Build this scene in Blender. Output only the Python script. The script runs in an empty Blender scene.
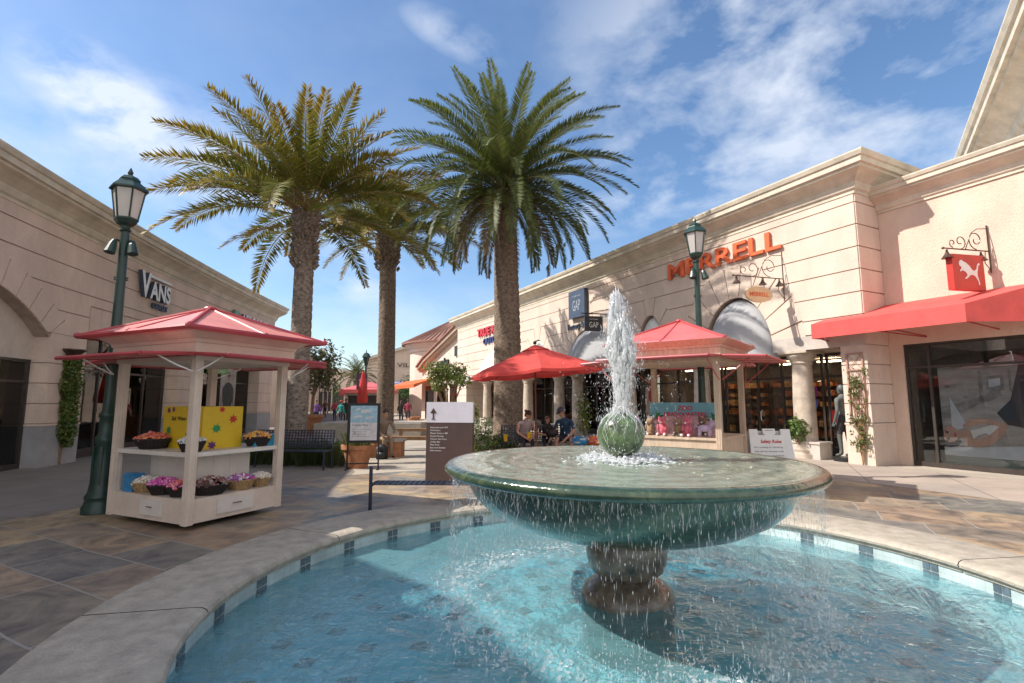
import bpy, bmesh, math, random
from mathutils import Vector, Matrix, noise
random.seed(7)
PI = math.pi
sc = bpy.context.scene
COL = sc.collection
R = math.radians
rnd = random.uniform

# ------------------------------------------------------------------ materials
def new_mat(name):
    m = bpy.data.materials.new(name); m.use_nodes = True
    nt = m.node_tree; nt.nodes.clear()
    out = nt.nodes.new('ShaderNodeOutputMaterial')
    return m, nt, out

def N_(nt, t, **k):
    n = nt.nodes.new(t)
    for a, b in k.items(): setattr(n, a, b)
    return n

def c4(c): return (c[0], c[1], c[2], 1)

def mat(name, col, rough=0.6, var=0.12, scale=4.0, bump=0.0, bscale=40.0, metal=0.0, spec=0.5, col2=None, coat=0.0, stretch=(1, 1, 1), trans=0.0):
    m, nt, out = new_mat(name)
    p = N_(nt, 'ShaderNodeBsdfPrincipled')
    tc = N_(nt, 'ShaderNodeTexCoord'); mp = N_(nt, 'ShaderNodeMapping'); mp.inputs['Scale'].default_value = stretch
    nt.links.new(tc.outputs['Object'], mp.inputs['Vector'])
    no = N_(nt, 'ShaderNodeTexNoise'); no.inputs['Scale'].default_value = scale; no.inputs['Detail'].default_value = 6; no.inputs['Roughness'].default_value = .65
    nt.links.new(mp.outputs[0], no.inputs['Vector'])
    rp = N_(nt, 'ShaderNodeValToRGB')
    a = [max(0, x * (1 - var * 2.2)) for x in col]; b = [min(1, x * (1 + var * 1.6)) for x in (col2 or col)]
    rp.color_ramp.elements[0].color = c4(a); rp.color_ramp.elements[0].position = .3
    rp.color_ramp.elements[1].color = c4(b); rp.color_ramp.elements[1].position = .7
    nt.links.new(no.outputs['Fac'], rp.inputs[0]); nt.links.new(rp.outputs[0], p.inputs['Base Color'])
    p.inputs['Roughness'].default_value = rough; p.inputs['Metallic'].default_value = metal
    p.inputs['Specular IOR Level'].default_value = spec; p.inputs['Coat Weight'].default_value = coat
    if bump:
        n2 = N_(nt, 'ShaderNodeTexNoise'); n2.inputs['Scale'].default_value = bscale; n2.inputs['Detail'].default_value = 4
        nt.links.new(mp.outputs[0], n2.inputs['Vector'])
        bp = N_(nt, 'ShaderNodeBump'); bp.inputs['Strength'].default_value = bump; bp.inputs['Distance'].default_value = .02
        nt.links.new(n2.outputs['Fac'], bp.inputs['Height']); nt.links.new(bp.outputs[0], p.inputs['Normal'])
    if trans:
        tr = N_(nt, 'ShaderNodeBsdfTranslucent'); nt.links.new(rp.outputs[0], tr.inputs['Color'])
        mx = N_(nt, 'ShaderNodeMixShader'); mx.inputs[0].default_value = trans
        nt.links.new(p.outputs[0], mx.inputs[1]); nt.links.new(tr.outputs[0], mx.inputs[2]); nt.links.new(mx.outputs[0], out.inputs[0])
    else:
        nt.links.new(p.outputs[0], out.inputs[0])
    return m

def leaf_mat(name, trans=.3, rough=.45):
    """foliage colour is the leaf's own colour, stored per leaf in the attribute 'col'"""
    m, nt, out = new_mat(name)
    at = N_(nt, 'ShaderNodeAttribute', attribute_name='col')
    p = N_(nt, 'ShaderNodeBsdfPrincipled'); p.inputs['Roughness'].default_value = rough
    tr = N_(nt, 'ShaderNodeBsdfTranslucent'); mx = N_(nt, 'ShaderNodeMixShader'); mx.inputs[0].default_value = trans
    nt.links.new(at.outputs['Color'], p.inputs['Base Color']); nt.links.new(at.outputs['Color'], tr.inputs['Color'])
    nt.links.new(p.outputs[0], mx.inputs[1]); nt.links.new(tr.outputs[0], mx.inputs[2]); nt.links.new(mx.outputs[0], out.inputs[0])
    return m

def glass_mat(name, tint=(.86, .88, .88), refl=.02, rough=0.01):
    m, nt, out = new_mat(name)
    tp = N_(nt, 'ShaderNodeBsdfTransparent'); tp.inputs[0].default_value = c4(tint)
    gl = N_(nt, 'ShaderNodeBsdfGlossy'); gl.inputs['Roughness'].default_value = rough; gl.inputs['Color'].default_value = (1, 1, 1, 1)
    fr = N_(nt, 'ShaderNodeFresnel'); fr.inputs[0].default_value = 1.33
    ad = N_(nt, 'ShaderNodeMath', operation='ADD'); ad.inputs[1].default_value = refl
    mx = N_(nt, 'ShaderNodeMixShader')
    nt.links.new(fr.outputs[0], ad.inputs[0]); nt.links.new(ad.outputs[0], mx.inputs[0])
    nt.links.new(tp.outputs[0], mx.inputs[1]); nt.links.new(gl.outputs[0], mx.inputs[2]); nt.links.new(mx.outputs[0], out.inputs[0])
    return m

def emis_mat(name, col, s):
    m, nt, out = new_mat(name)
    e = N_(nt, 'ShaderNodeEmission'); e.inputs[0].default_value = c4(col); e.inputs[1].default_value = s
    nt.links.new(e.outputs[0], out.inputs[0]); return m

def water_mat(name, tint, bstr, scale, extra=.02, dist=.05, murk=None, murk_f=0.0, stretch=(1, 1, 1)):
    m, nt, out = new_mat(name)
    tc = N_(nt, 'ShaderNodeTexCoord'); mp = N_(nt, 'ShaderNodeMapping'); mp.inputs['Scale'].default_value = stretch
    nt.links.new(tc.outputs['Object'], mp.inputs[0])
    n1 = N_(nt, 'ShaderNodeTexNoise'); n1.inputs['Scale'].default_value = scale; n1.inputs['Detail'].default_value = 5; n1.inputs['Distortion'].default_value = .6
    n2 = N_(nt, 'ShaderNodeTexNoise'); n2.inputs['Scale'].default_value = scale * 4.5; n2.inputs['Detail'].default_value = 3; n2.inputs['Distortion'].default_value = 1.0
    nt.links.new(mp.outputs[0], n1.inputs['Vector']); nt.links.new(mp.outputs[0], n2.inputs['Vector'])
    ma = N_(nt, 'ShaderNodeMath', operation='MULTIPLY_ADD'); ma.inputs[1].default_value = .3
    nt.links.new(n2.outputs['Fac'], ma.inputs[0]); nt.links.new(n1.outputs['Fac'], ma.inputs[2])
    bp = N_(nt, 'ShaderNodeBump'); bp.inputs['Strength'].default_value = bstr; bp.inputs['Distance'].default_value = dist
    nt.links.new(ma.outputs[0], bp.inputs['Height'])
    tp = N_(nt, 'ShaderNodeBsdfTransparent'); tp.inputs[0].default_value = c4(tint)
    base = tp
    if murk:
        df = N_(nt, 'ShaderNodeBsdfDiffuse'); df.inputs[0].default_value = c4(murk)
        m0 = N_(nt, 'ShaderNodeMixShader'); m0.inputs[0].default_value = murk_f
        nt.links.new(tp.outputs[0], m0.inputs[1]); nt.links.new(df.outputs[0], m0.inputs[2]); base = m0
    gl = N_(nt, 'ShaderNodeBsdfGlossy'); gl.inputs['Roughness'].default_value = .03; gl.inputs['Color'].default_value = (1, 1, 1, 1)
    fr = N_(nt, 'ShaderNodeFresnel'); fr.inputs[0].default_value = 1.36
    nt.links.new(bp.outputs[0], gl.inputs['Normal']); nt.links.new(bp.outputs[0], fr.inputs['Normal'])
    ad = N_(nt, 'ShaderNodeMath', operation='ADD'); ad.inputs[1].default_value = extra; ad.use_clamp = True
    mx = N_(nt, 'ShaderNodeMixShader')
    nt.links.new(fr.outputs[0], ad.inputs[0]); nt.links.new(ad.outputs[0], mx.inputs[0])
    nt.links.new(base.outputs[0], mx.inputs[1]); nt.links.new(gl.outputs[0], mx.inputs[2]); nt.links.new(mx.outputs[0], out.inputs[0])
    return m

def drop_mat(name, a=.45):
    m, nt, out = new_mat(name)
    df = N_(nt, 'ShaderNodeBsdfDiffuse'); df.inputs[0].default_value = (.93, .95, .97, 1)
    tl = N_(nt, 'ShaderNodeBsdfTranslucent'); tl.inputs[0].default_value = (.93, .95, .97, 1)
    gl = N_(nt, 'ShaderNodeBsdfGlossy'); gl.inputs['Roughness'].default_value = .08; gl.inputs['Color'].default_value = (1, 1, 1, 1)
    tp = N_(nt, 'ShaderNodeBsdfTransparent')
    a1 = N_(nt, 'ShaderNodeMixShader'); a1.inputs[0].default_value = .5
    a2 = N_(nt, 'ShaderNodeMixShader'); a2.inputs[0].default_value = .3
    a3 = N_(nt, 'ShaderNodeMixShader'); a3.inputs[0].default_value = a
    L = nt.links.new
    L(df.outputs[0], a1.inputs[1]); L(tl.outputs[0], a1.inputs[2]); L(a1.outputs[0], a2.inputs[1]); L(gl.outputs[0], a2.inputs[2])
    L(tp.outputs[0], a3.inputs[1]); L(a2.outputs[0], a3.inputs[2]); L(a3.outputs[0], out.inputs[0])
    return m

def tile_mat(name, c1, c2, grout, w, h, mortar=.006, uv=True, rough=.25, offset=0.0, bumpy=.2, wob=0.0, weight=0.0):
    m, nt, out = new_mat(name)
    tc = N_(nt, 'ShaderNodeTexCoord'); src = tc.outputs['UV' if uv else 'Object']
    if wob:
        nn = N_(nt, 'ShaderNodeTexNoise'); nn.inputs['Scale'].default_value = 2.2; nt.links.new(src, nn.inputs['Vector'])
        vm = N_(nt, 'ShaderNodeVectorMath', operation='SCALE'); vm.inputs['Scale'].default_value = wob; nt.links.new(nn.outputs['Color'], vm.inputs[0])
        va = N_(nt, 'ShaderNodeVectorMath', operation='ADD'); nt.links.new(src, va.inputs[0]); nt.links.new(vm.outputs[0], va.inputs[1]); src = va.outputs[0]
    b = N_(nt, 'ShaderNodeTexBrick'); b.offset = offset; b.squash = 1
    b.inputs['Color1'].default_value = c4(c1); b.inputs['Color2'].default_value = c4(c2); b.inputs['Mortar'].default_value = c4(grout)
    b.inputs['Scale'].default_value = 1; b.inputs['Mortar Size'].default_value = mortar; b.inputs['Brick Width'].default_value = w; b.inputs['Row Height'].default_value = h
    b.inputs['Bias'].default_value = weight
    nt.links.new(src, b.inputs['Vector'])
    no = N_(nt, 'ShaderNodeTexNoise'); no.inputs['Scale'].default_value = 3; no.inputs['Detail'].default_value = 6; nt.links.new(tc.outputs['Object'], no.inputs['Vector'])
    hs = N_(nt, 'ShaderNodeMix', data_type='RGBA', blend_type='MULTIPLY'); hs.inputs[0].default_value = 1
    rp = N_(nt, 'ShaderNodeValToRGB'); rp.color_ramp.elements[0].color = (.72, .72, .72, 1); rp.color_ramp.elements[1].color = (1.1, 1.1, 1.1, 1)
    rp.color_ramp.elements[0].position = .3; rp.color_ramp.elements[1].position = .7
    nt.links.new(no.outputs['Fac'], rp.inputs[0]); nt.links.new(b.outputs['Color'], hs.inputs[6]); nt.links.new(rp.outputs[0], hs.inputs[7])
    p = N_(nt, 'ShaderNodeBsdfPrincipled'); p.inputs['Roughness'].default_value = rough
    nt.links.new(hs.outputs[2], p.inputs['Base Color'])
    bp = N_(nt, 'ShaderNodeBump'); bp.invert = True; bp.inputs['Strength'].default_value = bumpy; bp.inputs['Distance'].default_value = .01
    nt.links.new(b.outputs['Fac'], bp.inputs['Height']); nt.links.new(bp.outputs[0], p.inputs['Normal'])
    nt.links.new(p.outputs[0], out.inputs[0]); return m

def slate_mat():
    """big irregular slabs of grey, tan and rust slate"""
    m, nt, out = new_mat('slate_paving')
    L = nt.links.new
    tc = N_(nt, 'ShaderNodeTexCoord'); mp = N_(nt, 'ShaderNodeMapping'); mp.inputs['Rotation'].default_value = (0, 0, R(28)); mp.inputs['Location'].default_value = (.4, .2, 0)
    L(tc.outputs['Object'], mp.inputs[0])
    nz = N_(nt, 'ShaderNodeTexNoise'); nz.inputs['Scale'].default_value = .8; L(mp.outputs[0], nz.inputs['Vector'])
    sc_ = N_(nt, 'ShaderNodeVectorMath', operation='SCALE'); sc_.inputs['Scale'].default_value = .12; L(nz.outputs['Color'], sc_.inputs[0])
    ad = N_(nt, 'ShaderNodeVectorMath', operation='ADD'); L(mp.outputs[0], ad.inputs[0]); L(sc_.outputs[0], ad.inputs[1])
    def brick(seedc, w, h):
        b = N_(nt, 'ShaderNodeTexBrick'); b.offset = .43; b.offset_frequency = 2; b.squash = 1.35; b.squash_frequency = 3
        b.inputs['Color1'].default_value = (0, 0, 0, 1); b.inputs['Color2'].default_value = (1, 1, 1, 1); b.inputs['Mortar'].default_value = (0, 0, 0, 1)
        b.inputs['Scale'].default_value = 1; b.inputs['Mortar Size'].default_value = .012; b.inputs['Brick Width'].default_value = w; b.inputs['Row Height'].default_value = h; b.inputs['Mortar Smooth'].default_value = .3
        L(ad.outputs[0], b.inputs['Vector']); return b
    b = brick(0, .98, .64)
    rp = N_(nt, 'ShaderNodeValToRGB'); cr = rp.color_ramp; cr.interpolation = 'CONSTANT'
    cols = [(0, (.19, .175, .155)), (.16, (.29, .235, .18)), (.3, (.17, .175, .175)), (.42, (.25, .20, .16)), (.55, (.25, .215, .18)), (.68, (.32, .26, .18)), (.8, (.17, .175, .17)), (.9, (.27, .21, .165))]
    cr.elements[0].position = 0; cr.elements[0].color = c4(cols[0][1]); cr.elements[1].position = cols[1][0]; cr.elements[1].color = c4(cols[1][1])
    for q, c in cols[2:]:
        e = cr.elements.new(q); e.color = c4(c)
    L(b.outputs['Color'], rp.inputs[0])
    n1 = N_(nt, 'ShaderNodeTexNoise'); n1.inputs['Scale'].default_value = 1.9; n1.inputs['Detail'].default_value = 10; n1.inputs['Roughness'].default_value = .7; n1.inputs['Distortion'].default_value = 1.2; L(tc.outputs['Object'], n1.inputs['Vector'])
    r2 = N_(nt, 'ShaderNodeValToRGB'); r2.color_ramp.elements[0].position = .36; r2.color_ramp.elements[0].color = (.5, .51, .54, 1); r2.color_ramp.elements[1].position = .64; r2.color_ramp.elements[1].color = (1.5, 1.33, 1.12, 1)
    L(n1.outputs['Fac'], r2.inputs[0])
    mu = N_(nt, 'ShaderNodeMix', data_type='RGBA', blend_type='MULTIPLY'); mu.inputs[0].default_value = 1; L(rp.outputs[0], mu.inputs[6]); L(r2.outputs[0], mu.inputs[7])
    mm = N_(nt, 'ShaderNodeMix', data_type='RGBA'); mm.inputs[7].default_value = (.30, .28, .25, 1); L(b.outputs['Fac'], mm.inputs[0]); L(mu.outputs[2], mm.inputs[6])
    p = N_(nt, 'ShaderNodeBsdfPrincipled'); L(mm.outputs[2], p.inputs['Base Color'])
    rr = N_(nt, 'ShaderNodeMapRange'); rr.inputs[3].default_value = .28; rr.inputs[4].default_value = .6; L(n1.outputs['Fac'], rr.inputs[0]); L(rr.outputs[0], p.inputs['Roughness'])
    n3 = N_(nt, 'ShaderNodeTexNoise'); n3.inputs['Scale'].default_value = 7; n3.inputs['Detail'].default_value = 8; L(tc.outputs['Object'], n3.inputs['Vector'])
    ms = N_(nt, 'ShaderNodeMath', operation='MULTIPLY_ADD'); ms.inputs[1].default_value = -1.5; L(b.outputs['Fac'], ms.inputs[0]); L(n3.outputs['Fac'], ms.inputs[2])
    bp = N_(nt, 'ShaderNodeBump'); bp.inputs['Strength'].default_value = .35; bp.inputs['Distance'].default_value = .02; L(ms.outputs[0], bp.inputs['Height']); L(bp.outputs[0], p.inputs['Normal'])
    L(p.outputs[0], out.inputs[0]); return m

def concrete_slabs(name, c1, c2, w, h, rot=0.0, rough=.7):
    m, nt, out = new_mat(name); L = nt.links.new
    tc = N_(nt, 'ShaderNodeTexCoord'); mp = N_(nt, 'ShaderNodeMapping'); mp.inputs['Rotation'].default_value = (0, 0, rot); L(tc.outputs['Object'], mp.inputs[0])
    b = N_(nt, 'ShaderNodeTexBrick'); b.offset = 0; b.inputs['Color1'].default_value = c4(c1); b.inputs['Color2'].default_value = c4(c2); b.inputs['Mortar'].default_value = c4([x * .45 for x in c1])
    b.inputs['Scale'].default_value = 1; b.inputs['Mortar Size'].default_value = .012; b.inputs['Brick Width'].default_value = w; b.inputs['Row Height'].default_value = h; L(mp.outputs[0], b.inputs['Vector'])
    n = N_(nt, 'ShaderNodeTexNoise'); n.inputs['Scale'].default_value = .9; n.inputs['Detail'].default_value = 9; n.inputs['Roughness'].default_value = .7; L(tc.outputs['Object'], n.inputs['Vector'])
    r = N_(nt, 'ShaderNodeValToRGB'); r.color_ramp.elements[0].position = .3; r.color_ramp.elements[0].color = (.75, .75, .75, 1); r.color_ramp.elements[1].position = .7; r.color_ramp.elements[1].color = (1.15, 1.12, 1.08, 1); L(n.outputs['Fac'], r.inputs[0])
    mu = N_(nt, 'ShaderNodeMix', data_type='RGBA', blend_type='MULTIPLY'); mu.inputs[0].default_value = 1; L(b.outputs['Color'], mu.inputs[6]); L(r.outputs[0], mu.inputs[7])
    p = N_(nt, 'ShaderNodeBsdfPrincipled'); p.inputs['Roughness'].default_value = rough; L(mu.outputs[2], p.inputs['Base Color'])
    n3 = N_(nt, 'ShaderNodeTexNoise'); n3.inputs['Scale'].default_value = 30; n3.inputs['Detail'].default_value = 5; L(tc.outputs['Object'], n3.inputs['Vector'])
    bp = N_(nt, 'ShaderNodeBump'); bp.inputs['Strength'].default_value = .2; bp.inputs['Distance'].default_value = .01; L(n3.outputs['Fac'], bp.inputs['Height']); L(bp.outputs[0], p.inputs['Normal'])
    L(p.outputs[0], out.inputs[0]); return m

K = {}
K['stucco'] = mat('stucco_cream', (.66, .525, .435), .85, .07, 1.1, .6, 38, stretch=(1, 1, .45))
K['stucco_l'] = mat('stucco_tan', (.66, .515, .42), .85, .08, 1.1, .6, 38, stretch=(1, 1, .45))
K['stucco_pk'] = mat('stucco_smooth', (.66, .505, .40), .85, .07, 1.0, .7, 30, stretch=(1, 1, .6))
K['groove'] = mat('groove', (.42, .31, .25), .9, .1)
K['cornice'] = mat('cornice_stone', (.60, .53, .42), .75, .10, 1.8, .2, 50)
K['base'] = mat('base_stone', (.50, .44, .39), .8, .08, 2, .2, 50)
K['basegrey'] = mat('base_grey', (.36, .35, .35), .7, .08, 2, .1, 50)
K['column'] = mat('column_stone', (.50, .41, .33), .7, .12, 5, .2, 60)
K['tileroof'] = mat('clay_tile', (.27, .135, .10), .8, .2, 6, .3, 30)
K['frame'] = mat('dark_frame', (.045, .035, .03), .4, .1)
K['glass'] = glass_mat('shop_glass')
K['glassd'] = glass_mat('shop_glass_dark', (.5, .53, .53), .12)
K['interior'] = mat('interior', (.13, .10, .08), .9, .3, 1)
K['inlight'] = mat('interior_pale', (.5, .46, .42), .8, .1, 1)
K['orangebox'] = mat('orange_boxes', (.50, .17, .05), .6, .35, 5)
K['green'] = mat('green_paint', (.016, .045, .036), .35, .15, 3, .1, 60)
K['frost'] = mat('frosted_glass', (.72, .70, .66), .3, .05, trans=.4)
K['redmetal'] = mat('red_metal', (.42, .06, .07), .42, .12, 2, .1, 8)
K['redroof'] = mat('pink_red_roof', (.72, .27, .25), .36, .10, 2, .08, 10)
K['redroof2'] = mat('red_roof', (.68, .13, .12), .36, .10, 2, .08, 10)
K['fab'] = mat('red_canvas', (.78, .10, .085), .8, .07, 2.2, .5, 14, trans=.35)
K['fabawn'] = mat('red_awning_canvas', (.68, .10, .09), .8, .08, 2, .2, 90, trans=.1)
K['orangefab'] = mat('orange_canvas', (.60, .14, .04), .8, .1, trans=.1)
K['bluefab'] = mat('blue_canvas', (.05, .11, .30), .8, .1)
K['kcream'] = mat('cream_paint', (.64, .54, .46), .5, .06, 3, .1, 40)
K['kwhite'] = mat('white_laminate', (.66, .61, .56), .4, .05, 3)
K['kwood'] = mat('pale_wood', (.55, .42, .31), .6, .12, 3, .2, 30, stretch=(6, 6, .6))
K['white'] = mat('white_paint', (.78, .77, .75), .45, .04)
K['whitefab'] = mat('white_awning', (.78, .76, .72), .8, .05, 2, trans=.1)
K['greyfab'] = mat('grey_awning', (.42, .42, .43), .95, .04, 1, spec=.1)
K['black'] = mat('black', (.015, .015, .017), .45, .1)
K['bronze'] = mat('bronze', (.10, .06, .045), .4, .2, 8, metal=.5)
K['navy'] = mat('navy_sign', (.055, .075, .12), .4, .1)
K['orangesign'] = mat('orange_sign', (.72, .13, .04), .45, .06)
K['redsign'] = mat('red_sign', (.52, .04, .03), .45, .06)
K['ovalsign'] = mat('tan_sign', (.70, .48, .28), .6, .06)
K['letterred'] = mat('letter_red', (.55, .03, .05), .45, .05)
K['letterblue'] = mat('letter_blue', (.03, .05, .16), .45, .05)
K['bench'] = mat('blue_black_metal', (.022, .028, .055), .38, .15, 6)
K['wood'] = mat('bench_wood', (.28, .16, .08), .6, .25, 4, .3, 30, stretch=(1, 8, 8))
K['terra'] = mat('terracotta', (.45, .19, .09), .75, .15, 5, .2, 30)
K['conc'] = mat('concrete', (.42, .37, .31), .8, .12, 3, .3, 40)
K['coping'] = mat('coping_stone', (.42, .37, .30), .6, .13, 7, .5, 60)
K['brown'] = mat('brown_panel', (.085, .05, .045), .4, .08)
K['lav'] = mat('lavender_white', (.66, .63, .70), .5, .04)
K['slate'] = slate_mat()
K['ground'] = concrete_slabs('ground_concrete', (.43, .375, .31), (.37, .335, .29), 2.4, 2.4, R(27))
K['band'] = concrete_slabs('pink_concrete', (.40, .33, .28), (.36, .31, .27), 1.6, 1.6, R(27))
K['marble'] = None
K['basket'] = mat('wicker', (.42, .27, .13), .8, .3, 40, .5, 90)
K['basketd'] = mat('dark_basket', (.025, .018, .018), .6, .3, 30, .4, 90)
K['skin'] = mat('skin', (.52, .30, .21), .55, .06, 8)
K['skin2'] = mat('skin_tanned', (.40, .22, .15), .55, .06, 8)
K['hair'] = mat('hair', (.05, .028, .018), .6, .2, 20)
K['trunk'] = None
K['yellow'] = mat('yellow_card', (.68, .46, .02), .5, .05)
K['drop'] = drop_mat('falling_water', .72)
K['foam'] = drop_mat('foam_water', .8)
K['mist'] = drop_mat('thin_water', .36)
K['leaf'] = leaf_mat('leaf')
K['soil'] = mat('soil', (.06, .045, .03), .95, .2)

# green wet marble
def marble():
    m, nt, out = new_mat('wet_green_stone'); L = nt.links.new
    tc = N_(nt, 'ShaderNodeTexCoord')
    n = N_(nt, 'ShaderNodeTexNoise'); n.inputs['Scale'].default_value = 3.2; n.inputs['Detail'].default_value = 10; n.inputs['Roughness'].default_value = .72; n.inputs['Distortion'].default_value = 1.4
    L(tc.outputs['Object'], n.inputs['Vector'])
    r = N_(nt, 'ShaderNodeValToRGB'); e = r.color_ramp.elements
    e[0].position = .3; e[0].color = (.010, .025, .013, 1); e[1].position = .76; e[1].color = (.12, .15, .08, 1)
    x = e.new(.5); x.color = (.032, .060, .032, 1)
    L(n.outputs['Fac'], r.inputs[0])
    p = N_(nt, 'ShaderNodeBsdfPrincipled'); p.inputs['Roughness'].default_value = .2; p.inputs['Coat Weight'].default_value = .8; p.inputs['Coat Roughness'].default_value = .06
    L(r.outputs[0], p.inputs['Base Color'])
    n2 = N_(nt, 'ShaderNodeTexNoise'); n2.inputs['Scale'].default_value = 22; n2.inputs['Detail'].default_value = 5
    mp = N_(nt, 'ShaderNodeMapping'); mp.inputs['Scale'].default_value = (1, 1, .5); L(tc.outputs['Object'], mp.inputs[0]); L(mp.outputs[0], n2.inputs['Vector'])
    bp = N_(nt, 'ShaderNodeBump'); bp.inputs['Strength'].default_value = .35; bp.inputs['Distance'].default_value = .02; L(n2.outputs['Fac'], bp.inputs['Height'])
    L(bp.outputs[0], p.inputs['Normal']); L(bp.outputs[0], p.inputs['Coat Normal'])
    L(p.outputs[0], out.inputs[0]); return m
K['marble'] = marble()
K['brownstone'] = mat('wet_brown_stone', (.085, .05, .035), .3, .35, 7, .4, 22, col2=(.15, .12, .09), coat=.5)
K['ballstone'] = mat('wet_pale_green_stone', (.09, .14, .06), .3, .45, 9, .6, 14, coat=.35)

# ------------------------------------------------------------------ mesh helpers
WM = {}     # world matrix of every thing
class Mesh:
    def __init__(s): s.v = []; s.f = []; s.m = []; s.uv = {}; s.col = {}; s.mi = 0
    def add(s, vs, fs, mi=None, uvs=None, col=None):
        b = len(s.v); s.v += [tuple(v) for v in vs]
        if uvs:
            for i, u in enumerate(uvs): s.uv[b + i] = u
        if col is not None:
            for i in range(len(vs)): s.col[b + i] = col if not isinstance(col, list) else col[i]
        for f in fs: s.f.append(tuple(b + i for i in f)); s.m.append(s.mi if mi is None else mi)
        return b
    def box(s, lo, hi, W=None, n=1, mi=None, T=None):
        """box lo..hi; W maps (x,y,z) to the world; n slices along x (for curved walls)"""
        xs = [lo[0] + (hi[0] - lo[0]) * i / n for i in range(n + 1)]
        vs = []
        for x in xs:
            for y, z in ((lo[1], lo[2]), (hi[1], lo[2]), (hi[1], hi[2]), (lo[1], hi[2])):
                q = (x, y, z)
                if W: q = W(*q)
                if T is not None: q = T @ Vector(q)
                vs.append(q)
        fs = []
        for i in range(n):
            a = i * 4; b = a + 4
            for k in range(4): fs.append((a + k, a + (k + 1) % 4, b + (k + 1) % 4, b + k))
        fs.append((3, 2, 1, 0)); e = n * 4; fs.append((e, e + 1, e + 2, e + 3))
        s.add(vs, fs, mi)
    def prism(s, poly, d0, d1, W, mi=None):
        """poly in (x,z), extruded from depth d0 to d1 along y, mapped by W"""
        n = len(poly)
        vs = [W(x, d0, z) for x, z in poly] + [W(x, d1, z) for x, z in poly]
        fs = [tuple(range(n)), tuple(range(2 * n - 1, n - 1, -1))] + [(i, i + n, (i + 1) % n + n, (i + 1) % n) for i in range(n)]
        s.add(vs, fs, mi)
    def lathe(s, prof, c=(0, 0, 0), n=32, mi=None, T=None, cap=True, smooth_uv=False, a0=0, a1=2 * PI):
        vs = []; fs = []; full = abs(a1 - a0 - 2 * PI) < 1e-6; cols = n if full else n + 1
        for r, z in prof:
            for i in range(cols):
                a = a0 + (a1 - a0) * i / n; q = Vector((c[0] + r * math.cos(a), c[1] + r * math.sin(a), c[2] + z))
                if T is not None: q = T @ q
                vs.append(q)
        for j in range(len(prof) - 1):
            for i in range(n):
                k = (i + 1) % cols; fs.append((j * cols + i, j * cols + k, (j + 1) * cols + k, (j + 1) * cols + i))
        if cap and full:
            if prof[0][0] > 1e-4: fs.append(tuple(range(cols - 1, -1, -1)))
            if prof[-1][0] > 1e-4: e = (len(prof) - 1) * cols; fs.append(tuple(range(e, e + cols)))
        s.add(vs, fs, mi)
    def tube(s, pts, rad, n=8, mi=None, cap=True):
        pts = [Vector(p) for p in pts]; vs = []; fs = []; m = len(pts)
        up = Vector((0, 0, 1)); prev = None
        for i, p in enumerate(pts):
            d = (pts[min(i + 1, m - 1)] - pts[max(i - 1, 0)]).normalized()
            if prev is None:
                a = d.cross(up)
                if a.length < .05: a = d.cross(Vector((1, 0, 0)))
            else: a = prev - d * prev.dot(d)
            a.normalize(); b = d.cross(a); prev = a
            r = rad[i] if isinstance(rad, (list, tuple)) else rad
            for k in range(n):
                t = 2 * PI * k / n; vs.append(p + a * math.cos(t) * r + b * math.sin(t) * r)
        for i in range(m - 1):
            for k in range(n): fs.append((i * n + k, i * n + (k + 1) % n, (i + 1) * n + (k + 1) % n, (i + 1) * n + k))
        if cap: fs.append(tuple(range(n - 1, -1, -1))); fs.append(tuple(range((m - 1) * n, m * n)))
        s.add(vs, fs, mi)
    def ball(s, c, r, nu=10, nv=7, mi=None, T=None, jit=0, col=None):
        if not isinstance(r, (tuple, list)): r = (r, r, r)
        vs = []; fs = []
        for j in range(nv + 1):
            th = PI * j / nv
            for i in range(nu):
                a = 2 * PI * i / nu; q = Vector((math.sin(th) * math.cos(a), math.sin(th) * math.sin(a), math.cos(th)))
                if jit: q *= 1 + jit * noise.noise(q * 2.3 + Vector(c) * 3.1)
                q = Vector((q.x * r[0], q.y * r[1], q.z * r[2]))
                if T is not None: q = T @ q
                vs.append(q + Vector(c))
        for j in range(nv):
            for i in range(nu): fs.append((j * nu + i, (j + 1) * nu + i, (j + 1) * nu + (i + 1) % nu, j * nu + (i + 1) % nu))
        s.add(vs, fs, mi, col=col)
    def octa(s, c, r, h, ax=None, mi=None):
        """small drop / streak, long along ax"""
        c = Vector(c); ax = (Vector(ax).normalized() if ax is not None else Vector((0, 0, 1)))
        a = ax.orthogonal().normalized(); b = ax.cross(a)
        s.add([c + ax * h, c + a * r, c + b * r, c - a * r, c - b * r, c - ax * h], [(0, 1, 2), (0, 2, 3), (0, 3, 4), (0, 4, 1), (5, 2, 1), (5, 3, 2), (5, 4, 3), (5, 1, 4)], mi)
    def build(s, name, mats, parent=None, smooth=False, smooth_angle=None):
        me = bpy.data.meshes.new(name)
        vs = s.v
        if parent is not None:
            inv = WM[parent.name].inverted(); vs = [inv @ Vector(v) for v in vs]
        me.from_pydata([tuple(v) for v in vs], [], s.f)
        if not isinstance(mats, (list, tuple)): mats = [mats]
        for m in mats: me.materials.append(K[m] if isinstance(m, str) else m)
        me.polygons.foreach_set('material_index', s.m)
        if s.uv:
            ul = me.uv_layers.new(name='UVMap')
            for lp in me.loops: ul.data[lp.index].uv = s.uv.get(lp.vertex_index, (0, 0))
        if s.col:
            ca = me.color_attributes.new('col', 'FLOAT_COLOR', 'POINT')
            for i in range(len(me.vertices)):
                c = s.col.get(i, (.1, .1, .1)); ca.data[i].color = (c[0], c[1], c[2], 1)
        if smooth: me.polygons.foreach_set('use_smooth', [True] * len(me.polygons))
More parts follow.
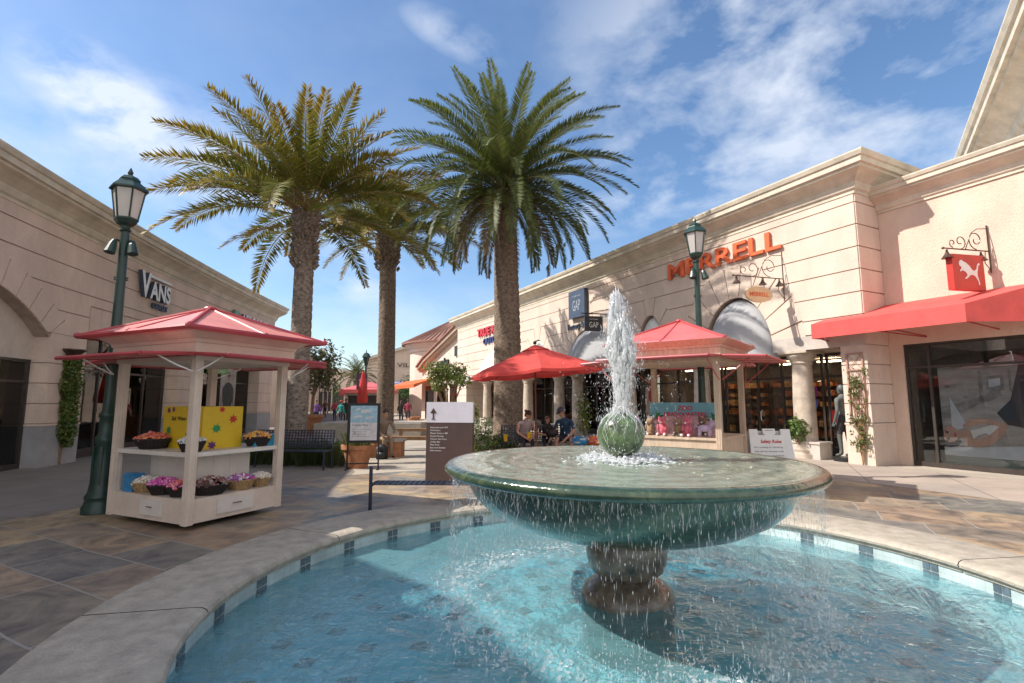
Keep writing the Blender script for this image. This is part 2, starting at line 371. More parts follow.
        bm = bmesh.new(); bm.from_mesh(me); bmesh.ops.remove_doubles(bm, verts=bm.verts, dist=1e-5) if not s.col else None
        if not s.col: bmesh.ops.recalc_face_normals(bm, faces=bm.faces)
        bm.to_mesh(me); bm.free()
        if smooth_angle:
            me.polygons.foreach_set('use_smooth', [True] * len(me.polygons)); me.set_sharp_from_angle(angle=R(smooth_angle))
        me.update()
        o = bpy.data.objects.new(name, me); COL.objects.link(o)
        if parent is not None: o.parent = parent; WM[o.name] = WM[parent.name]
        else: WM[o.name] = Matrix.Identity(4)
        return o

def tag(o, label, cat, group=None):
    o['label'] = label; o['category'] = cat
    if group: o['group'] = group
    return o
def thing(name, loc, label, cat, group=None, rz=0):
    o = bpy.data.objects.new(name, None); COL.objects.link(o); o.location = loc; o.rotation_euler = (0, 0, rz); o.empty_display_size = .2
    WM[o.name] = Matrix.Translation(Vector(loc)) @ Matrix.Rotation(rz, 4, 'Z')
    return tag(o, label, cat, group)
def struct(o, kind='structure'): o['kind'] = kind; return o
def solo(M, name, mats, label, cat, group=None, base=None, **k):
    """a thing that is one mesh; origin moved to base"""
    o = M.build(name, mats, None, **k)
    if base:
        b = Vector(base); o.data.transform(Matrix.Translation(-b)); o.location = b
        WM[o.name] = Matrix.Translation(b)
    return tag(o, label, cat, group)
def copy_tree(o, parent=None):
    c = o.copy(); COL.objects.link(c)
    if parent is not None: c.parent = parent
    for ch in list(o.children): copy_tree(ch, c)
    return c
def ident(x, y, z): return (x, y, z)
def frame(o, ux, uy):
    """mapping (x,y,z) -> o + x*ux + y*uy + z"""
    o = Vector(o); ux = Vector((ux[0], ux[1], 0)); uy = Vector((uy[0], uy[1], 0))
    return lambda x, y, z: tuple(o + ux * x + uy * y + Vector((0, 0, z)))

TXT = {}
def text_mesh(body, cap=1.0, depth=.1, bold=.0, xs=1.0):
    key = (body, bold)
    if key not in TXT:
        cu = bpy.data.curves.new('t', 'FONT'); cu.body = body; cu.offset = bold; cu.resolution_u = 3
        ob = bpy.data.objects.new('t', cu); COL.objects.link(ob)
        bpy.context.view_layer.update()
        me = bpy.data.meshes.new_from_object(ob.evaluated_get(bpy.context.evaluated_depsgraph_get()))
        bm = bmesh.new(); bm.from_mesh(me); bmesh.ops.remove_doubles(bm, verts=bm.verts, dist=1e-4)
        v = [(p.co.x, p.co.y) for p in bm.verts]; bm.verts.index_update()
        f = [tuple(q.index for q in p.verts) for p in bm.faces]
        be = [tuple(q.index for q in e.verts) for e in bm.edges if len(e.link_faces) == 1]
        bm.free(); bpy.data.objects.remove(ob); bpy.data.curves.remove(cu); bpy.data.meshes.remove(me)
        x0 = min(p[0] for p in v); x1 = max(p[0] for p in v)
        TXT[key] = (v, f, be, x0, x1)
    return TXT[key]
def add_text(M, body, W, x, y, z, width=None, cap=.1, depth=.02, bold=.0, mi=None, face_mi=None, align='l', shear=0):
    """letters standing on (x,z) running along +x, at depth y..y+depth (front); cap height .7 em"""
    v, f, be, x0, x1 = text_mesh(body, bold=bold)
    s = cap / .70; sx = s if width is None else width / (x1 - x0)
    off = 0 if align == 'l' else -(x1 - x0) * sx / 2
    P = [(x + off + (a - x0) * sx + shear * b * s, z + b * s) for a, b in v]; n = len(P)
    M.add([W(a, y + depth, b) for a, b in P], f, face_mi if face_mi is not None else mi)
    if depth > .004:
        M.add([W(a, y + depth, b) for a, b in P] + [W(a, y, b) for a, b in P], [(i, j, j + n, i + n) for i, j in be], mi)

def blob(cx, cz, rx, rz, n=20, rot=0, wob=0, seed=0):
    out = []
    for i in range(n):
        a = 2 * PI * i / n; k = 1 + wob * math.sin(3 * a + seed) + wob * .6 * math.sin(5 * a + 2 * seed)
        x = rx * k * math.cos(a); z = rz * k * math.sin(a)
        out.append((cx + x * math.cos(rot) - z * math.sin(rot), cz + x * math.sin(rot) + z * math.cos(rot)))
    return out
def flat(M, poly, y, W, mi=None):
    M.add([W(a, y, b) for a, b in poly], [tuple(range(len(poly)))], mi)
# ------------------------------------------------------------------ plan of the place (metres, camera near the origin looking +Y)
WO = Vector((9.05, 13.0, 0)); WT = Vector((-.451, .8925, 0)); WN = Vector((-.8925, -.451, 0))
def WR(a, o, z): q = WO + WT * a + WN * o; return (q.x, q.y, z)
_pts = []; _h = []
def _curve():
    x, y = -11.0, 10.0
    ds = .1; fw = []; s = 0
    while s <= 40:
        fw.append((s, x, y, min(-11 + .40 * s, -4.0))); th = R(fw[-1][3]); x += math.sin(th) * ds; y += math.cos(th) * ds; s += ds
    x, y = -11.0, 10.0; bw = []; s = 0
    while s >= -12:
        th = R(-11 + .5 * s); bw.append((s, x, y, math.degrees(th))); x -= math.sin(th) * ds; y -= math.cos(th) * ds; s -= ds
    return bw[:0:-1] + fw
CURVE = _curve()
def WL(s, o, z):
    i = (s - CURVE[0][0]) / .1; i = max(0, min(len(CURVE) - 2, int(i))); c = CURVE[i]; d = CURVE[i + 1]; t = (s - c[0]) / .1
    x = c[1] + (d[1 - 0] - c[1]) * t; y = c[2] + (d[2] - c[2]) * t; th = R(c[3] + (d[3] - c[3]) * t)
    return (x + math.cos(th) * o, y - math.sin(th) * o, z)

def arch_low(x, arches, z0):
    L = z0
    for cx, zc, Rr, H, hw in arches:
        dx = abs(x - cx)
        if dx < hw: L = max(L, zc + H * math.sqrt(max(0, 1 - (dx / Rr) ** 2)))
    return L
def wall_panel(M, W, x0, x1, z0, z1, d0, d1, arches=(), nmax=1.2, mi=None):
    """slab from depth d0 (back) to d1 (front) with arched openings cut up from its lower edge"""
    xs = {x0, x1}
    for cx, zc, Rr, H, hw in arches:
        n = 44
        for i in range(n + 1):
            x = cx - hw * math.cos(PI * i / n)
            if x0 < x < x1: xs.add(round(x, 4))
    xs = sorted(xs); full = [xs[0]]
    for x in xs[1:]:
        k = max(1, int((x - full[-1]) / nmax)); a = full[-1]
        for j in range(1, k + 1): full.append(a + (x - a) * j / k)
    for a, b in zip(full, full[1:]):
        if b - a < 1e-4: continue
        e = 1e-4; la = arch_low(a + e, arches, z0); lb = arch_low(b - e, arches, z0)
        if la >= z1 and lb >= z1: continue
        la = min(la, z1 - .001); lb = min(lb, z1 - .001)
        M.prism([(a, la), (b, lb), (b, z1), (a, z1)], d0, d1, W, mi)
def courses(M, W, x0, x1, zs, d0, d1, arches, gap=.03, mi=None):
    for za, zb in zip(zs, zs[1:]): wall_panel(M, W, x0, x1, za + gap / 2, zb - gap / 2, d0, d1, arches, mi=mi)
def voussoirs(M, W, cx, zc, Rr, H, t, n, d0, d1, gap=.012, a0=0, a1=PI, zfloor=-9):
    for i in range(n):
        pa = a0 + (a1 - a0) * i / n; pb = a0 + (a1 - a0) * (i + 1) / n; g = gap / Rr
        P = []
        for k in range(4):
            p = pa + g + (pb - pa - 2 * g) * k / 3; P.append((cx + Rr * math.cos(p), max(zfloor, zc + H * math.sin(p))))
        for k in range(4):
            p = pb - g - (pb - pa - 2 * g) * k / 3; P.append((cx + (Rr + t) * math.cos(p), max(zfloor + .002, zc + (H + t) * math.sin(p))))
        M.prism(P, d0, d1, W)
def sweep(M, path, prof, mi=None):
    """profile (out, z) along a plan polyline, outward = left of travel; mitred"""
    n = len(path); rings = []
    for i, p in enumerate(path):
        p = Vector((p[0], p[1])); dirs = []
        if i > 0: dirs.append((p - Vector(path[i - 1][:2])).normalized())
        if i < n - 1: dirs.append((Vector(path[i + 1][:2]) - p).normalized())
        ns = [Vector((-d.y, d.x)) for d in dirs]
        m = ns[0] if len(ns) == 1 else (ns[0] + ns[1]) / (1 + ns[0].dot(ns[1]))
        rings.append([(p.x + m.x * o, p.y + m.y * o, z) for o, z in prof])
    k = len(prof); vs = [v for r in rings for v in r]; fs = []
    for i in range(n - 1):
        for j in range(k): fs.append((i * k + j, i * k + (j + 1) % k, (i + 1) * k + (j + 1) % k, (i + 1) * k + j))
    fs.append(tuple(range(k))); fs.append(tuple(range((n - 1) * k, n * k)))
    M.add(vs, fs, mi)
CORN = [(-.1, 0), (.05, 0), (.05, .08), (.10, .12), (.14, .24), (.14, .28), (.22, .36), (.34, .46), (.45, .52), (.45, .58), (.52, .60), (.52, .74), (.56, .76), (.60, .86), (.60, .90), (-.1, .94)]
def corn(z, s=1.0): return [(a * s if a > 0 else a, z + b * s) for a, b in CORN]

# ------------------------------------------------------------------ ground
PC = Vector((1.0, 4.5, 0)); RIN = 3.3; ROUT = 4.12
g = Mesh()
def ring_sheet(M, r0, r1, z, n=96, c=PC):
    vs = []; fs = []
    for i in range(n):
        a = 2 * PI * i / n
        vs += [(c.x + r0 * math.cos(a), c.y + r0 * math.sin(a), z), (c.x + r1 * math.cos(a), c.y + r1 * math.sin(a), z)]
    for i in range(n): j = (i + 1) % n; fs.append((2 * i, 2 * i + 1, 2 * j + 1, 2 * j))
    M.add(vs, fs)
ring_sheet(g, ROUT - .1, 600, 0)
struct(g.build('ground', 'ground'))
g = Mesh(); ring_sheet(g, ROUT - .08, 8.3, .004); struct(g.build('slate_paving', 'slate'))
g = Mesh()   # smooth pink concrete strip along the right hand shops
g.add([WR(-12, .02, .008), WR(-12, 3.0, .008), WR(40, 3.0, .008), WR(40, .02, .008)], [(0, 1, 2, 3)])
struct(g.build('pavement', 'band'))

K['street'] = concrete_slabs('street_concrete', (.235, .205, .18), (.20, .18, .16), 3.0, 3.0, R(10))
g = Mesh(); g.add([(-13.5, -3, .003), (-6.0, 1, .003), (-6.4, 7.2, .003), (-3.2, 9.0, .003), (-3.6, 12.0, .003), (-8.2, 22, .003), (-13, 60, .003), (-30, 80, .003), (-22, 40, .003), (-14, 10, .003)][::-1], [tuple(range(10))])
struct(g.build('street_paving', 'street'))

# ------------------------------------------------------------------ fountain
FT = thing('fountain', (PC.x, PC.y, 0), 'round tiled pool with a green stone bowl, pedestal and stone ball', 'fountain')
m = Mesh()
prof = [(ROUT, -.02), (ROUT, .075), (ROUT - .012, .092), (ROUT - .03, .10), (RIN + .06, .108), (RIN + .02, .105), (RIN - .015, .09), (RIN - .03, .065), (RIN - .025, .04), (RIN + .01, .02), (RIN + .012, -.005), (RIN + .05, -.01)]
nseg = 10
for k in range(nseg):
    a0 = 2 * PI * k / nseg + .17; m.lathe(prof, (PC.x, PC.y, 0), 18, a0=a0 + .0018, a1=a0 + 2 * PI / nseg - .0018)
m.build('coping', 'coping', FT, smooth_angle=30)
m = Mesh(); n = 160; zz = [.02, -.62]; vs = []; uv = []; fs = []
for i in range(n + 1):
    a = 2 * PI * i / n
    for z in zz: vs.append((PC.x + (RIN + .03) * math.cos(a), PC.y + (RIN + .03) * math.sin(a), z)); uv.append((a * RIN, z))
for i in range(n): fs.append((2 * i, 2 * i + 1, 2 * i + 3, 2 * i + 2))
m.add(vs, fs, uvs=uv)
K['walltile'] = tile_mat('pool_wall_tile', (.46, .56, .57), (.51, .61, .61), (.42, .52, .52), .075, .075, .004)
K['floortile'] = tile_mat('pool_floor_tile', (.29, .58, .67), (.34, .64, .72), (.25, .50, .59), .16, .16, .007, uv=False, wob=.12)
K['darktile'] = mat('dark_blue_tile', (.10, .14, .17), .25, .2, 9)
MW = m
m = Mesh(); ring_sheet(m, .01, RIN + .05, -.56, 64); POOLF = m
m = MW
for k in range(32):        # dark 2x2 tile squares round the wall
    ac = 2 * PI * (k + .35) / 32
    for i in range(2):
        for j in range(2):
            a = ac + (i - .5) * .078 / RIN; z = -.015 - j * .078; r = RIN + .022
            q = [(a + dx * .034 / RIN, z + dz) for dx, dz in ((-1, 0), (1, 0), (1, -.068), (-1, -.068))]
            m.add([(PC.x + r * math.cos(t), PC.y + r * math.sin(t), z_) for t, z_ in q], [(0, 1, 2, 3)], 1)
MW.build('pool_wall', ['walltile', 'darktile'], FT); m = POOLF
for ring, r in enumerate((3.08, 2.72, 2.3, 1.85, 1.4)):
    cnt = int(2 * PI * r / .62)
    for k in range(cnt):
        a = 2 * PI * (k + .5 * (ring % 2)) / cnt + rnd(-.02, .02); c = Vector((PC.x + r * math.cos(a), PC.y + r * math.sin(a), -.554))
        ux = Vector((-math.sin(a), math.cos(a), 0)); uy = Vector((math.cos(a), math.sin(a), 0)); s = .075
        m.add([c - ux * s - uy * s, c + ux * s - uy * s, c + ux * s + uy * s, c - ux * s + uy * s], [(0, 1, 2, 3)], 1)
m.build('pool_floor', ['floortile', 'darktile'], FT)
# bowl
POOL = PC; PC = Vector((1.03, 4.8, 0)); SB = 1.045
m = Mesh()
prof = [(.02, .455), (.45, .455), (.66, .47), (.86, .51), (1.05, .58), (1.20, .67), (1.31, .78), (1.365, .88), (1.375, .945), (1.38, .965), (1.44, .968), (1.50, .972), (1.54, .985), (1.562, 1.008), (1.565, 1.03), (1.55, 1.052), (1.525, 1.066), (1.49, 1.068), (1.44, 1.055), (1.36, 1.04), (1.2, 1.02), (.8, 1.0), (.3, .99), (.01, .99)]
m.lathe([(r * SB, z) for r, z in prof], (PC.x, PC.y, 0), 128); m.build('bowl', 'marble', FT, smooth=True)
m = Mesh()
prof = [(.02, -.56), (.40, -.56), (.41, -.11), (.405, -.08), (.37, -.03), (.31, .015), (.265, .045), (.25, .06)]
m.lathe(prof, (PC.x, PC.y, 0), 64); m.build('pedestal_foot', 'brownstone', FT, smooth=True)
m = Mesh(); prof = [(.25, .06), (.27, .075), (.32, .115), (.352, .19), (.36, .27), (.35, .35), (.32, .41), (.31, .46)]
m.lathe(prof, (PC.x, PC.y, 0), 64, cap=False); m.build('pedestal', 'brownstone', FT, smooth=True)
m = Mesh(); m.ball((PC.x - .02, PC.y, 1.30), .213, 40, 28); m.build('stone_ball', 'ballstone', FT, smooth=True)

# water (pool and bowl surfaces)
K['poolwater'] = water_mat('pool_water', (.70, .92, .95), 1.0, 2.2, .055, .07, murk=(.32, .68, .75), murk_f=.27)
K['bowlwater'] = water_mat('bowl_water', (.72, .85, .78), .45, 7, .04, .03, murk=(.42, .50, .40), murk_f=.5)
def disc_grid(M, c, r, z, rings, seg, hf):
    vs = [(c.x, c.y, z + hf(0, 0))]; fs = []
    for j in range(1, rings + 1):
        rr = r * j / rings
        for i in range(seg):
            a = 2 * PI * i / seg; x = rr * math.cos(a); y = rr * math.sin(a); vs.append((c.x + x, c.y + y, z + (hf(x, y) if j < rings else 0)))
    for i in range(seg): fs.append((0, 1 + i, 1 + (i + 1) % seg))
    for j in range(1, rings):
        for i in range(seg):
            a = 1 + (j - 1) * seg + i; b = 1 + (j - 1) * seg + (i + 1) % seg; fs.append((a, a + seg, b + seg, b))
    M.add(vs, fs)
def hpool(x, y):
    r = math.hypot(x, y); q = Vector((x * 2.1, y * 2.1, 0)); f = .55 + .45 * math.exp(-((r - 1.5) / .9) ** 2)
    return (.040 * noise.noise(q * .8) + .017 * noise.noise(q * 2.2) + .003 * noise.noise(q * 5)) * f + .004 * math.sin(r * 14)
m = Mesh(); disc_grid(m, POOL, RIN + .025, -.12, 90, 240, hpool); struct(m.build('pool_water', 'poolwater', smooth=True))
def hb(x, y):
    r = math.hypot(x, y); q = Vector((x * 5, y * 5, 4)); return .008 * noise.noise(q) * (1.3 - r * .5) + .005 * noise.noise(q * 2.6) + .004 * math.sin(r * 30)
m = Mesh(); disc_grid(m, PC, 1.555, 1.063, 60, 160, hb); struct(m.build('bowl_water', 'bowlwater', smooth=True))

# falling curtain from the rim
random.seed(11)
m = Mesh()
m2 = Mesh()
def fall_rim(count, mesh, rr, r0, r1, l0, l1):
    for i in range(count):
        a = rnd(0, 2 * PI)
        dens = .5 + .5 * noise.noise(Vector((math.cos(a) * 4, math.sin(a) * 4, 2)))
        if rnd(0, 1) > dens * 1.6 - .1: continue
        z = .98 - (rnd(0, 1) ** 1.7) * 1.08; r = rr - .02 + .03 * math.sqrt(max(0, .98 - z)) + random.gauss(0, .02)
        sp = math.sqrt(max(.05, .98 - z)); h = rnd(l0, l1) * (.5 + sp)
        mesh.octa((PC.x + r * math.cos(a), PC.y + r * math.sin(a), z), rnd(r0, r1), h, (random.gauss(0, .04), random.gauss(0, .04), 1))
fall_rim(7500, m, 1.57, .0010, .0022, .008, .034)
fall_rim(1200, m, 1.57, .0025, .0045, .008, .02)
# clinging streams under the lip
for i in range(420):
    a = rnd(0, 2 * PI); pts = []; z = .96; r = 1.50
    L_ = rnd(.02, .10) if rnd(0, 1) < .85 else rnd(.1, .22)
    for k in range(6):
        t = k / 5; pts.append((PC.x + (1.56 + .012 * math.sin(k * 2 + a * 9)) * math.cos(a + .004 * math.sin(k + a * 50)), PC.y + 1.56 * math.sin(a + .004 * math.sin(k + a * 50)), .975 - L_ * t))
    m.tube(pts, [.0024 * (1 - .7 * k / 5) * rnd(.4, 1.4) for k in range(6)], 4)
# inner ring dripping down the bowl's side
for i in range(700):
    a = rnd(0, 2 * PI); t = rnd(0, 1); z = .94 - t * .42
    rr = 1.47 - (t ** 2.2) * .5
    if rnd(0, 1) < .75: rr = max(rr, rnd(rr, 1.42)) + .02
    m.octa((PC.x + rr * math.cos(a), PC.y + rr * math.sin(a), z), rnd(.002, .0042), rnd(.012, .05))
o = m.build('falling_water', 'mist'); o['kind'] = 'stuff'
# splash on the pool where the curtain lands, near the pedestal and round it
m = Mesh()
for i in range(6000):
    a = rnd(0, 2 * PI); r = 1.56 + random.gauss(0, .22); h = abs(random.gauss(0, .05))
    s = rnd(.002, .0055)
    m.octa((PC.x + r * math.cos(a), PC.y + r * math.sin(a), -.11 + h), s, s * rnd(1, 3.5), (rnd(-.6, .6), rnd(-.6, .6), 1))
for i in range(900):
    a = rnd(0, 2 * PI); r = 1.56 + random.gauss(0, .12)
    c = Vector((PC.x + r * math.cos(a), PC.y + r * math.sin(a), -.112)); s = rnd(.006, .022)
    m.ball(c, (s, s, s * .35), 6, 4, jit=.6)
for i in range(420):     # small crowns of splash
    a = rnd(0, 2 * PI); r = 1.56 + random.gauss(0, .14); c = Vector((PC.x + r * math.cos(a), PC.y + r * math.sin(a), -.12))
    for k in range(5):
        t = rnd(0, 2 * PI); d = Vector((math.cos(t) * .4, math.sin(t) * .4, 1)); m.octa(c + d * .02, .0022, rnd(.012, .04), d)
o = m.build('splash', 'mist'); o['kind'] = 'stuff'

# the jet over the ball
random.seed(5)
def jet_w(t):   # half width of the jet at height t (0 ball top .. 1 tip)
    P = [(0, .14), (.08, .07), (.2, .075), (.35, .10), (.5, .145), (.62, .14), (.75, .10), (.88, .075), (.96, .06), (1, .035)]
    for (a, b), (c, d) in zip(P, P[1:]):
        if t <= c: return b + (d - b) * (t - a) / (c - a)
    return .03
JX, JY, J0, J1 = PC.x - .015, PC.y, 1.47, 2.62
def jx(t): return JX + .03 * math.sin(t * 3.2) - .02 * t
m = Mesh()
for i in range(95):       # ropes of water rising and tumbling back
    ph = rnd(0, 2 * PI); fr = rnd(.25, .95); t0 = rnd(0, .55); t1 = min(1, t0 + rnd(.25, .6)); pts = []; rad = []
    for k in range(16):
        t = t0 + (t1 - t0) * k / 15; w = jet_w(t) * fr * .9; a = ph + 1.6 * t + .5 * noise.noise(Vector((ph, t * 6, fr)))
        n1 = noise.noise(Vector((ph * 3, t * 9, 1))) * .03
        pts.append((jx(t) + w * math.cos(a) + n1, JY + w * math.sin(a) + n1, J0 + t * (J1 - J0)))
        rad.append(max(.002, (.009 + .014 * noise.noise(Vector((ph * 7, t * 14, 5)))) * math.sin(PI * (k + .6) / 16.2) * 1.6))
    m.tube(pts, rad, 7)
for i in range(420):      # lumps
    t = rnd(0, 1) ** .8; w = jet_w(t) * math.sqrt(rnd(0, 1)) * .9; a = rnd(0, 2 * PI); s = rnd(.005, .02) * (1 if t > .25 else .8)
    m.ball((jx(t) + w * math.cos(a), JY + w * math.sin(a), J0 + t * (J1 - J0) - .01), (s * rnd(.5, 1), s * rnd(.5, 1), s * rnd(1.6, 4.5)), 8, 6, jit=.9)
for i in range(6500):     # droplets
    t = rnd(-.05, 1.0); w = jet_w(max(0, t)) * (rnd(.2, 1.15) if rnd(0, 1) < .8 else rnd(1, 1.7)); a = rnd(0, 2 * PI); s = rnd(.0012, .0040)
    m.octa((jx(t) + w * math.cos(a), JY + w * math.sin(a), J0 + t * (J1 - J0)), s, s * rnd(2, 8), (rnd(-.35, .35), rnd(-.35, .35), 1))
for i in range(900):      # stray spray falling over the bowl
    r = abs(random.gauss(0, .32)) + .1; a = rnd(0, 2 * PI); s = rnd(.0012, .0035)
    m.octa((JX + r * math.cos(a), JY + r * math.sin(a), rnd(1.1, 2.0)), s, s * rnd(1, 4))
o = m.build('water_jet', 'drop', smooth=True); o['kind'] = 'stuff'
# water sheeting down the ball and foam round its foot
m = Mesh()
for i in range(60):
    a = rnd(0, 2 * PI); pts = []
    e = rnd(.8, 2.3)
    for k in range(9):
        th = .1 + e * k / 8; aa = a + .12 * math.sin(k * 1.3 + a * 3); pts.append((PC.x - .02 + .217 * math.sin(th) * math.cos(aa), PC.y + .217 * math.sin(th) * math.sin(aa), 1.30 + .217 * math.cos(th)))
    m.tube(pts, [rnd(.001, .004) * (1 - .08 * k) for k in range(9)], 5)
for i in range(1500):
    r = .12 + abs(random.gauss(0, .17)); a = rnd(0, 2 * PI); s = rnd(.004, .016) * (1.2 - min(1, r))
    m.ball((PC.x + r * math.cos(a), PC.y + r * math.sin(a), 1.066 + abs(random.gauss(0, .02)) * (1 if r < .4 else .2)), (s * rnd(.8, 2), s * rnd(.8, 2), s * .6), 6, 4, jit=.7)
for i in range(1100):
    r = .1 + abs(random.gauss(0, .14)); a = rnd(0, 2 * PI); s = rnd(.0015, .005)
    m.octa((PC.x + r * math.cos(a), PC.y + r * math.sin(a), 1.07 + abs(random.gauss(0, .06))), s, s * rnd(1, 3), (rnd(-.7, .7), rnd(-.7, .7), 1))
o = m.build('foam', 'foam', smooth=True); o['kind'] = 'stuff'
# ------------------------------------------------------------------ right hand building (big clad shop row)
random.seed(3)
ARCH = [(3.9, 3.05, 1.32, 1.92, 1.32), (7.9, 3.05, .85, 1.95, .85), (12.0, 3.05, 1.95, 1.98, 1.95), (16.9, 3.05, 1.05, 1.95, 1.05), (22.0, 3.05, 2.1, 2.0, 2.1)]
RT = [1.05, .70, .62, .75, .55]
B1 = thing('shop_row', WR(0, 0, 0), 'long cream clad shop row with arches and a stone cornice right of the fountain', 'building', rz=0)
XE = 29.3
outer = [(c, zc, r + t, h + t, r + t) for (c, zc, r, h, w), t in zip(ARCH, RT)]
m = Mesh(); courses(m, WR, 0, XE, [3.45, 3.85, 4.45, 5.05, 5.65, 6.25, 6.85, 7.25], -.02, .03, outer, mi=0)
for (c, zc, r, h, w), t, n in zip(ARCH, RT, (11, 7, 13, 7, 13)): voussoirs(m, WR, c, zc, r, h, t, n, -.02, .03)
m.build('wall_cladding', 'stucco', B1)
m = Mesh(); wall_panel(m, WR, 0.002, XE, 3.05, 7.6, -.55, -.005, ARCH)
m.build('wall', 'groove', B1)
# return face toward the camera, clad too
def WRet(x, y, z): return WR(0 - y, -x, z)      # x goes back from the corner, y is outward
m = Mesh(); courses(m, WRet, 0, 1.02, [3.05, 3.45, 3.85, 4.45, 5.05, 5.65, 6.25, 6.85, 7.25], .0, .03, [])
m.build('end_wall_cladding', 'stucco', B1)
m = Mesh(); m.box((0.0, -.4, 3.05), (9, -.004, 7.6), WRet); m.build('end_wall', 'groove', B1)
# plain band over the openings
m = Mesh()
xs = [0] + sum([[c - r, c + r] for (c, zc, r, h, w) in ARCH], []) + [XE]
for a, b in zip(xs[::2], xs[1::2]): m = Mesh(); m.box((a, -.02, 3.05), (b, .045, 3.43), WR); m.build('lower_band', 'base', B1)
m = Mesh(); sweep(m, [WR(XE, -6, 0), WR(XE, .0, 0), WR(0, .0, 0), WR(0, -9, 0)][::-1], corn(7.08)[::-1]); m.build('cornice', 'cornice', B1)
m = Mesh(); m.box((.3, -9, 7.3), (XE - .3, -.3, 7.55), WR); m.build('roof', 'base', B1)
m = Mesh(); m.box((XE - .4, -9, 0), (XE - .02, -.56, 7.3), WR); m.box((.42, -9, 0), (XE, -8.6, 7.3), WR); m.build('rear_wall', 'stucco', B1)
m = Mesh(); m.box((.05, -8.6, 3.06), (XE - .4, -.56, 3.3), WR); m.build('soffit', 'stucco_pk', B1)
# piers
def pier(name, a0, a1, o0, o1, parent=B1, zt=3.05, W=WR, base=1.0, mt='stucco', bt='basegrey'):
    m = Mesh(); zs = [1.06, 1.55, 2.05, 2.55, zt]
    m.box((a0 + .02, o0 + .02, 0), (a1 - .02, o1 - .02, zt), W, mi=1)
    for za, zb in zip(zs, zs[1:]): m.box((a0, o0, za + .012), (a1, o1, zb - .012 if zb < zt else zt), W, mi=0)
    m.box((a0 - .02, o0 - .02, 1.0), (a1 + .02, o1 + .02, 1.05), W, mi=0)
    m.box((a0 - .004, o0, 0), (a1 + .004, o1 + .004, 1.0), W, mi=2)
    return m.build(name, [mt, 'groove', bt], parent)
pier('corner_pier', -.03, .62, -1.02, .03, bt='stucco')
pier('pier', 27.4, XE, -1.4, .03, bt='stucco')
def column(a, o, parent=B1, r=.3):
    m = Mesh(); c = WR(a, o, 0)
    m.lathe([(r * 1.35, 0), (r * 1.35, .12), (r * 1.15, .16), (r * 1.2, .24), (r * 1.02, .28), (r, .34), (r * .97, 1.6), (r * .86, 2.6), (r * .86, 2.66), (r * 1.0, 2.70), (r * .95, 2.75), (r * 1.2, 2.86), (r * 1.3, 2.9), (r * 1.3, 2.98)], c, 28)
    m.box((a - r * 1.45, o - r * 1.45, 2.98), (a + r * 1.45, o + r * 1.45, 3.05), WR)
    return m.build('column', 'column', parent, smooth_angle=35)
for a in (1.98, 5.75, 9.7, 13.6, 15.3, 18.7, 19.9, 24.5): column(a, -.36)
# low stone walls between columns
for a0, a1 in ((1.45, 2.75), (5.2, 6.6), (9.3, 10.2), (13.2, 15.7), (18.3, 20.3), (24.1, 25.2)):
    m = Mesh(); m.box((a0, -.62, 0), (a1, -.1, .42), WR); m.box((a0 - .03, -.65, .42), (a1 + .03, -.07, .48), WR); m.build('plinth', 'base', B1)
# storefronts: frames, panes and rooms behind
def storefront(parent, W, a0, a1, o, zt, mull, trans=2.35, door=None, base=.25, depth=.08, gm='glass'):
    m = Mesh(); f = .06
    m.box((a0, o - depth, 0), (a0 + f, o, zt), W); m.box((a1 - f, o - depth, 0), (a1, o, zt), W); m.box((a0 + f, o - depth, zt - f), (a1 - f, o, zt), W)
    prev = a0 + f
    cuts = sorted(mull)
    for q in cuts + [a1 - f]:
        isdoor = door and door[0] <= (prev + q) / 2 <= door[1]
        m.box((prev, o - depth + .004, trans - .03), (q, o - .004, trans + .03), W)
        if not isdoor: m.box((prev, o - depth + .004, 0), (q, o - .004, base), W)
        prev = q
    for q in cuts: m.box((q - .028, o - depth - .002, 0), (q + .028, o + .002, zt - f - .002), W)
    fr = m.build('window_frame', 'frame', parent)
    prev = a0 + f
    for q in cuts + [a1 - f]:
        p = Mesh(); p.box((prev + .01, o - .045, .02), (q - .01, o - .038, zt - f - .01), W); p.build('pane', gm, fr); prev = q
    return fr
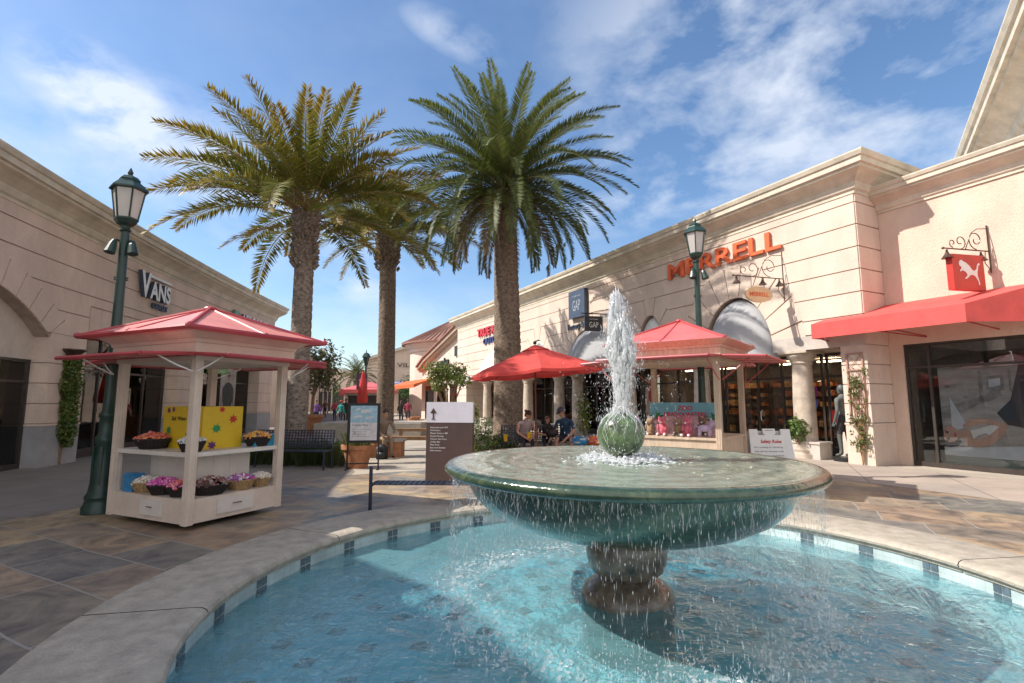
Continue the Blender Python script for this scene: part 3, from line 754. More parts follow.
def room(parent, W, a0, a1, o0, o1, zt, shelves='orangebox', seed=1):
    random.seed(seed); m = Mesh()
    m.box((a0, o1, 0), (a1, o1 + .05, zt), W); m.box((a0, o1, 0), (a0 + .05, o0, zt), W); m.box((a1 - .05, o1, 0), (a1, o0, zt), W)
    m.box((a0, o1, .012), (a1, o0, .03), W)
    m.build('room_wall', 'interior', parent)
    s = Mesh(); x = a0 + .1
    while x < a1 - .5:
        w = rnd(.5, 1.1); w = min(w, a1 - x - .1)
        for j in range(6):
            z = .35 + j * .36; y = x
            while y < x + w - .1:
                k = rnd(.12, .3)
                if rnd(0, 1) < .82: s.box((y, o1 + .06, z), (min(y + k, x + w), o1 + rnd(.3, .42), z + rnd(.12, .27)), W, mi=random.choice([0, 0, 1, 2, 3]))
                y += k + .02
        x += w + rnd(.05, .4)
    x = a0 + .6
    while x < a1 - .8:       # free standing racks and tables on the shop floor
        ob = rnd(o1 + .9, o0 - .7); hh = random.choice((.8, 1.3, 1.9)); w = rnd(.35, .7)
        s.box((x, ob, .03), (x + w, ob + .5, .1), W, mi=3); s.box((x + .03, ob + .2, .1), (x + w - .03, ob + .26, hh), W, mi=3)
        z = .2
        while z < hh:
            for q in (0, 1, 2, 3): s.box((x + q * w / 4 + .01, ob + .27, z), (x + (q + 1) * w / 4 - .01, ob + rnd(.4, .5), z + rnd(.1, .22)), W, mi=random.choice([0, 1, 2, 3]))
            z += .3
        x += w + rnd(.3, .7)
    s.build('shelf_stock', shelves, parent)['kind'] = 'stuff'
def stock(*a): return [K['orangebox'], mat('stock_a', a[0], .6, .3, 5), mat('stock_b', a[1], .6, .3, 5), mat('stock_c', a[2], .6, .3, 5)]
SF = -1.35
storefront(B1, WR, .62, 1.9, SF, 3.03, [1.15], gm='glass')
storefront(B1, WR, 2.0, 5.6, SF, 3.03, [2.5, 3.35, 4.25], door=(2.5, 4.25))
storefront(B1, WR, 5.7, 10.0, SF, 3.03, [6.8, 7.9, 8.9], door=(6.8, 7.9))
storefront(B1, WR, 10.1, 15.4, SF, 3.03, [11.2, 12.4, 13.4, 14.4], door=(11.2, 12.4))
storefront(B1, WR, 15.5, 20.0, SF, 3.03, [16.7, 17.6, 18.5], door=(16.7, 18.5))
storefront(B1, WR, 20.1, 27.4, SF, 3.03, [21.5, 22.8, 24.0, 25.2, 26.2])
room(B1, WR, .5, 10.05, SF - .2, SF - 3.4, 3.03, stock((.30, .10, .04), (.55, .30, .12), (.12, .08, .06)), 1)
room(B1, WR, 10.06, 15.45, SF - .2, SF - 2.4, 3.03, stock((.45, .04, .04), (.06, .07, .12), (.4, .38, .36)), 3)
room(B1, WR, 15.46, 20.05, SF - .2, SF - 2.4, 3.03, stock((.35, .34, .32), (.08, .10, .14), (.3, .05, .04)), 4)
room(B1, WR, 20.06, 28.0, SF - .2, SF - 2.4, 3.03, stock((.5, .48, .45), (.12, .1, .1), (.25, .2, .15)), 5)
# interior ceiling lamps over the shelves (lit shop)
K['lampin'] = emis_mat('shop_light', (1, .78, .52), 14)
for a in (1.4, 3.0, 4.4, 7.2, 9.0, 11.4, 13.6, 17.5, 22.5):
    m = Mesh(); m.box((a - .35, SF - 2.1, 2.93), (a + .35, SF - 1.9, 2.97), WR); m.build('ceiling_lamp', 'lampin', B1)
for i, a in enumerate((2.93, 3.78)):
    m = Mesh(); c = [WR(a + .36 * (1 if i else -1) * -1, SF + .07, z) for z in (.9, .93, 1.0, 1.12, 1.19, 1.22)]
    m.tube([WR(a + (.33 if i else -.33), SF + (.01 if k in (0, 5) else .09), z) for k, z in enumerate((.95, 1.0, 1.08, 1.17, 1.25, 1.3))], .014, 8); m.build('door_handle', 'white', B1)
# domed awnings in the arches
def dome(parent, c, Rr, H, out, z0, mt):
    m = Mesh(); na = 28; nv = 10; vs = []; fs = []
    for j in range(nv + 1):
        v = PI / 2 * j / nv
        for i in range(na + 1):
            p = PI * i / na; vs.append(WR(c + Rr * math.cos(p), -.30 + (out + .30) * math.sin(p) * math.sin(v), z0 + H * math.sin(p) * math.cos(v)))
    for j in range(nv):
        for i in range(na): a = j * (na + 1) + i; fs.append((a, a + 1, a + na + 2, a + na + 1))
    b = len(vs)
    for i in range(na + 1):
        p = PI * i / na; vs.append(WR(c + Rr * math.cos(p), -.30 + (out + .30) * math.sin(p), z0 - .2))
    r0 = nv * (na + 1)
    for i in range(na): fs.append((r0 + i, r0 + i + 1, b + i + 1, b + i))
    m.add(vs, fs); return m.build('dome_awning', mt, parent, smooth_angle=40)
for (c, zc, r, h, w), out, mt in zip(ARCH, (.35, .25, .75, .7, 1.1), ('greyfab', 'whitefab', 'greyfab', 'whitefab', 'whitefab')): dome(B1, c, r - .02, h - .03, out, 3.07, mt)

# ------------------------------------------------------------------ building with the red awning, set back one metre
B2 = thing('awning_shop', WR(-5, -1, 0), 'smooth peach walled shop with a red awning and tall windows at the right edge', 'building')
def W2(a, o, z): return WR(a, o - 1.0, z)
m = Mesh(); m.box((-14, -.4, 3.06), (-.035, 0, 6.9), W2); m.box((-.34, -.4, 0), (-.035, 0, 3.06), W2); m.build('wall', 'stucco_pk', B2)
m = Mesh(); sweep(m, [W2(-14, 0, 0), W2(-.037, 0, 0)], [(a, z) for a, z in corn(6.66, .72)][::-1]); m.build('cornice', 'cornice', B2)
m = Mesh(); m.box((-14, -6, 6.4), (-.4, -.4, 6.6), W2); m.box((-14, -6, 0), (-.4, -5.7, 6.4), W2); m.build('roof', 'base', B2)
storefront(B2, W2, -5.6, -.34, -.06, 3.06, [-4.3, -3.5, -.86], trans=2.46, base=.12, gm='glass')
storefront(B2, W2, -10.8, -5.7, -.06, 3.06, [-9.3, -7.6], trans=2.46, base=.12, gm='glassd')
room(B2, W2, -13, -.36, -.2, -4, 3.06, stock((.1, .08, .08), (.2, .18, .16), (.3, .05, .05)), 9)
# taller block rising behind the parapet, its deep cornice seen from below
TB = thing('tall_block', (17, 15, 0), 'tall peach block with a deep projecting cornice behind the awning shop', 'building')
q0 = Vector((12.9, 12.1, 0)); qd = Vector((.569, .822, 0)); qr = Vector((.822, -.569, 0))
def WTB(x, y, z): q = q0 + qd * x + qr * (1.15 - y); return (q.x, q.y, z)     # x along, y outward from its wall
m = Mesh(); m.box((-.6, -5, 6.6), (11, 0, 11.6), WTB); m.build('wall', 'stucco_pk', TB)
m = Mesh(); sweep(m, [WTB(-.6, -5, 0), WTB(-.6, 0, 0), WTB(11, 0, 0)][::1], [(a * 1.92, 10.35 + z * 1.75) for a, z in corn(0)][::-1]); m.build('cornice', 'cornice', TB)
# awning
m = Mesh(); A0, A1 = -2.35, 1.0
P = [(0, 4.15), (1.62, 3.66), (1.62, 3.27)]
vs = [W2(-3.3, 0.01, 4.15), W2(A0, 1.62, 3.66), W2(A1, 1.62, 3.66), W2(A1, 1.04, 3.83), W2(-.03, 1.04, 3.83), W2(-.03, .01, 4.15), W2(A0, 1.62, 3.27), W2(A1, 1.62, 3.27), W2(-3.3, .01, 3.27), W2(A1, 1.05, 3.27)]
fs = [(0, 1, 2, 3, 4, 5), (1, 6, 7, 2), (0, 8, 6, 1), (2, 7, 9, 3)]
m.add(vs, fs)
aw = tag(m.build('awning', 'fabawn'), 'red canvas awning over the tall shop windows at the right edge', 'awning')
m = Mesh()
for a in (A0 + .05, -.9, .9): m.tube([W2(a, .02 if a < 0 else 1.06, 3.22), W2(a, 1.55, 3.3)], .018, 6)
m.tube([W2(A0 + .03, 1.58, 3.3), W2(A1 - .03, 1.58, 3.3)], .02, 6); m.tube([W2(-.9, .02, 3.2), W2(-.55, 1.55, 3.3)], .016, 6)
m.build('awning_frame', 'redmetal', aw)
# poster behind the glass (flat print of a woman lying on a white bench before a grey facade)
pw = thing('window_poster', W2(-2.2, -.22, .4), 'large window poster of a woman in white lying on a bench against grey buildings', 'poster')
m = Mesh(); m.box((-3.9, -.24, .06), (-.96, -.212, 2.44), W2); m.build('print', mat('poster_grey', (.46, .42, .40), .4, .15, 2, stretch=(1, 1, 3)), pw)
def WP(x, y, z): return W2(-.96 - x * 1.18, -.21 + y, .42 + z)
m = Mesh()
m.mi = 0; flat(m, [(0, -.34), (2.45, -.34), (2.45, -.14), (0, -.10)], .004, WP)
m.mi = 1; flat(m, [(0, -.10), (2.45, -.13), (2.45, .24), (1.2, .20), (.6, .12), (0, .08)], .005, WP)
flat(m, [(.17, 1.28), (.43, .58), (.16, .46)], .0052, WP)
m.mi = 6
for P_ in ([(0, .7), (0, 1.05), (.5, 1.22), (1.0, 1.45), (1.0, 1.30), (.5, 1.02)], [(.10, 1.50), (.10, 1.58), (.32, 1.60), (.32, 1.53)], [(.66, 1.0), (.66, 1.9), (.72, 1.9), (.72, 1.0)], [(.78, 1.35), (.78, 1.75), (1.05, 1.80), (1.05, 1.45)], [(.40, 1.25), (.40, 1.32), (.6, 1.35), (.6, 1.28)], [(1.12, 1.4), (1.12, 1.9), (1.16, 1.9), (1.16, 1.4)]): flat(m, P_, .004, WP)
m.mi = 1; flat(m, [(.82, 1.50), (.82, 1.68), (1.0, 1.72), (1.0, 1.56)], .006, WP)
m.mi = 4; flat(m, [(.0, .10), (.1, .08), (.24, .13), (.30, .24), (.26, .34), (.14, .40), (.02, .50), (.0, .45)], .007, WP)
m.mi = 2
flat(m, [(.0, .30), (.02, .50), (.09, .585), (.18, .575), (.25, .50), (.275, .42), (.26, .33), (.18, .22), (.09, .20), (.02, .24)], .009, WP)
flat(m, [(.26, .46), (.36, .52), (.46, .50), (.46, .34), (.34, .30), (.27, .32)], .008, WP)
flat(m, [(.36, .14), (.34, .32), (.46, .36), (.60, .30), (.74, .26), (.60, .12)], .0095, WP)
flat(m, [(.62, .14), (.78, .20), (.98, .44), (1.04, .60), (1.0, .66), (.90, .60), (.76, .42), (.60, .30)], .012, WP)
flat(m, [(1.02, .56), (1.02, .68), (.84, .76), (.62, .80), (.44, .74), (.34, .62), (.36, .56), (.48, .60), (.64, .68), (.84, .64)], .013, WP)
m.mi = 3; flat(m, [(.46, .50), (.58, .54), (.74, .62), (.98, .72), (.94, .50), (.78, .38), (.70, .46), (.58, .40), (.50, .30)], .0105, WP)
m.mi = 4
flat(m, [(.90, .92), (1.12, 1.22), (1.29, 2.01), (2.45, 2.01), (2.45, .30), (1.3, .60), (1.04, .66)], .0115, WP)
for x, z in ((.075, .44), (.09, .29)): flat(m, blob(x, z, .020, .035), .013, WP)
for x, z in ((.045, .46), (.06, .27)): flat(m, blob(x, z, .008, .05), .0135, WP)
m.mi = 5; flat(m, blob(.205, .385, .018, .05), .013, WP)
m.build('figure', [mat('po_green', (.16, .21, .18), .5, .1), mat('po_white', (.66, .66, .70), .5, .05), mat('po_skin', (.60, .36, .28), .5, .05), 'white', mat('po_dark', (.05, .05, .07), .5, .1), mat('po_lip', (.5, .06, .06), .4, .1), mat('po_grey', (.34, .31, .30), .5, .2, 6)], pw)

# ------------------------------------------------------------------ left hand building (curved, in shade)
B3 = thing('curved_shop_row', WL(6, 0, 0), 'long tan shop row with a curved front and low arches on the left, in shade', 'building')
XL0, XL1 = -11.5, 18.6
LA = [(-.25, .06, 4.24, 4.24, 2.88)]
LO = [(-.25, .06, 4.90, 4.90, 3.35)]
flatb = (3.75, XL1)
m = Mesh(); zs = [3.55, 4.2, 4.8, 5.4, 6.05]
courses(m, WL, XL0, 4.02, [3.3, 3.9, 4.5, 5.1, 5.7, 6.05], -.02, .03, LO)
courses(m, WL, 4.02, XL1, [4.22, 4.5, 5.1, 5.7, 6.05], -.02, .03, [])
voussoirs(m, WL, -.25, .06, 4.24, 4.24, .66, 15, -.02, .03, a0=R(41), a1=R(139), zfloor=3.31)
x = 4.06
while x < XL1 - .4: m.box((x + .012, -.02, 3.52), (min(x + .46, XL1), .03, 4.2), WL); x += .46
m.build('wall_cladding', 'stucco_l', B3)
m = Mesh(); wall_panel(m, WL, XL0, 4.0, 3.2, 6.3, -.55, -.004, LA, nmax=.8); wall_panel(m, WL, 4.0, XL1 - .01, 3.5, 6.3, -.55, -.004, [], nmax=.8); m.build('wall', mat('groove_tan', (.43, .33, .27), .9, .1), B3)
path = [WL(XL0 + i * .5, 0, 0) for i in range(int((XL1 - XL0) / .5) + 1)]
path.append(WL(XL1, 0, 0)); path.append(WL(XL1, -7, 0))
m = Mesh(); sweep(m, path[::-1], corn(6.02, .97)[::-1]); m.build('cornice', 'cornice', B3)
m = Mesh(); m.box((XL0, -8, 6.1), (XL1 - .1, -.3, 6.3), WL, n=30); m.box((XL1 - .3, -7, 0), (XL1 - .02, -.6, 6.1), WL); m.box((XL0, -8, 0), (XL1, -7.7, 6.1), WL, n=20); m.build('roof', 'base', B3)
for a0, a1 in ((-5.0, -3.15), (2.65, 4.0), (9.3, 10.6), (16.9, 18.6)):
    pier('pier', a0, a1, -.75, .034, B3, 3.5 if a0 > 3 else 3.3, WL, mt='stucco_l')
# infill over the arched window, window frames and rooms
m = Mesh(); wall_panel(m, WL, -3.15, 2.65, 2.62, 4.4, -.5, -.33, [], nmax=.8); m.build('arch_infill', mat('infill_plaster', (.58, .50, .42), .85, .05), B3)
storefront(B3, WL, -3.1, 2.65, -.36, 2.62, [-1.2, .7, 1.7], trans=2.08, base=.12)
storefront(B3, WL, 4.01, 9.3, -.5, 3.5, [4.9, 5.6, 6.8, 8.0], trans=2.5, door=(5.6, 6.8))
storefront(B3, WL, 10.6, 16.9, -.5, 3.5, [11.8, 12.8, 13.8, 15.2], trans=2.5, door=(12.8, 13.8))
room(B3, WL, -3.6, 3.2, -.9, -4, 3.1, stock((.1, .1, .1), (.3, .15, .06), (.2, .2, .2)), 11)
room(B3, WL, 3.25, 9.8, -.8, -4, 3.4, stock((.3, .3, .3), (.08, .08, .1), (.3, .06, .05)), 12)
room(B3, WL, 9.85, 17.8, -.8, -4, 3.4, stock((.35, .3, .25), (.1, .08, .08), (.25, .1, .08)), 13)
for s in (.9, 6, 8, 12, 14.5):
    m = Mesh(); m.box((s - .4, -2.4, 3.0), (s + .4, -2.1, 3.05), WL); m.build('ceiling_lamp', 'lampin', B3)
# gabled tower just left of the frame; its shade falls over the near side of the pool
TW = thing('gabled_tower', (-12.5, 5.2, 0), 'tall gabled end block of the tan shop row, left of the pool', 'building')
m = Mesh()
Wg = lambda y, x, z: (x, y, z)
m.prism([(6.3, 0), (6.3, 6.9), (5.4, 7.8), (4.1, 9.1), (2.9, 9.8), (0.5, 10.9), (-2, 9.4), (-6, 8.5), (-6, 0)], -14.0, -10.5, Wg)
m.build('wall', 'stucco_l', TW)
m = Mesh()
m.prism([(6.6, 6.9), (5.45, 7.85), (4.15, 9.15), (2.95, 9.85), (.5, 10.95), (-2, 9.45), (-6.2, 8.5), (-6.2, 8.8), (-2, 9.75), (.5, 11.25), (3.0, 10.15), (4.25, 9.45), (5.6, 8.1), (6.9, 7.0)], -14.2, -10.2, Wg)
m.build('roof', 'cornice', TW)
# ------------------------------------------------------------------ street lamps
def lamp(x, y, h, label, rz=0):
    t = thing('street_lamp', (x, y, 0), label, 'street lamp', 'green street lamps', rz)
    Wm = WM[t.name]; c = (0, 0, 0); s = h / 5.2
    m = Mesh()
    m.lathe([(.225, 0), (.225, .10), (.20, .14), (.19, .20), (.205, .23), (.165, .30), (.15, .42), (.135, .75), (.12, .98), (.135, 1.02), (.135, 1.08), (.105, 1.12), (.10, 1.35), (.115, 1.38), (.115, 1.42), (.085, 1.46), (.075, 1.7), (.058, 4.15 * s), (.055, h - 1.0)], c, 20, T=Wm)
    for k in range(8): a = 2 * PI * k / 8; m.box((-.02, .12, .3), (.02, .15, .95), T=Wm @ Matrix.Rotation(a, 4, 'Z'))
    m.build('pole', 'green', t, smooth_angle=40)
    z0 = h - 1.0; m = Mesh()
    m.lathe([(.055, z0), (.085, z0 + .02), (.06, z0 + .05), (.07, z0 + .09), (.13, z0 + .13), (.165, z0 + .19), (.165, z0 + .215)], c, 6, T=Wm)
    m.build('lantern_base', 'green', t)
    m = Mesh(); m.lathe([(.145, z0 + .21), (.215, z0 + .66)], c, 6, T=Wm); g_ = m.build('glass', 'frost', t)
    m = Mesh()
    for k in range(6):
        a = 2 * PI * k / 6; p = Wm @ Vector((.152 * math.cos(a), .152 * math.sin(a), z0 + .21)); q = Wm @ Vector((.222 * math.cos(a), .222 * math.sin(a), z0 + .665)); m.tube([p, q], .013, 5)
    m.lathe([(.225, z0 + .655), (.265, z0 + .665), (.265, z0 + .69), (.20, z0 + .76), (.15, z0 + .80), (.14, z0 + .82), (.15, z0 + .835), (.10, z0 + .89), (.045, z0 + .91), (.03, z0 + .93), (.042, z0 + .955), (.03, z0 + .985), (.006, z0 + 1.04)], c, 6, T=Wm)
    m.build('lantern_top', 'green', t)
    for sgn in (-.6, .6):      # two floodlights on short arms
        m = Mesh(); M4 = Wm
        m.tube([M4 @ Vector((.05 * sgn, 0, z0 - .16)), M4 @ Vector((.16 * sgn, -.02, z0 - .13)), M4 @ Vector((.2 * sgn, -.04, z0 - .17))], .014, 6)
        m.tube([M4 @ Vector((.19 * sgn, -.03, z0 - .15)), M4 @ Vector((.21 * sgn, -.06, z0 - .22)), M4 @ Vector((.25 * sgn, -.09, z0 - .36))], [.035, .055, .075], 10)
        m.build('floodlight', 'green', t)
    m = Mesh()
    for z in (z0 - .75, z0 - .72): m.tube([Wm @ Vector((-.09, 0, z)), Wm @ Vector((.09, 0, z))], .012, 6)
    m.build('bracket', 'green', t)
    return t
lamp(-5.98, 7.65, 5.2, 'green lantern street lamp beside the candy kiosk on the left', R(20))
lamp(4.05, 10.95, 5.62, 'green lantern street lamp behind the toy kiosk on the right', R(10))

# ------------------------------------------------------------------ kiosks
def kiosk(corner, ang1, ang2, L1, L2, label, pm, left, dz=0, E_=.30, apz=0):
    """corner post nearest the camera, edges along ang1 (left side) and ang2 (right side)"""
    u = Vector((math.cos(ang1), math.sin(ang1), 0)); v = Vector((math.cos(ang2), math.sin(ang2), 0)); c0 = Vector(corner)
    cen = c0 + u * L1 / 2 + v * L2 / 2
    t = thing('kiosk', tuple(cen), label, 'kiosk', 'market kiosks', math.atan2(v.y, v.x))
    def W(a, b, z): q = c0 + u * a + v * b; return (q.x, q.y, z)
    p = .10; zt = 2.28 + dz
    for a, b in ((0, 0), (L1 - p, 0), (0, L2 - p), (L1 - p, L2 - p)):
        m = Mesh(); m.box((a, b, .07), (a + p, b + p, zt), W)
        for k in (.035, .075): m.box((a + k - .003, b - .006, .1), (a + k + .003, b, zt - .1), W); m.box((a - .006, b + k - .003, .1), (a, b + k + .003, zt - .1), W)
        m.build('post', pm, t)
    if left:
        m = Mesh()
        m.box((p, .02, .08), (L1 - p, L2 - .02, .38), W); m.box((.02, p, .08), (L1 - .02, L2 - p, .378), W)
        m.build('base_cabinet', 'kcream', t)
        for a0, b0, a1, b1 in ((.5, .0, .95, .018), (.0, .42, .018, .95)):
            m = Mesh(); m.box((a0, b0, .14), (a1, b1, .33), W); d = m.build('drawer', 'kwhite', t)
            m = Mesh()
            if a1 - a0 > .1: m.tube([W(a0 + .17, -.02, .25), W(a0 + .28, -.02, .25)], .006, 6)
            else: m.tube([W(-.02, b0 + .2, .25), W(-.02, b0 + .33, .25)], .006, 6)
            m.build('handle', 'bronze', d)
        m = Mesh(); m.box((.34, .34, .38), (L1 - .34, L2 - .3, .90), W)
        for b in (.55, .8): m.box((.334, b, .42), (.34, b + .004, .88), W)
        m.build('inner_cabinet', 'kwhite', t)
        m = Mesh(); m.box((.03, .03, .90), (L1 - .03, L2 - .03, .955), W); m.build('shelf', 'kwhite', t)
        for a, b in ((.3, .25), (L1 - .3, .3), (.3, L2 - .25), (L1 - .35, L2 - .3)):
            m = Mesh(); m.tube([W(a, b - .02, .05), W(a, b + .02, .05)], .05, 12); m.build('wheel', 'black', t)
    else:
        m = Mesh()
        m.box((p, .04, .0), (L1 - p, L2 - .04, .92), W); m.box((.04, p, .0), (L1 - .04, L2 - p, .918), W)
        m.build('counter', 'kwood', t)
        m = Mesh(); m.box((.01, .01, .92), (L1 - .01, L2 - .01, .96), W); m.build('shelf', 'kwood', t)
    # fascia: two stepped bands, slightly flaring
    m = Mesh()
    def ring(e0, z0, e1, z1, th=.05):
        vs = []
        for e, z in ((e0, z0), (e1, z1), (e1 - th, z1), (e0 - th, z0)):
            vs += [W(-e, -e, z), W(L1 + e, -e, z), W(L1 + e, L2 + e, z), W(-e, L2 + e, z)]
        fs = []
        for r_ in range(4):
            n_ = (r_ + 1) % 4
            for k in range(4): fs.append((r_ * 4 + k, r_ * 4 + (k + 1) % 4, n_ * 4 + (k + 1) % 4, n_ * 4 + k))
        m.add(vs, fs)
    ring(.02, 2.28 + dz, .02, 2.36 + dz); ring(.06, 2.36 + dz, .06, 2.50 + dz); ring(.07, 2.503 + dz, .09, 2.55 + dz); ring(.09, 2.552 + dz, .22, 2.64 + dz)
    m.build('fascia', 'kcream' if left else 'kwood', t)
    m = Mesh(); m.box((0, 0, 2.285 + dz), (L1, L2, 2.31 + dz), W); m.build('ceiling', 'kwhite' if left else 'kwood', t)
    # hip roof with battens
    ap = W(L1 / 2, L2 / 2, 3.02 + apz); ze = 2.66 + dz
    cs = [W(-E_, -E_, ze), W(L1 + E_, -E_, ze), W(L1 + E_, L2 + E_, ze), W(-E_, L2 + E_, ze)]; lo = [(q[0], q[1], ze - .03) for q in cs]
    m = Mesh(); m.add(cs + lo + [ap], [(0, 1, 8), (1, 2, 8), (2, 3, 8), (3, 0, 8), (0, 4, 5, 1), (1, 5, 6, 2), (2, 6, 7, 3), (3, 7, 4, 0), (7, 6, 5, 4)])
    rf = m.build('roof', 'redroof' if left else 'redroof2', t)
    m = Mesh(); apv = Vector(ap)
    for k in range(4):
        a = Vector(cs[k]); b = Vector(cs[(k + 1) % 4])
        m.tube([a + Vector((0, 0, .0)), apv + Vector((0, 0, .012))], .026, 6); mid = (a + b) / 2
        m.tube([mid + Vector((0, 0, 0)), apv], .017, 6); m.tube([a - Vector((0, 0, .012)), b - Vector((0, 0, .012))], .034, 6)
        m.ball(mid, .035, 8, 6); m.ball(a, .045, 8, 6)
    m.ball(ap, (.09, .09, .04), 12, 6)
    m.build('roof_trim', 'redmetal', rf)
    # lift-up flaps on four sides with struts
    F = .64 if left else .72; z0 = 2.345 + dz; z1 = 2.30 + dz
    def flap(P, Q, out):
        P = Vector(P); Q = Vector(Q); out = Vector(out); d = (Q - P)
        m = Mesh(); a = P; b = Q; c = Q + out * F; e = P + out * F
        vs = [a, b, c, e]; vs = [Vector((q.x, q.y, z0 if i < 2 else z1)) for i, q in enumerate(vs)]
        m.add(vs + [q + Vector((0, 0, .018)) for q in vs], [(0, 1, 2, 3), (7, 6, 5, 4), (0, 4, 5, 1), (1, 5, 6, 2), (2, 6, 7, 3), (3, 7, 4, 0)])
        fl = m.build('flap', 'redroof' if left else 'redroof2', t)
        m = Mesh(); w = [q + Vector((0, 0, .008)) for q in vs]
        for i in range(4): m.tube([w[i], w[(i + 1) % 4]], .026, 6)
        for k in (.33, .66): m.tube([w[0].lerp(w[1], k), w[3].lerp(w[2], k)], .015, 6)
        m.build('flap_frame', 'redmetal', fl)
        for e_, k in ((P, .06), (Q, .94)):
            m = Mesh(); s0 = P.lerp(Q, .02 if k < .5 else .98); s0 = Vector((s0.x, s0.y, 1.98)); e1 = P.lerp(Q, k) + out * F * .62; e1 = Vector((e1.x, e1.y, z1 + .012)); mid = s0.lerp(e1, .5) - Vector((0, 0, .012))
            m.tube([s0, mid, e1], .010, 6); m.build('strut', 'white' if left else 'redmetal', t)
    flap(W(-.06, -.06, 0), W(L1 + .06, -.06, 0), -v); flap(W(-.06, -.06, 0), W(-.06, L2 + .06, 0), -u)
    flap(W(-.06, L2 + .06, 0), W(L1 + .06, L2 + .06, 0), v); flap(W(L1 + .06, -.06, 0), W(L1 + .06, L2 + .06, 0), u)
    return t, W
KL, WK = kiosk((-4.02, 6.5, 0), R(155), R(65), 1.70, 1.42, 'white candy kiosk with pink hipped roof on the left, full of candy baskets', 'kcream', True, -.15, .36, -.05)
KR, WQ = kiosk((3.62, 8.95, 0), R(143), R(53), 1.92, 1.8, 'wooden kiosk with a red hipped roof and pink plush toys, behind the fountain', 'kwood', False, .05, .16, .20)

# candy baskets
def basket(W, a, b, z, r, cols, label, dark=True, h=.13, tilt=None):
    x, y, z = W(a, b, z); t = thing('candy_basket', (x, y, z), label, 'basket', 'candy baskets on the kiosk')
    m = Mesh(); m.lathe([(r * .62, 0), (r * .68, .01), (r * .92, h * .8), (r * 1.0, h), (r * .97, h + .012), (r * .88, h * .9), (r * .6, .02)], (x, y, z), 26)
    for k in range(26):
        q = 2 * PI * k / 26; m.tube([(x + r * .64 * math.cos(q), y + r * .64 * math.sin(q), z), (x + r * 1.0 * math.cos(q), y + r * 1.0 * math.sin(q), z + h)], .006, 5)
    m.build('basket', 'basketd' if dark else 'basket', t)
    m = Mesh()
    for i in range(150):
        q = rnd(0, 2 * PI); rr = r * .93 * math.sqrt(rnd(0, 1)); zz = z + h * .9 + (1 - (rr / r) ** 2) * r * .42 + rnd(-.01, .012); s = rnd(.012, .024)
        T = Matrix.Rotation(rnd(0, 3), 4, (rnd(-1, 1), rnd(-1, 1), rnd(-1, 1)))
        m.ball((x + rr * math.cos(q), y + rr * math.sin(q), zz), (s * 1.5, s, s * .8), 6, 4, mi=random.randrange(len(cols)), T=T)
        if i % 2: m.octa((x + rr * math.cos(q), y + rr * math.sin(q), zz + .004), s * .9, s * 1.9, (rnd(-1, 1), rnd(-1, 1), .3), mi=random.randrange(len(cols)))
    o = m.build('wrapped_candy', [candy(c) for c in cols], t); o['kind'] = 'stuff'
    return t
CN = {}
def candy(c):
    if c not in CN: CN[c] = mat('candy_wrap', c, .22, .12, 30, coat=.5)
    return CN[c]
random.seed(21)
Wt, Sv, Pk, Mg, Rd, Or, Ye, Pu, Bn, Bl = (.75, .72, .7), (.6, .6, .62), (.75, .22, .5), (.62, .08, .38), (.62, .09, .07), (.75, .28, .1), (.75, .5, .08), (.25, .08, .4), (.28, .15, .12), (.05, .28, .62)
basket(WK, 1.15, .22, .955, .22, [Rd, (.72, .2, .14), Or], 'dark basket of red wrapped candy on the upper shelf, left of the front post')
basket(WK, .22, .16, .955, .16, [Wt, Sv], 'dark basket of silver white candy behind the front post on the upper shelf')
basket(WK, .2, 1.12, .955, .19, [Or, Ye, (.8, .42, .1)], 'dark basket of orange and yellow candy at the right end of the upper shelf')
basket(WK, 1.14, .18, .38, .18, [Wt, (.6, .45, .33)], 'light wicker basket of white candy on the lower shelf beside the blue bag', False)
basket(WK, .76, .18, .38, .20, [Mg, Pk], 'dark basket of magenta candy on the lower shelf')
basket(WK, .38, .18, .38, .18, [(.72, .3, .3), Rd, Pk], 'dark basket of coral red candy low behind the front post')
basket(WK, .21, .44, .38, .235, [Bn, (.5, .38, .36), (.2, .08, .08)], 'dark basket heaped with brown and white candy low beside the front post')
basket(WK, .19, .88, .38, .185, [Pu, Mg, Wt], 'light wicker basket of purple and pink candy on the lower shelf', False)
basket(WK, .17, 1.19, .38, .15, [(.7, .6, .42), Wt], 'light wicker basket of cream candy at the right end of the lower shelf', False)
m = Mesh()
def WB(x, y, z): return WK(1.52 - x, .08 + y, .38 + z)
vs = []
m.box((0, 0, 0), (.24, .14, .24), WB); m.box((.03, .13, .16), (.16, .2, .22), WB)
solo(m, 'paper_bag', mat('blue_bag', (.03, .22, .45), .4, .2, 20), 'shiny blue bag on the lower shelf at the far left of the candy kiosk', 'bag', base=WK(1.24, .16, .38))
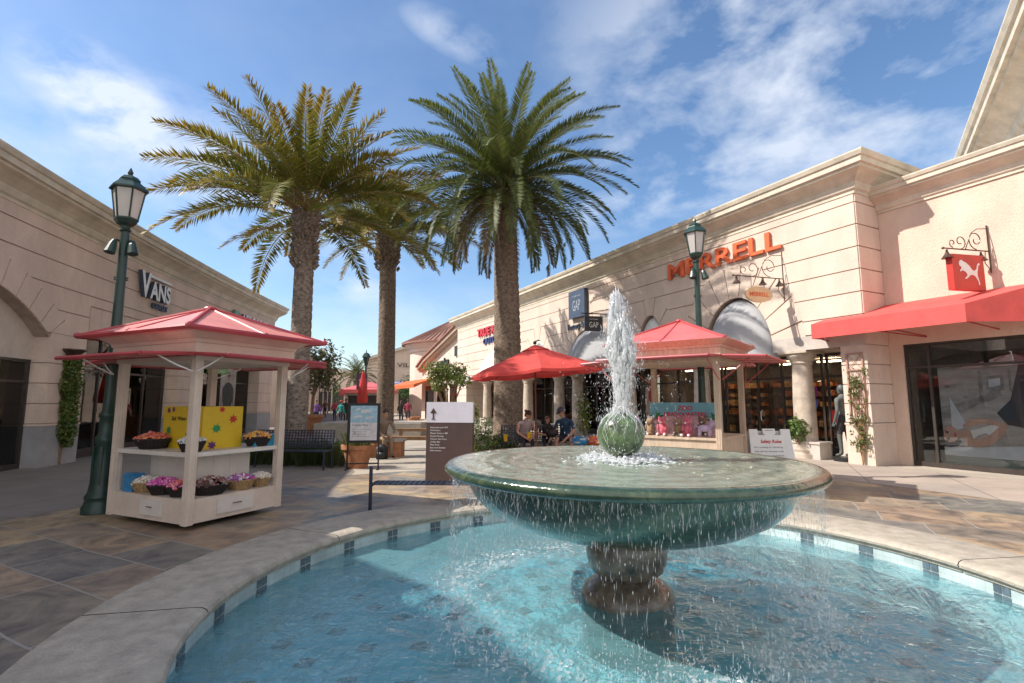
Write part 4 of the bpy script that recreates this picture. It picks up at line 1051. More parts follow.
# yellow display box
yb = thing('display_box', WK(.7, .8, .955), 'tall yellow display box with colourful paint splats on the kiosk shelf', 'display box')
m = Mesh(); m.box((.36, .38, .955), (1.22, .98, 1.53), WK); spl = [mat('splat', c, .4, .1) for c in ((.01, .25, .08), (.5, .02, .02), (.12, .02, .16), (.012, .05, .02), (.04, .02, .02))]
m.box((0, 0, 0), (0, 0, 0)) if False else None
def splat(W, x, z, r, mi, seed):
    mi += 1
    P = []
    for i in range(28):
        a = 2 * PI * i / 28; k = 1 + (.55 if i % 4 == seed % 4 else (-.2 if i % 2 else .0)) * (1 + .3 * math.sin(seed + i)); P.append((x + r * k * math.cos(a), z + r * k * math.sin(a)))
    flat(m, P, 0, W, mi)
def WY1(x, y, z): return WK(1.22 - x * 1.16, .38 - .003 - y, .955 + z * 1.24)     # left-hand face
def WY2(x, y, z): return WK(.36 - .003 - y, .38 + x * 1.36, .955 + z * 1.24)      # right-hand face
for q in ((.12, .20, .035, 0, 1), (.10, .42, .028, 2, 2), (.19, .43, .024, 2, 5), (.63, .40, .045, 3, 3), (.60, .2, .022, 1, 4), (.1, .04, .03, 2, 1), (.52, .12, .014, 1, 8), (.46, .16, .012, 4, 2), (.57, .13, .012, 4, 3)): splat(WY1, *q)
for q in ((.15, .22, .042, 0, 2), (.33, .32, .036, 1, 7), (.11, .04, .036, 2, 3), (.20, .43, .028, 1, 6)): splat(WY2, *q)
add_text(m, 'Salt Water', WY1, .16, 0, .31, cap=.045, depth=.001, mi=5, shear=.2, bold=.02)
add_text(m, 'Puff', WY1, .46, 0, .235, cap=.06, depth=.001, mi=5, shear=.3, bold=.02)
m.build('carton', ['yellow'] + spl, yb)
m = Mesh(); m.box((1.0, .5, .955), (1.1, .9, 1.12), lambda a, b, z: WK(a - .9, b + .5, z)); 
solo(m, 'candy_tin', mat('tin', (.03, .3, .5), .3), 'small turquoise tin beside the yellow box on the kiosk shelf', 'tin', base=WK(.15, 1.2, .955))

# right kiosk: printed backdrop, plush toys
bd = thing('backdrop_panel', WQ(.95, .9, .96), 'blue and pink printed backdrop with red lettering above the plush toys', 'sign')
def WD(x, y, z): return WQ(1.62 - x, .85 - y, .96 + z)
m = Mesh(); m.box((0, -.02, 0), (1.42, 0, .62), WD, mi=0)
m.mi = 1; m.add([WD(.0, .003, .0), WD(1.42, .003, 0), WD(1.42, .003, .28), WD(1.1, .003, .36), (WD(.7, .003, .38)), WD(.3, .003, .34), WD(0, .003, .3)], [tuple(range(7))])
m.mi = 2; add_text(m, 'ZOO', WD, .72, .004, .47, width=.30, cap=.085, depth=.004, bold=.03, align='c'); add_text(m, 'HEADQUARTERS', WD, .72, .004, .355, width=.84, cap=.075, depth=.004, bold=.03, align='c')
m.mi = 3
for cx in (.14, 1.24):
    for k in range(7):
        a = PI * (.05 + .9 * k / 6); L_ = .2; P = [(cx, .28), (cx + L_ * .5 * math.cos(a) - .02, .28 + L_ * .6 * math.sin(a) + .02), (cx + L_ * math.cos(a), .28 + L_ * .8 * math.sin(a)), (cx + L_ * .5 * math.cos(a) + .02, .28 + L_ * .5 * math.sin(a) - .02)]
        flat(m, P, .008 + .0007 * k, WD)
m.build('panel', [mat('pbl', (.16, .38, .46), .5, .08), mat('ppk', (.60, .38, .40), .5, .2, 9), 'letterred', mat('pgreen', (.02, .16, .05), .6, .3, 20)], bd)
def plush(a, b, z, s, rz, col, label, pose=0):
    x, y, z = WQ(a, b, z); t = thing('plush_toy', (x, y, z), label, 'plush toy', 'plush toys on the right kiosk', rz); T = WM[t.name]
    mt = mat('plush', col, .95, .12, 20, .6, 120); wt = K['white']
    m = Mesh()
    def P(v): return T @ Vector(v)
    def bl(c, r, **k): m.ball(P([q * s for q in c]), tuple(q * s for q in r), 12, 9, T=T.to_3x3().to_4x4(), **k)
    if pose == 0:    # sitting, front paws down
        bl((0, 0, .30), (.20, .18, .28)); bl((0, -.06, .66), (.17, .16, .16)); bl((0, -.20, .62), (.09, .10, .075))
        for q in (-1, 1): bl((.13 * q, -.02, .80), (.05, .03, .08)); bl((.15 * q, -.2, .08), (.08, .18, .08)); bl((.17 * q, -.12, .36), (.06, .08, .15))
    else:            # standing on four legs
        bl((0, 0, .38), (.30, .15, .16)); bl((-.30, -.02, .60), (.14, .12, .13)); bl((-.42, -.03, .56), (.09, .07, .065)); m.tube([P((-.2 * s, 0, .42 * s)), P((-.28 * s, 0, .56 * s))], .09 * s, 8)
        for q in (-1, 1):
            for w in (-.2, .2): m.tube([P((w * s, .09 * q * s, .36 * s)), P((w * s, .10 * q * s, .01))], [.075 * s, .06 * s], 8)
            bl((-.26, .08 * q, .74), (.03, .025, .08))
        m.tube([P((.28 * s, 0, .42 * s)), P((.38 * s, 0, .52 * s)), P((.42 * s, 0, .36 * s))], .03 * s, 6)
    m.build('body', mt, t, smooth=True)
    m = Mesh()
    for q in (-1, 1):
        if pose == 0: m.ball(P((.06 * q * s, -.205 * s, .70 * s)), .018 * s, 6, 5)
        else: m.ball(P((-.38 * s, (.09 * q - .02) * s, .63 * s)), .018 * s, 6, 5)
    m.build('eye', 'black', t)
    if pose == 0:
        for q in (-1, 1): m = Mesh(); m.ball(P((.15 * q * s, -.36 * s, .08 * s)), .06 * s, 8, 6); m.build('paw_pad', 'white', t, smooth=True)
        m = Mesh(); m.ball(P((0, -.27 * s, .60 * s)), .045 * s, 8, 6); m.build('muzzle', 'white', t, smooth=True)
random.seed(4)
PK, LV, TN, GY = (.62, .16, .22), (.55, .42, .58), (.36, .25, .15), (.3, .3, .34)
for a, b, s, rz, c, lb, ps in ((1.66, .22, .34, R(-20), PK, 'pink plush toy nearest the left post of the toy kiosk', 0), (1.40, .30, .33, R(-60), TN, 'tan plush toy between the first two pink ones', 0),
                               (1.12, .20, .36, R(-30), (.66, .15, .2), 'pink sitting plush toy second from the left post', 0), (.86, .32, .33, R(-35), TN, 'tan plush toy in the middle of the kiosk counter', 0),
                               (.64, .19, .36, R(-40), (.6, .14, .2), 'pink sitting plush toy right of the middle', 0), (.34, .20, .36, R(150), LV, 'pale lilac plush unicorn standing beside the right post', 1),
                               (1.5, .6, .36, R(-30), GY, 'grey plush toy in the back row, far left', 0), (.95, .62, .36, R(-30), (.5, .2, .26), 'dusky pink plush toy in the back row, centre', 0), (.5, .62, .36, R(-30), (.2, .12, .08), 'dark brown plush toy in the back row, right', 0)):
    plush(a, b, .96, s * 1.18, rz, c, lb, ps)

# ------------------------------------------------------------------ wall signs and lettering
def letters(name, lines, W, label, mats_, cat='sign', base=(0, 0, 0)):
    m = Mesh()
    for body, x, z, wd, cap, dep, mi, fm, bold in lines: add_text(m, body, W, x, 0.034, z, width=wd, cap=cap, depth=dep, mi=mi, face_mi=fm, bold=bold)
    return solo(m, name, mats_, label, cat, base=base)
def WRt(a0, o=0): return lambda x, y, z: WR(a0 - x, o + y, z)
letters('letter_sign', [('MERRELL', 0, 6.17, 4.65, .58, .08, 0, 0, .015)], WRt(6.72, .02), 'big orange raised MERRELL letters on the cream wall', ['orangesign'], base=WR(4.4, 0, 6.2))
letters('letter_sign', [('TRUE RELIGION', 0, 6.05, 6.1, .52, .12, 0, 0, .03), ('OUTLET', 1.0, 5.45, 2.6, .38, .10, 1, 1, .03)], WRt(25.2), 'red and blue raised lettering partly behind the big palm trunk', ['letterred', 'letterblue'], base=WR(22, 0, 6))
letters('letter_sign', [('Factory Store', 0, 5.12, 1.95, .28, .06, 0, 0, .0)], WRt(13.75), 'small dark FACTORY STORE lettering under the blue box sign', ['navy'], base=WR(13, 0, 5.2))
bs = thing('box_sign', WR(12.75, .05, 6.3), 'dark blue square box sign reading GAP on the cream wall', 'sign')
m = Mesh(); m.box((12.05, .05, 5.62), (13.4, .24, 6.95), WR); m.build('box', 'navy', bs)
m = Mesh(); f = WRt(13.4, .24); add_text(m, 'GAP', f, .675, .002, 5.95, width=.62, cap=.52, depth=.006, align='c', bold=-.01); add_text(m, 'FACTORY STORE', f, .675, .002, 6.62, width=.72, cap=.07, depth=.006, align='c'); m.build('lettering', mat('sign_grey', (.45, .47, .52), .5), bs)
def hang_dir(deg): return Vector((math.cos(R(deg)), math.sin(R(deg)), 0))
hg = thing('hanging_sign', WR(10.7, .1, 5.1), 'square dark hanging sign reading GAP on an iron arm', 'sign')
P0 = Vector(WR(10.55, .03, 5.45)); hd = Vector((-.97, -.22, 0)).normalized()
m = Mesh(); m.tube([P0, P0 + hd * 1.25], .025, 6); m.tube([P0 + Vector((0, 0, .22)), P0 + hd * .5 + Vector((0, 0, .12)), P0 + hd * .9], .018, 6); m.lathe([(.09, -.02), (.09, .02)], tuple(P0 - Vector((0, 0, 0))), 12)
for k in (.35, 1.05): m.tube([P0 + hd * k, P0 + hd * k - Vector((0, 0, .12))], .01, 5)
m.build('bracket', 'black', hg)
Wh = lambda x, y, z: tuple(P0 + hd * (1.12 - x) + Vector((hd.y, -hd.x, 0)) * -y * 1 + Vector((0, 0, z)))
# front face looks toward the camera
nrm = Vector((-hd.y, hd.x, 0)); nrm = nrm if nrm.y < 0 else -nrm
Wh = lambda x, y, z: tuple(P0 + hd * (1.12 - x) + nrm * y + Vector((0, 0, z)))
m = Mesh(); m.box((0, -.05, -.78), (.84, .05, -.12), Wh); m.build('board', mat('dark_sign', (.03, .03, .038), .4), hg)
m = Mesh(); add_text(m, 'GAP', Wh, .42, .052, -.62, width=.42, cap=.24, depth=.005, align='c'); add_text(m, 'FACTORY', Wh, .42, .052, -.28, width=.4, cap=.05, depth=.005, align='c'); m.build('lettering', 'white', hg)

def scroll(m, P, hd, s=1.0, up=1):
    """wrought iron arm with three scrolls"""
    Z = Vector((0, 0, 1))
    m.tube([P - Z * .0, P + hd * 1.15 * s], .016, 6)
    m.ball(P + hd * 1.17 * s, .03, 8, 6)
    for cx, cz, r0, turns, sg in ((.32, .22, .20, 1.3, 1), (.72, .16, .15, 1.1, -1), (.92, .12, .09, 1.0, 1)):
        pts = []
        for k in range(22):
            t = k / 21; a = -PI / 2 + sg * t * turns * 2 * PI; r = r0 * (1 - .75 * t); pts.append(P + hd * (cx * s + r * math.cos(a) * s) + Z * (cz * s + r * math.sin(a) * s + .0))
        m.tube(pts, .011, 5)
    m.tube([P + Z * .48 * s, P + hd * .25 * s + Z * .46 * s, P + hd * .42 * s + Z * .36 * s, P + hd * .6 * s + Z * .02], .010, 5)
    m.tube([P - Z * .45 * s - Vector((0, 0, 0)), P + Z * .55 * s], .016, 6)
    m.tube([P - Z * .4 * s, P + hd * .14 * s - Z * .25 * s, P + hd * .10 * s, P], .010, 5)
def gooseneck(parent, P, hd, zt=0):
    m = Mesh(); m.tube([P, P + Vector((0, 0, -.08)), P + Vector((0, 0, -.12))], [.02, .025, .04], 8); m.lathe([(.03, 0), (.05, -.05), (.11, -.13), (.12, -.14), (.10, -.13)], tuple(P - Vector((0, 0, .06))), 12)
    return m.build('bell_lamp', 'bronze', parent, smooth_angle=40)
# tan oval hanging sign
ov = thing('hanging_sign', WR(2.0, .05, 5.4), 'oval tan hanging sign lettered MERRELL on a scrolled iron bracket', 'sign')
P1 = Vector(WR(2.12, .03, 5.22)); h1 = Vector((-.90, -.25, 0)).normalized()
m = Mesh(); scroll(m, P1, h1, 1.5); m.build('bracket', 'bronze', ov)
for k in (.1, .5, 1.1): gooseneck(ov, P1 + h1 * k * 1.5 - Vector((0, 0, .02)), h1)
n1 = Vector((-h1.y, h1.x, 0)); n1 = n1 if n1.y < 0 else -n1
Wo = lambda x, y, z: tuple(P1 + h1 * (1.40 - x) + n1 * y + Vector((0, 0, z)))
m = Mesh(); m.prism(blob(.48, -.52, .47, .235, 32), -.03, .03, Wo); m.build('board', 'ovalsign', ov)
m = Mesh(); add_text(m, 'MERRELL', Wo, .48, .032, -.575, width=.66, cap=.12, depth=.006, align='c', bold=.02); m.build('lettering', 'orangesign', ov)
m = Mesh()
for k in (.25, .7): m.tube([Wo(k, 0, -.02), Wo(k, 0, -.33)], .008, 5)
m.build('hanger', 'bronze', ov)
# red square hanging sign with a leaping cat
pu = thing('hanging_sign', WR(-2.9, -.95, 4.9), 'red square hanging sign with a white leaping cat, at right over the awning', 'sign')
P2 = Vector(W2(-2.28, .03, 5.02)); h2 = Vector((-.96, -.20, 0)).normalized()
m = Mesh(); scroll(m, P2, h2, 1.12); m.build('bracket', 'bronze', pu)
for k in (.22, 1.08): gooseneck(pu, P2 + h2 * k * 1.12 - Vector((0, 0, .03)), h2)
n2 = Vector((-h2.y, h2.x, 0)); n2 = n2 if n2.y < 0 else -n2
Wp = lambda x, y, z: tuple(P2 + h2 * (1.18 - x) + n2 * y + Vector((0, 0, z)))
m = Mesh(); m.box((0, -.07, -.95), (.88, .07, -.14), Wp); m.build('board', 'redsign', pu)
cat = [(.17, .60), (.20, .66), (.25, .68), (.30, .645), (.37, .62), (.46, .55), (.53, .46), (.60, .44), (.655, .50), (.685, .59), (.73, .63), (.755, .62), (.75, .585), (.71, .57), (.695, .50), (.67, .42), (.665, .34), (.70, .22), (.715, .13), (.685, .125), (.675, .20), (.63, .28), (.585, .33), (.53, .345), (.46, .34), (.42, .30), (.36, .255), (.31, .25), (.315, .28), (.36, .30), (.385, .345), (.345, .40), (.29, .43), (.24, .44), (.205, .41), (.18, .43), (.225, .475), (.235, .52), (.20, .53), (.18, .56)]
m = Mesh(); m.prism([(x, z * 1.0 - .95) for x, z in cat], .0712, .078, Wp); o = m.build('cat_emblem', 'white', pu)
# left wall letters
va = thing('letter_sign', WL(5.6, .04, 5.2), 'white raised VANS OUTLET lettering on the tan wall', 'sign')
def WLt(s0, o=.034): return lambda x, y, z: WL(s0 + x, o + y, z)
m = Mesh(); f0 = WLt(6.05); f = lambda x, y, z: f0(x * .9, y, 5.3 + (z - 5.3) * .9)
add_text(m, 'V', f, 0, .05, 4.98, width=.62, cap=.86, depth=.12, mi=0, face_mi=1, bold=.035)
add_text(m, 'ANS', f, .62, .05, 4.98, width=1.42, cap=.62, depth=.12, mi=0, face_mi=1, bold=.035)
m.box((.5, .05, 5.72), (2.06, .17, 5.80), f, mi=1)
add_text(m, 'OUTLET', f, 1.02, .02, 4.66, width=1.05, cap=.20, depth=.08, mi=0, face_mi=0, bold=.02)
m.build('lettering', ['navy', 'white'], va)
ae = thing('letter_sign', WL(12.5, .04, 5.0), 'white raised lettering with a green square, just above the candy kiosk roof', 'sign')
m = Mesh(); f = WLt(13.4); m.box((0, .02, 5.3), (.5, .14, 5.8), f, mi=2); add_text(m, 'AEROPOSTALE', f, .75, .04, 5.32, width=4.2, cap=.44, depth=.1, mi=0, face_mi=1, bold=.03); m.build('lettering', ['navy', 'white', mat('sgn_green', (.12, .3, .2), .5)], ae)
m = Mesh(); f = WLt(12.4, -.45); m.box((0, .02, 2.85), (1.9, .06, 3.12), f); add_text(m, 'OPEN DAILY', f, .2, .062, 2.92, width=1.5, cap=.12, depth=.004, mi=1)
solo(m, 'small_sign', [mat('sg', (.10, .35, .06), .5), 'white'], 'small green sign over the shop window seen through the candy kiosk', 'sign', base=WL(13, 0, 3))

# uplight bowl on the left pier
m = Mesh(); c = Vector(WL(3.3, .17, 2.85)); m.lathe([(.05, -.16), (.10, -.14), (.14, -.04), (.25, .06), (.27, .07), (.27, .10), (.2, .10)], tuple(c), 12)
tag(m.build('wall_uplight', 'bronze'), 'dark bronze bowl uplight over the climbing vine on the left pier', 'wall lamp')
# poster of an arm holding pink candy floss in the left window
pl = thing('window_poster', WL(1.2, -.44, 1), 'window poster of an arm holding out pink candy floss', 'poster')
f = WLt(.55, -.44); m = Mesh(); m.box((-.9, -.02, .25), (1.9, 0, 2.0), f); m.build('print', mat('poster_dark', (.30, .33, .33), .4, .25, 2), pl)
m = Mesh(); flat(m, [(-.5, 1.30), (-.5, 1.56), (.3, 1.62), (.75, 1.74), (.98, 1.78), (1.0, 1.68), (.82, 1.60), (.5, 1.48), (.0, 1.34)], .004, f, 0)
for k in range(4): flat(m, blob(.9 + k * .05, 1.66 + k * .035, .1, .028, 12, rot=.4), .006 + k * .001, f, 0)
flat(m, [(1.02, 1.55), (1.10, 1.55), (1.16, 1.86), (1.06, 1.86)], .008, f, 2); flat(m, blob(1.13, 1.93, .17, .12, 22, wob=.1), .011, f, 1)
m.build('figure', [mat('pf_skin', (.45, .28, .22), .5), mat('pf_pink', (.62, .2, .42), .6, .1), mat('pf_cone', (.5, .42, .3), .6)], pl)
# man in cap on a window poster further along
pm = thing('window_poster', WL(13.8, -.4, 1), 'window poster of a man in a cap, seen through the candy kiosk', 'poster')
f = WLt(13.75, -.42); m = Mesh(); m.box((0, -.02, .9), (1.55, 0, 3.2), f); m.build('print', mat('poster_grey2', (.30, .29, .28), .4, .2, 2), pm)
m = Mesh(); flat(m, [(.35, .95), (.32, 1.6), (.15, 1.3), (.05, 1.35), (.22, 2.2), (.45, 2.42), (.65, 2.5), (.9, 2.5), (1.1, 2.42), (1.33, 2.2), (1.5, 1.4), (1.38, 1.3), (1.22, 1.6), (1.18, .95)], .004, f, 0)
flat(m, blob(.78, 2.72, .15, .2, 20), .007, f, 1); flat(m, [(.62, 2.78), (.63, 2.9), (.72, 2.98), (.86, 2.98), (.94, 2.9), (.95, 2.78)], .009, f, 0)
flat(m, [(.1, 1.35), (.05, 1.9), (.2, 2.0), (.26, 1.4)], .006, f, 1); flat(m, [(1.33, 1.4), (1.33, 2.0), (1.48, 1.9), (1.48, 1.35)], .006, f, 1)
m.build('figure', [mat('pm_dark', (.035, .04, .035), .7), mat('pm_skin', (.32, .2, .15), .6)], pm)
# ------------------------------------------------------------------ palms
def trunk_mat(name, c1, c2):
    return mat(name, c1, .9, .3, 9, .8, 26, col2=c2, stretch=(1, 1, 1.6))
K['trunkbig'] = trunk_mat('palm_trunk', (.15, .10, .07), (.22, .16, .115))
K['trunkgrey'] = trunk_mat('palm_trunk_grey', (.19, .15, .12), (.27, .22, .18))
def add_leaf(M, p, d, side, n, L, w, col, fold=.0):
    """one narrow leaflet: folded blade of two quads"""
    tip = p + d * L; mid = p + d * L * .45
    M.add([p, mid + side * w + n * fold, tip, mid - side * w + n * fold], [(0, 1, 2, 3)], col=col)
def frond(M, base, az, el, L, droop, cols, nleaf=60, ll=.42, lw=.016, vee=.45, twist=0, tipcol=None, stem=.022, bare=.12, curl=0, rag=.12):
    """feather leaf starting at base, bearing az, rising at el and arching down"""
    pts = []; p = Vector(base); e = el; N = 22; a = az
    for i in range(N + 1):
        pts.append(p.copy()); t = i / N
        e_ = el - droop * (t ** 1.35); a_ = az + curl * t
        d = Vector((math.cos(e_) * math.cos(a_), math.cos(e_) * math.sin(a_), math.sin(e_))); p = p + d * L / N
    M.tube(pts, [stem * (1 - .85 * i / N) for i in range(N + 1)], 5, cap=False)
    for k in range(len(M.v) - (N + 1) * 5, len(M.v)): M.col[k] = cols[2]
    for i in range(nleaf):
        t = bare + (1 - bare) * (i + rnd(-.3, .3)) / nleaf; t = max(.02, min(.995, t)); x = t * N; j = min(N - 1, int(x)); f = x - j
        c = pts[j].lerp(pts[j + 1], f); ax = (pts[j + 1] - pts[j]).normalized()
        sd = ax.cross(Vector((0, 0, 1)))
        if sd.length < .1: sd = Vector((-math.sin(az), math.cos(az), 0))
        sd.normalize(); up = sd.cross(ax).normalized()
        if twist: sd, up = sd * math.cos(twist) + up * math.sin(twist), up * math.cos(twist) - sd * math.sin(twist)
        ln = ll * (math.sin(PI * (min(1, .25 + .75 * t) * .93)) ** .6) * rnd(.85, 1.1) * (1.0 if t < .9 else .8)
        for s in (-1, 1):
            fw = .55 + .65 * t
            d = (sd * s * 1.0 + ax * fw + up * (vee + rnd(-rag, rag))).normalized()
            d = (d - Vector((0, 0, rnd(.0, .22)))).normalized()
            cc = cols[0] if rnd(0, 1) < .55 else cols[1]
            if tipcol:
                q = max(0, (t - tipcol[1]) / (1 - tipcol[1])); q = q ** 1.1 * rnd(.1, .9); q = min(1, q); cc = tuple(cc[k] * (1 - q) + tipcol[0][k] * q for k in range(3))
            k_ = rnd(.8, 1.2); cc = tuple(v * k_ for v in cc)
            sidev = d.cross(up).normalized()
            add_leaf(M, c, d, (sidev + up * .35 * s).normalized(), up, ln, lw, cc)
def palm(x, y, h, r0, r1, label, kind, trunk, cat='palm tree', group='tall palms round the plaza', lean=(0, 0), seed=1, flen=3.9, nf=80, bulge=1.0):
    random.seed(seed); t = thing('palm_tree', (x, y, 0), label, cat, group)
    m = Mesh(); rows = int(h / .13); n = 26; vs = []; fs = []
    for j in range(rows + 1):
        q = j / rows; z = h * q; r = r0 + (r1 - r0) * q
        if q < .06: r *= 1 + 1.5 * (.06 - q) * 3
        if q > .86: r *= 1 + (bulge - 1) * math.sin(min(1, (q - .86) / .1) * PI / 2)
        for i in range(n):
            a = 2 * PI * i / n + (.5 * (j % 2)) * 2 * PI / n
            k = 1 + (.075 if (i + j) % 2 == 0 else -.035) * (1.0 if kind != 'canary' else .7) + .03 * noise.noise(Vector((a * 2, z * 2, seed)))
            if q > .88: k += .10 * (1 if (i + j) % 2 == 0 else -.3)
            vs.append((x + lean[0] * q * q + r * k * math.cos(a), y + lean[1] * q * q + r * k * math.sin(a), z))
    for j in range(rows):
        for i in range(n): fs.append((j * n + i, j * n + (i + 1) % n, (j + 1) * n + (i + 1) % n, (j + 1) * n + i))
    fs.append(tuple(range(rows * n, rows * n + n))); m.add(vs, fs)
    # old leaf bases standing off the trunk
    hb = h - (1.0 if kind == 'canary' else 1.6)
    for i in range(150 if kind == 'canary' else 260):
        a = rnd(0, 2 * PI); z = rnd(hb, h + .1); r = (r1 * bulge) * 1.0; c = Vector((x + lean[0] + r * math.cos(a), y + lean[1] + r * math.sin(a), z)); o = Vector((math.cos(a), math.sin(a), 1.0)).normalized()
        m.tube([c - o * .08, c + o * rnd(.06, .16)], [.055, .03], 5)
    m.build('trunk', trunk, t, smooth_angle=50)
    M = Mesh(); top = Vector((x + lean[0], y + lean[1], h))
    if kind == 'canary':
        G = [(.070, .092, .020), (.115, .138, .032), (.16, .14, .04)]
        for i in range(nf):
            q = (i + .5) / nf; az = i * 2.39996 + rnd(-.15, .15)
            el = R(84) - R(112) * (q ** .92) + rnd(-.07, .07)
            L_ = flen * (.80 + .25 * math.sin(PI * min(1, q * 1.1))) * rnd(.93, 1.06); dr = R(48) + R(34) * q + rnd(-.1, .1)
            c = G
            if q > .86 and rnd(0, 1) < .5: c = [(.16, .12, .05), (.20, .15, .07), (.2, .13, .06)]
            elif q < .3: c = [(.12, .145, .035), (.16, .18, .045), (.2, .2, .06)]
            frond(M, top + Vector((math.cos(az), math.sin(az), 0)) * rnd(.1, .3) + Vector((0, 0, .30 * (1 - q))), az, el, L_, dr, c, nleaf=92, ll=.50, lw=.022, vee=.5, rag=.16, curl=rnd(-.2, .2), stem=.024)
    elif kind == 'date':
        for i in range(nf):
            q = (i + .5) / nf; az = i * 2.39996 + rnd(-.25, .25); el = R(84) - R(82) * (q ** .8) + rnd(-.1, .1)
            L_ = flen * rnd(.85, 1.08) * (.85 + .2 * q); dr = R(26) + R(34) * q + rnd(-.15, .15)
            g = rnd(0, 1); c = [(.11 + .04 * g, .135 + .02 * g, .022), (.17 + .06 * g, .18, .032), (.30, .22, .08)]
            frond(M, top + Vector((math.cos(az), math.sin(az), 0)) * .15 + Vector((0, 0, rnd(-.2, .35))), az, el, L_, dr, c, nleaf=96, ll=.60, lw=.022, vee=.3, rag=.55, tipcol=((.42, .25, .05), rnd(.3, .8)), curl=rnd(-.3, .3), twist=rnd(-.5, .5), stem=.03, bare=.2)
        for az, el, L_, dr in ((PI + .15, R(-2), 2.6, R(42)), (PI * 1.25, R(-12), 2.0, R(30)), (.2, R(-5), 2.4, R(40))):
            frond(M, top - Vector((0, 0, .3)), az, el, L_, dr, [(.20, .16, .03), (.26, .19, .04), (.34, .24, .08)], nleaf=52, ll=.34, lw=.013, vee=.2, rag=.3, tipcol=((.46, .27, .04), .1), stem=.025, bare=.35)
    M.build('crown', leaf_mat('palm_leaf', .32, .52), t)
    return t
palm(-.15, 19.0, 9.55, .53, .40, 'huge dark green feather palm with a thick brown trunk behind the red umbrella', 'canary', 'trunkbig', seed=3, flen=4.8, nf=124, bulge=1.15, lean=(-.15, 0))
palm(-6.25, 15.0, 7.2, .29, .25, 'tall palm with yellow tipped upright fronds and a knobbly grey trunk behind the candy kiosk', 'date', 'trunkgrey', seed=8, flen=4.1, nf=58, bulge=1.3)
palm(-5.9, 24.0, 9.5, .38, .36, 'palm with a dark trunk in the low planter wall, between the other tall palms', 'date', 'trunkbig', seed=14, flen=4.3, nf=60, bulge=1.45, lean=(-.1, 0))

def small_palm(x, y, h, r, label, seed, L_=2.6, nf=40):
    random.seed(seed); t = thing('palm_tree', (x, y, 0), label, 'palm tree', 'distant palms'); m = Mesh()
    m.tube([(x, y, 0), (x, y, h)], [r, r * .85], 12); m.build('trunk', 'trunkgrey', t, smooth=True)
    M = Mesh()
    for i in range(nf):
        q = (i + .5) / nf; az = i * 2.4; frond(M, (x, y, h), az, R(80) - R(100) * q, L_, R(60), [(.09, .11, .03), (.13, .14, .04), (.2, .17, .06)], nleaf=26, ll=.5, lw=.035, vee=.3, stem=.03)
    M.build('crown', leaf_mat('palm_leaf_far', .25, .5), t); return t
small_palm(-23.2, 60, 5.2, .42, 'distant palm at the left end of the street', 31, 3.2)
small_palm(-18.2, 60, 4.7, .42, 'distant palm in the middle of the street vista, left of the far lamp', 32, 3.2)
small_palm(-29.5, 70, 5.0, .42, 'distant small palm furthest left in the street vista', 33, 2.8)

# ------------------------------------------------------------------ leafy plants
def leaves(M, c, r, n, s, cols, flat_=1.0, gaps=0.0, seed=0, hol=.25):
    c = Vector(c)
    for i in range(n):
        for _ in range(8):
            d = Vector((random.gauss(0, 1), random.gauss(0, 1), random.gauss(0, 1))).normalized(); q = d * (hol + (1 - hol) * rnd(0, 1) ** .6)
            if noise.noise(q * 2.6 + Vector((seed, 0, 0))) > gaps - .55: break
        k = 1 + .28 * noise.noise(d * 2.4 + Vector((seed * 3, 1, 0)))
        p = c + Vector((q.x * r[0], q.y * r[1], q.z * r[2])) * k
        n1 = (d + Vector((rnd(-1, 1), rnd(-1, 1), rnd(-.3, 1))) * .9).normalized(); a = n1.orthogonal().normalized(); a = (a + n1.cross(a) * rnd(-2, 2)).normalized(); b = n1.cross(a)
        col = random.choice(cols); v = rnd(.75, 1.25); l = s * rnd(.7, 1.3)
        M.add([p - a * l, p + b * l * .45, p + a * l, p - b * l * .45], [(0, 1, 2, 3)], col=tuple(v * q_ for q_ in col))
GR = [(.045, .10, .02), (.07, .13, .028), (.10, .15, .03)]; YG = [(.16, .2, .03), (.10, .16, .03), (.20, .23, .05)]; DK = [(.03, .06, .018), (.045, .08, .02)]
def shrub(x, y, r, h, cols, label, group='low shrubs at the palm foot', n=900, s=.045, seed=1):
    random.seed(seed); t = thing('shrub', (x, y, 0), label, 'shrub', group); m = Mesh()
    for k in range(9): a = k * .7; m.tube([(x, y, 0), (x + r * .6 * math.cos(a), y + r * .6 * math.sin(a), h * .7)], [.014, .006], 5)
    m.build('stem', 'wood', t); M = Mesh(); leaves(M, (x, y, h * .52), (r, r, h * .52), n, s, cols, seed=seed, hol=.4); M.build('foliage', 'leaf', t)
    return t
shrub(-1.35, 13.2, .55, .62, YG, 'yellow green shrub right beside the brown directory board', seed=1)
shrub(-.75, 14.6, .6, .70, GR, 'green shrub in front of the big palm, second from the directory board', seed=2)
shrub(-1.9, 15.4, .6, .82, GR, 'rounded dark green shrub half hidden by the directory board', seed=3)
shrub(-.1, 16.6, .6, .75, DK, 'dark green shrub at the foot of the big palm', seed=4)
shrub(-1.1, 20.5, .8, 1.0, GR, 'green shrub by the shop front behind the big palm', seed=5)
random.seed(9)
m = Mesh(); m.box((-2.4, 15.2, 0), (2.8, 22.0, .1)); m.box((-2.3, 15.3, .1), (2.7, 21.9, .13), mi=1)
solo(m, 'planting_bed', ['conc', 'soil'], 'low kerbed planting bed under the big palm', 'planter', base=(0, 18, 0))

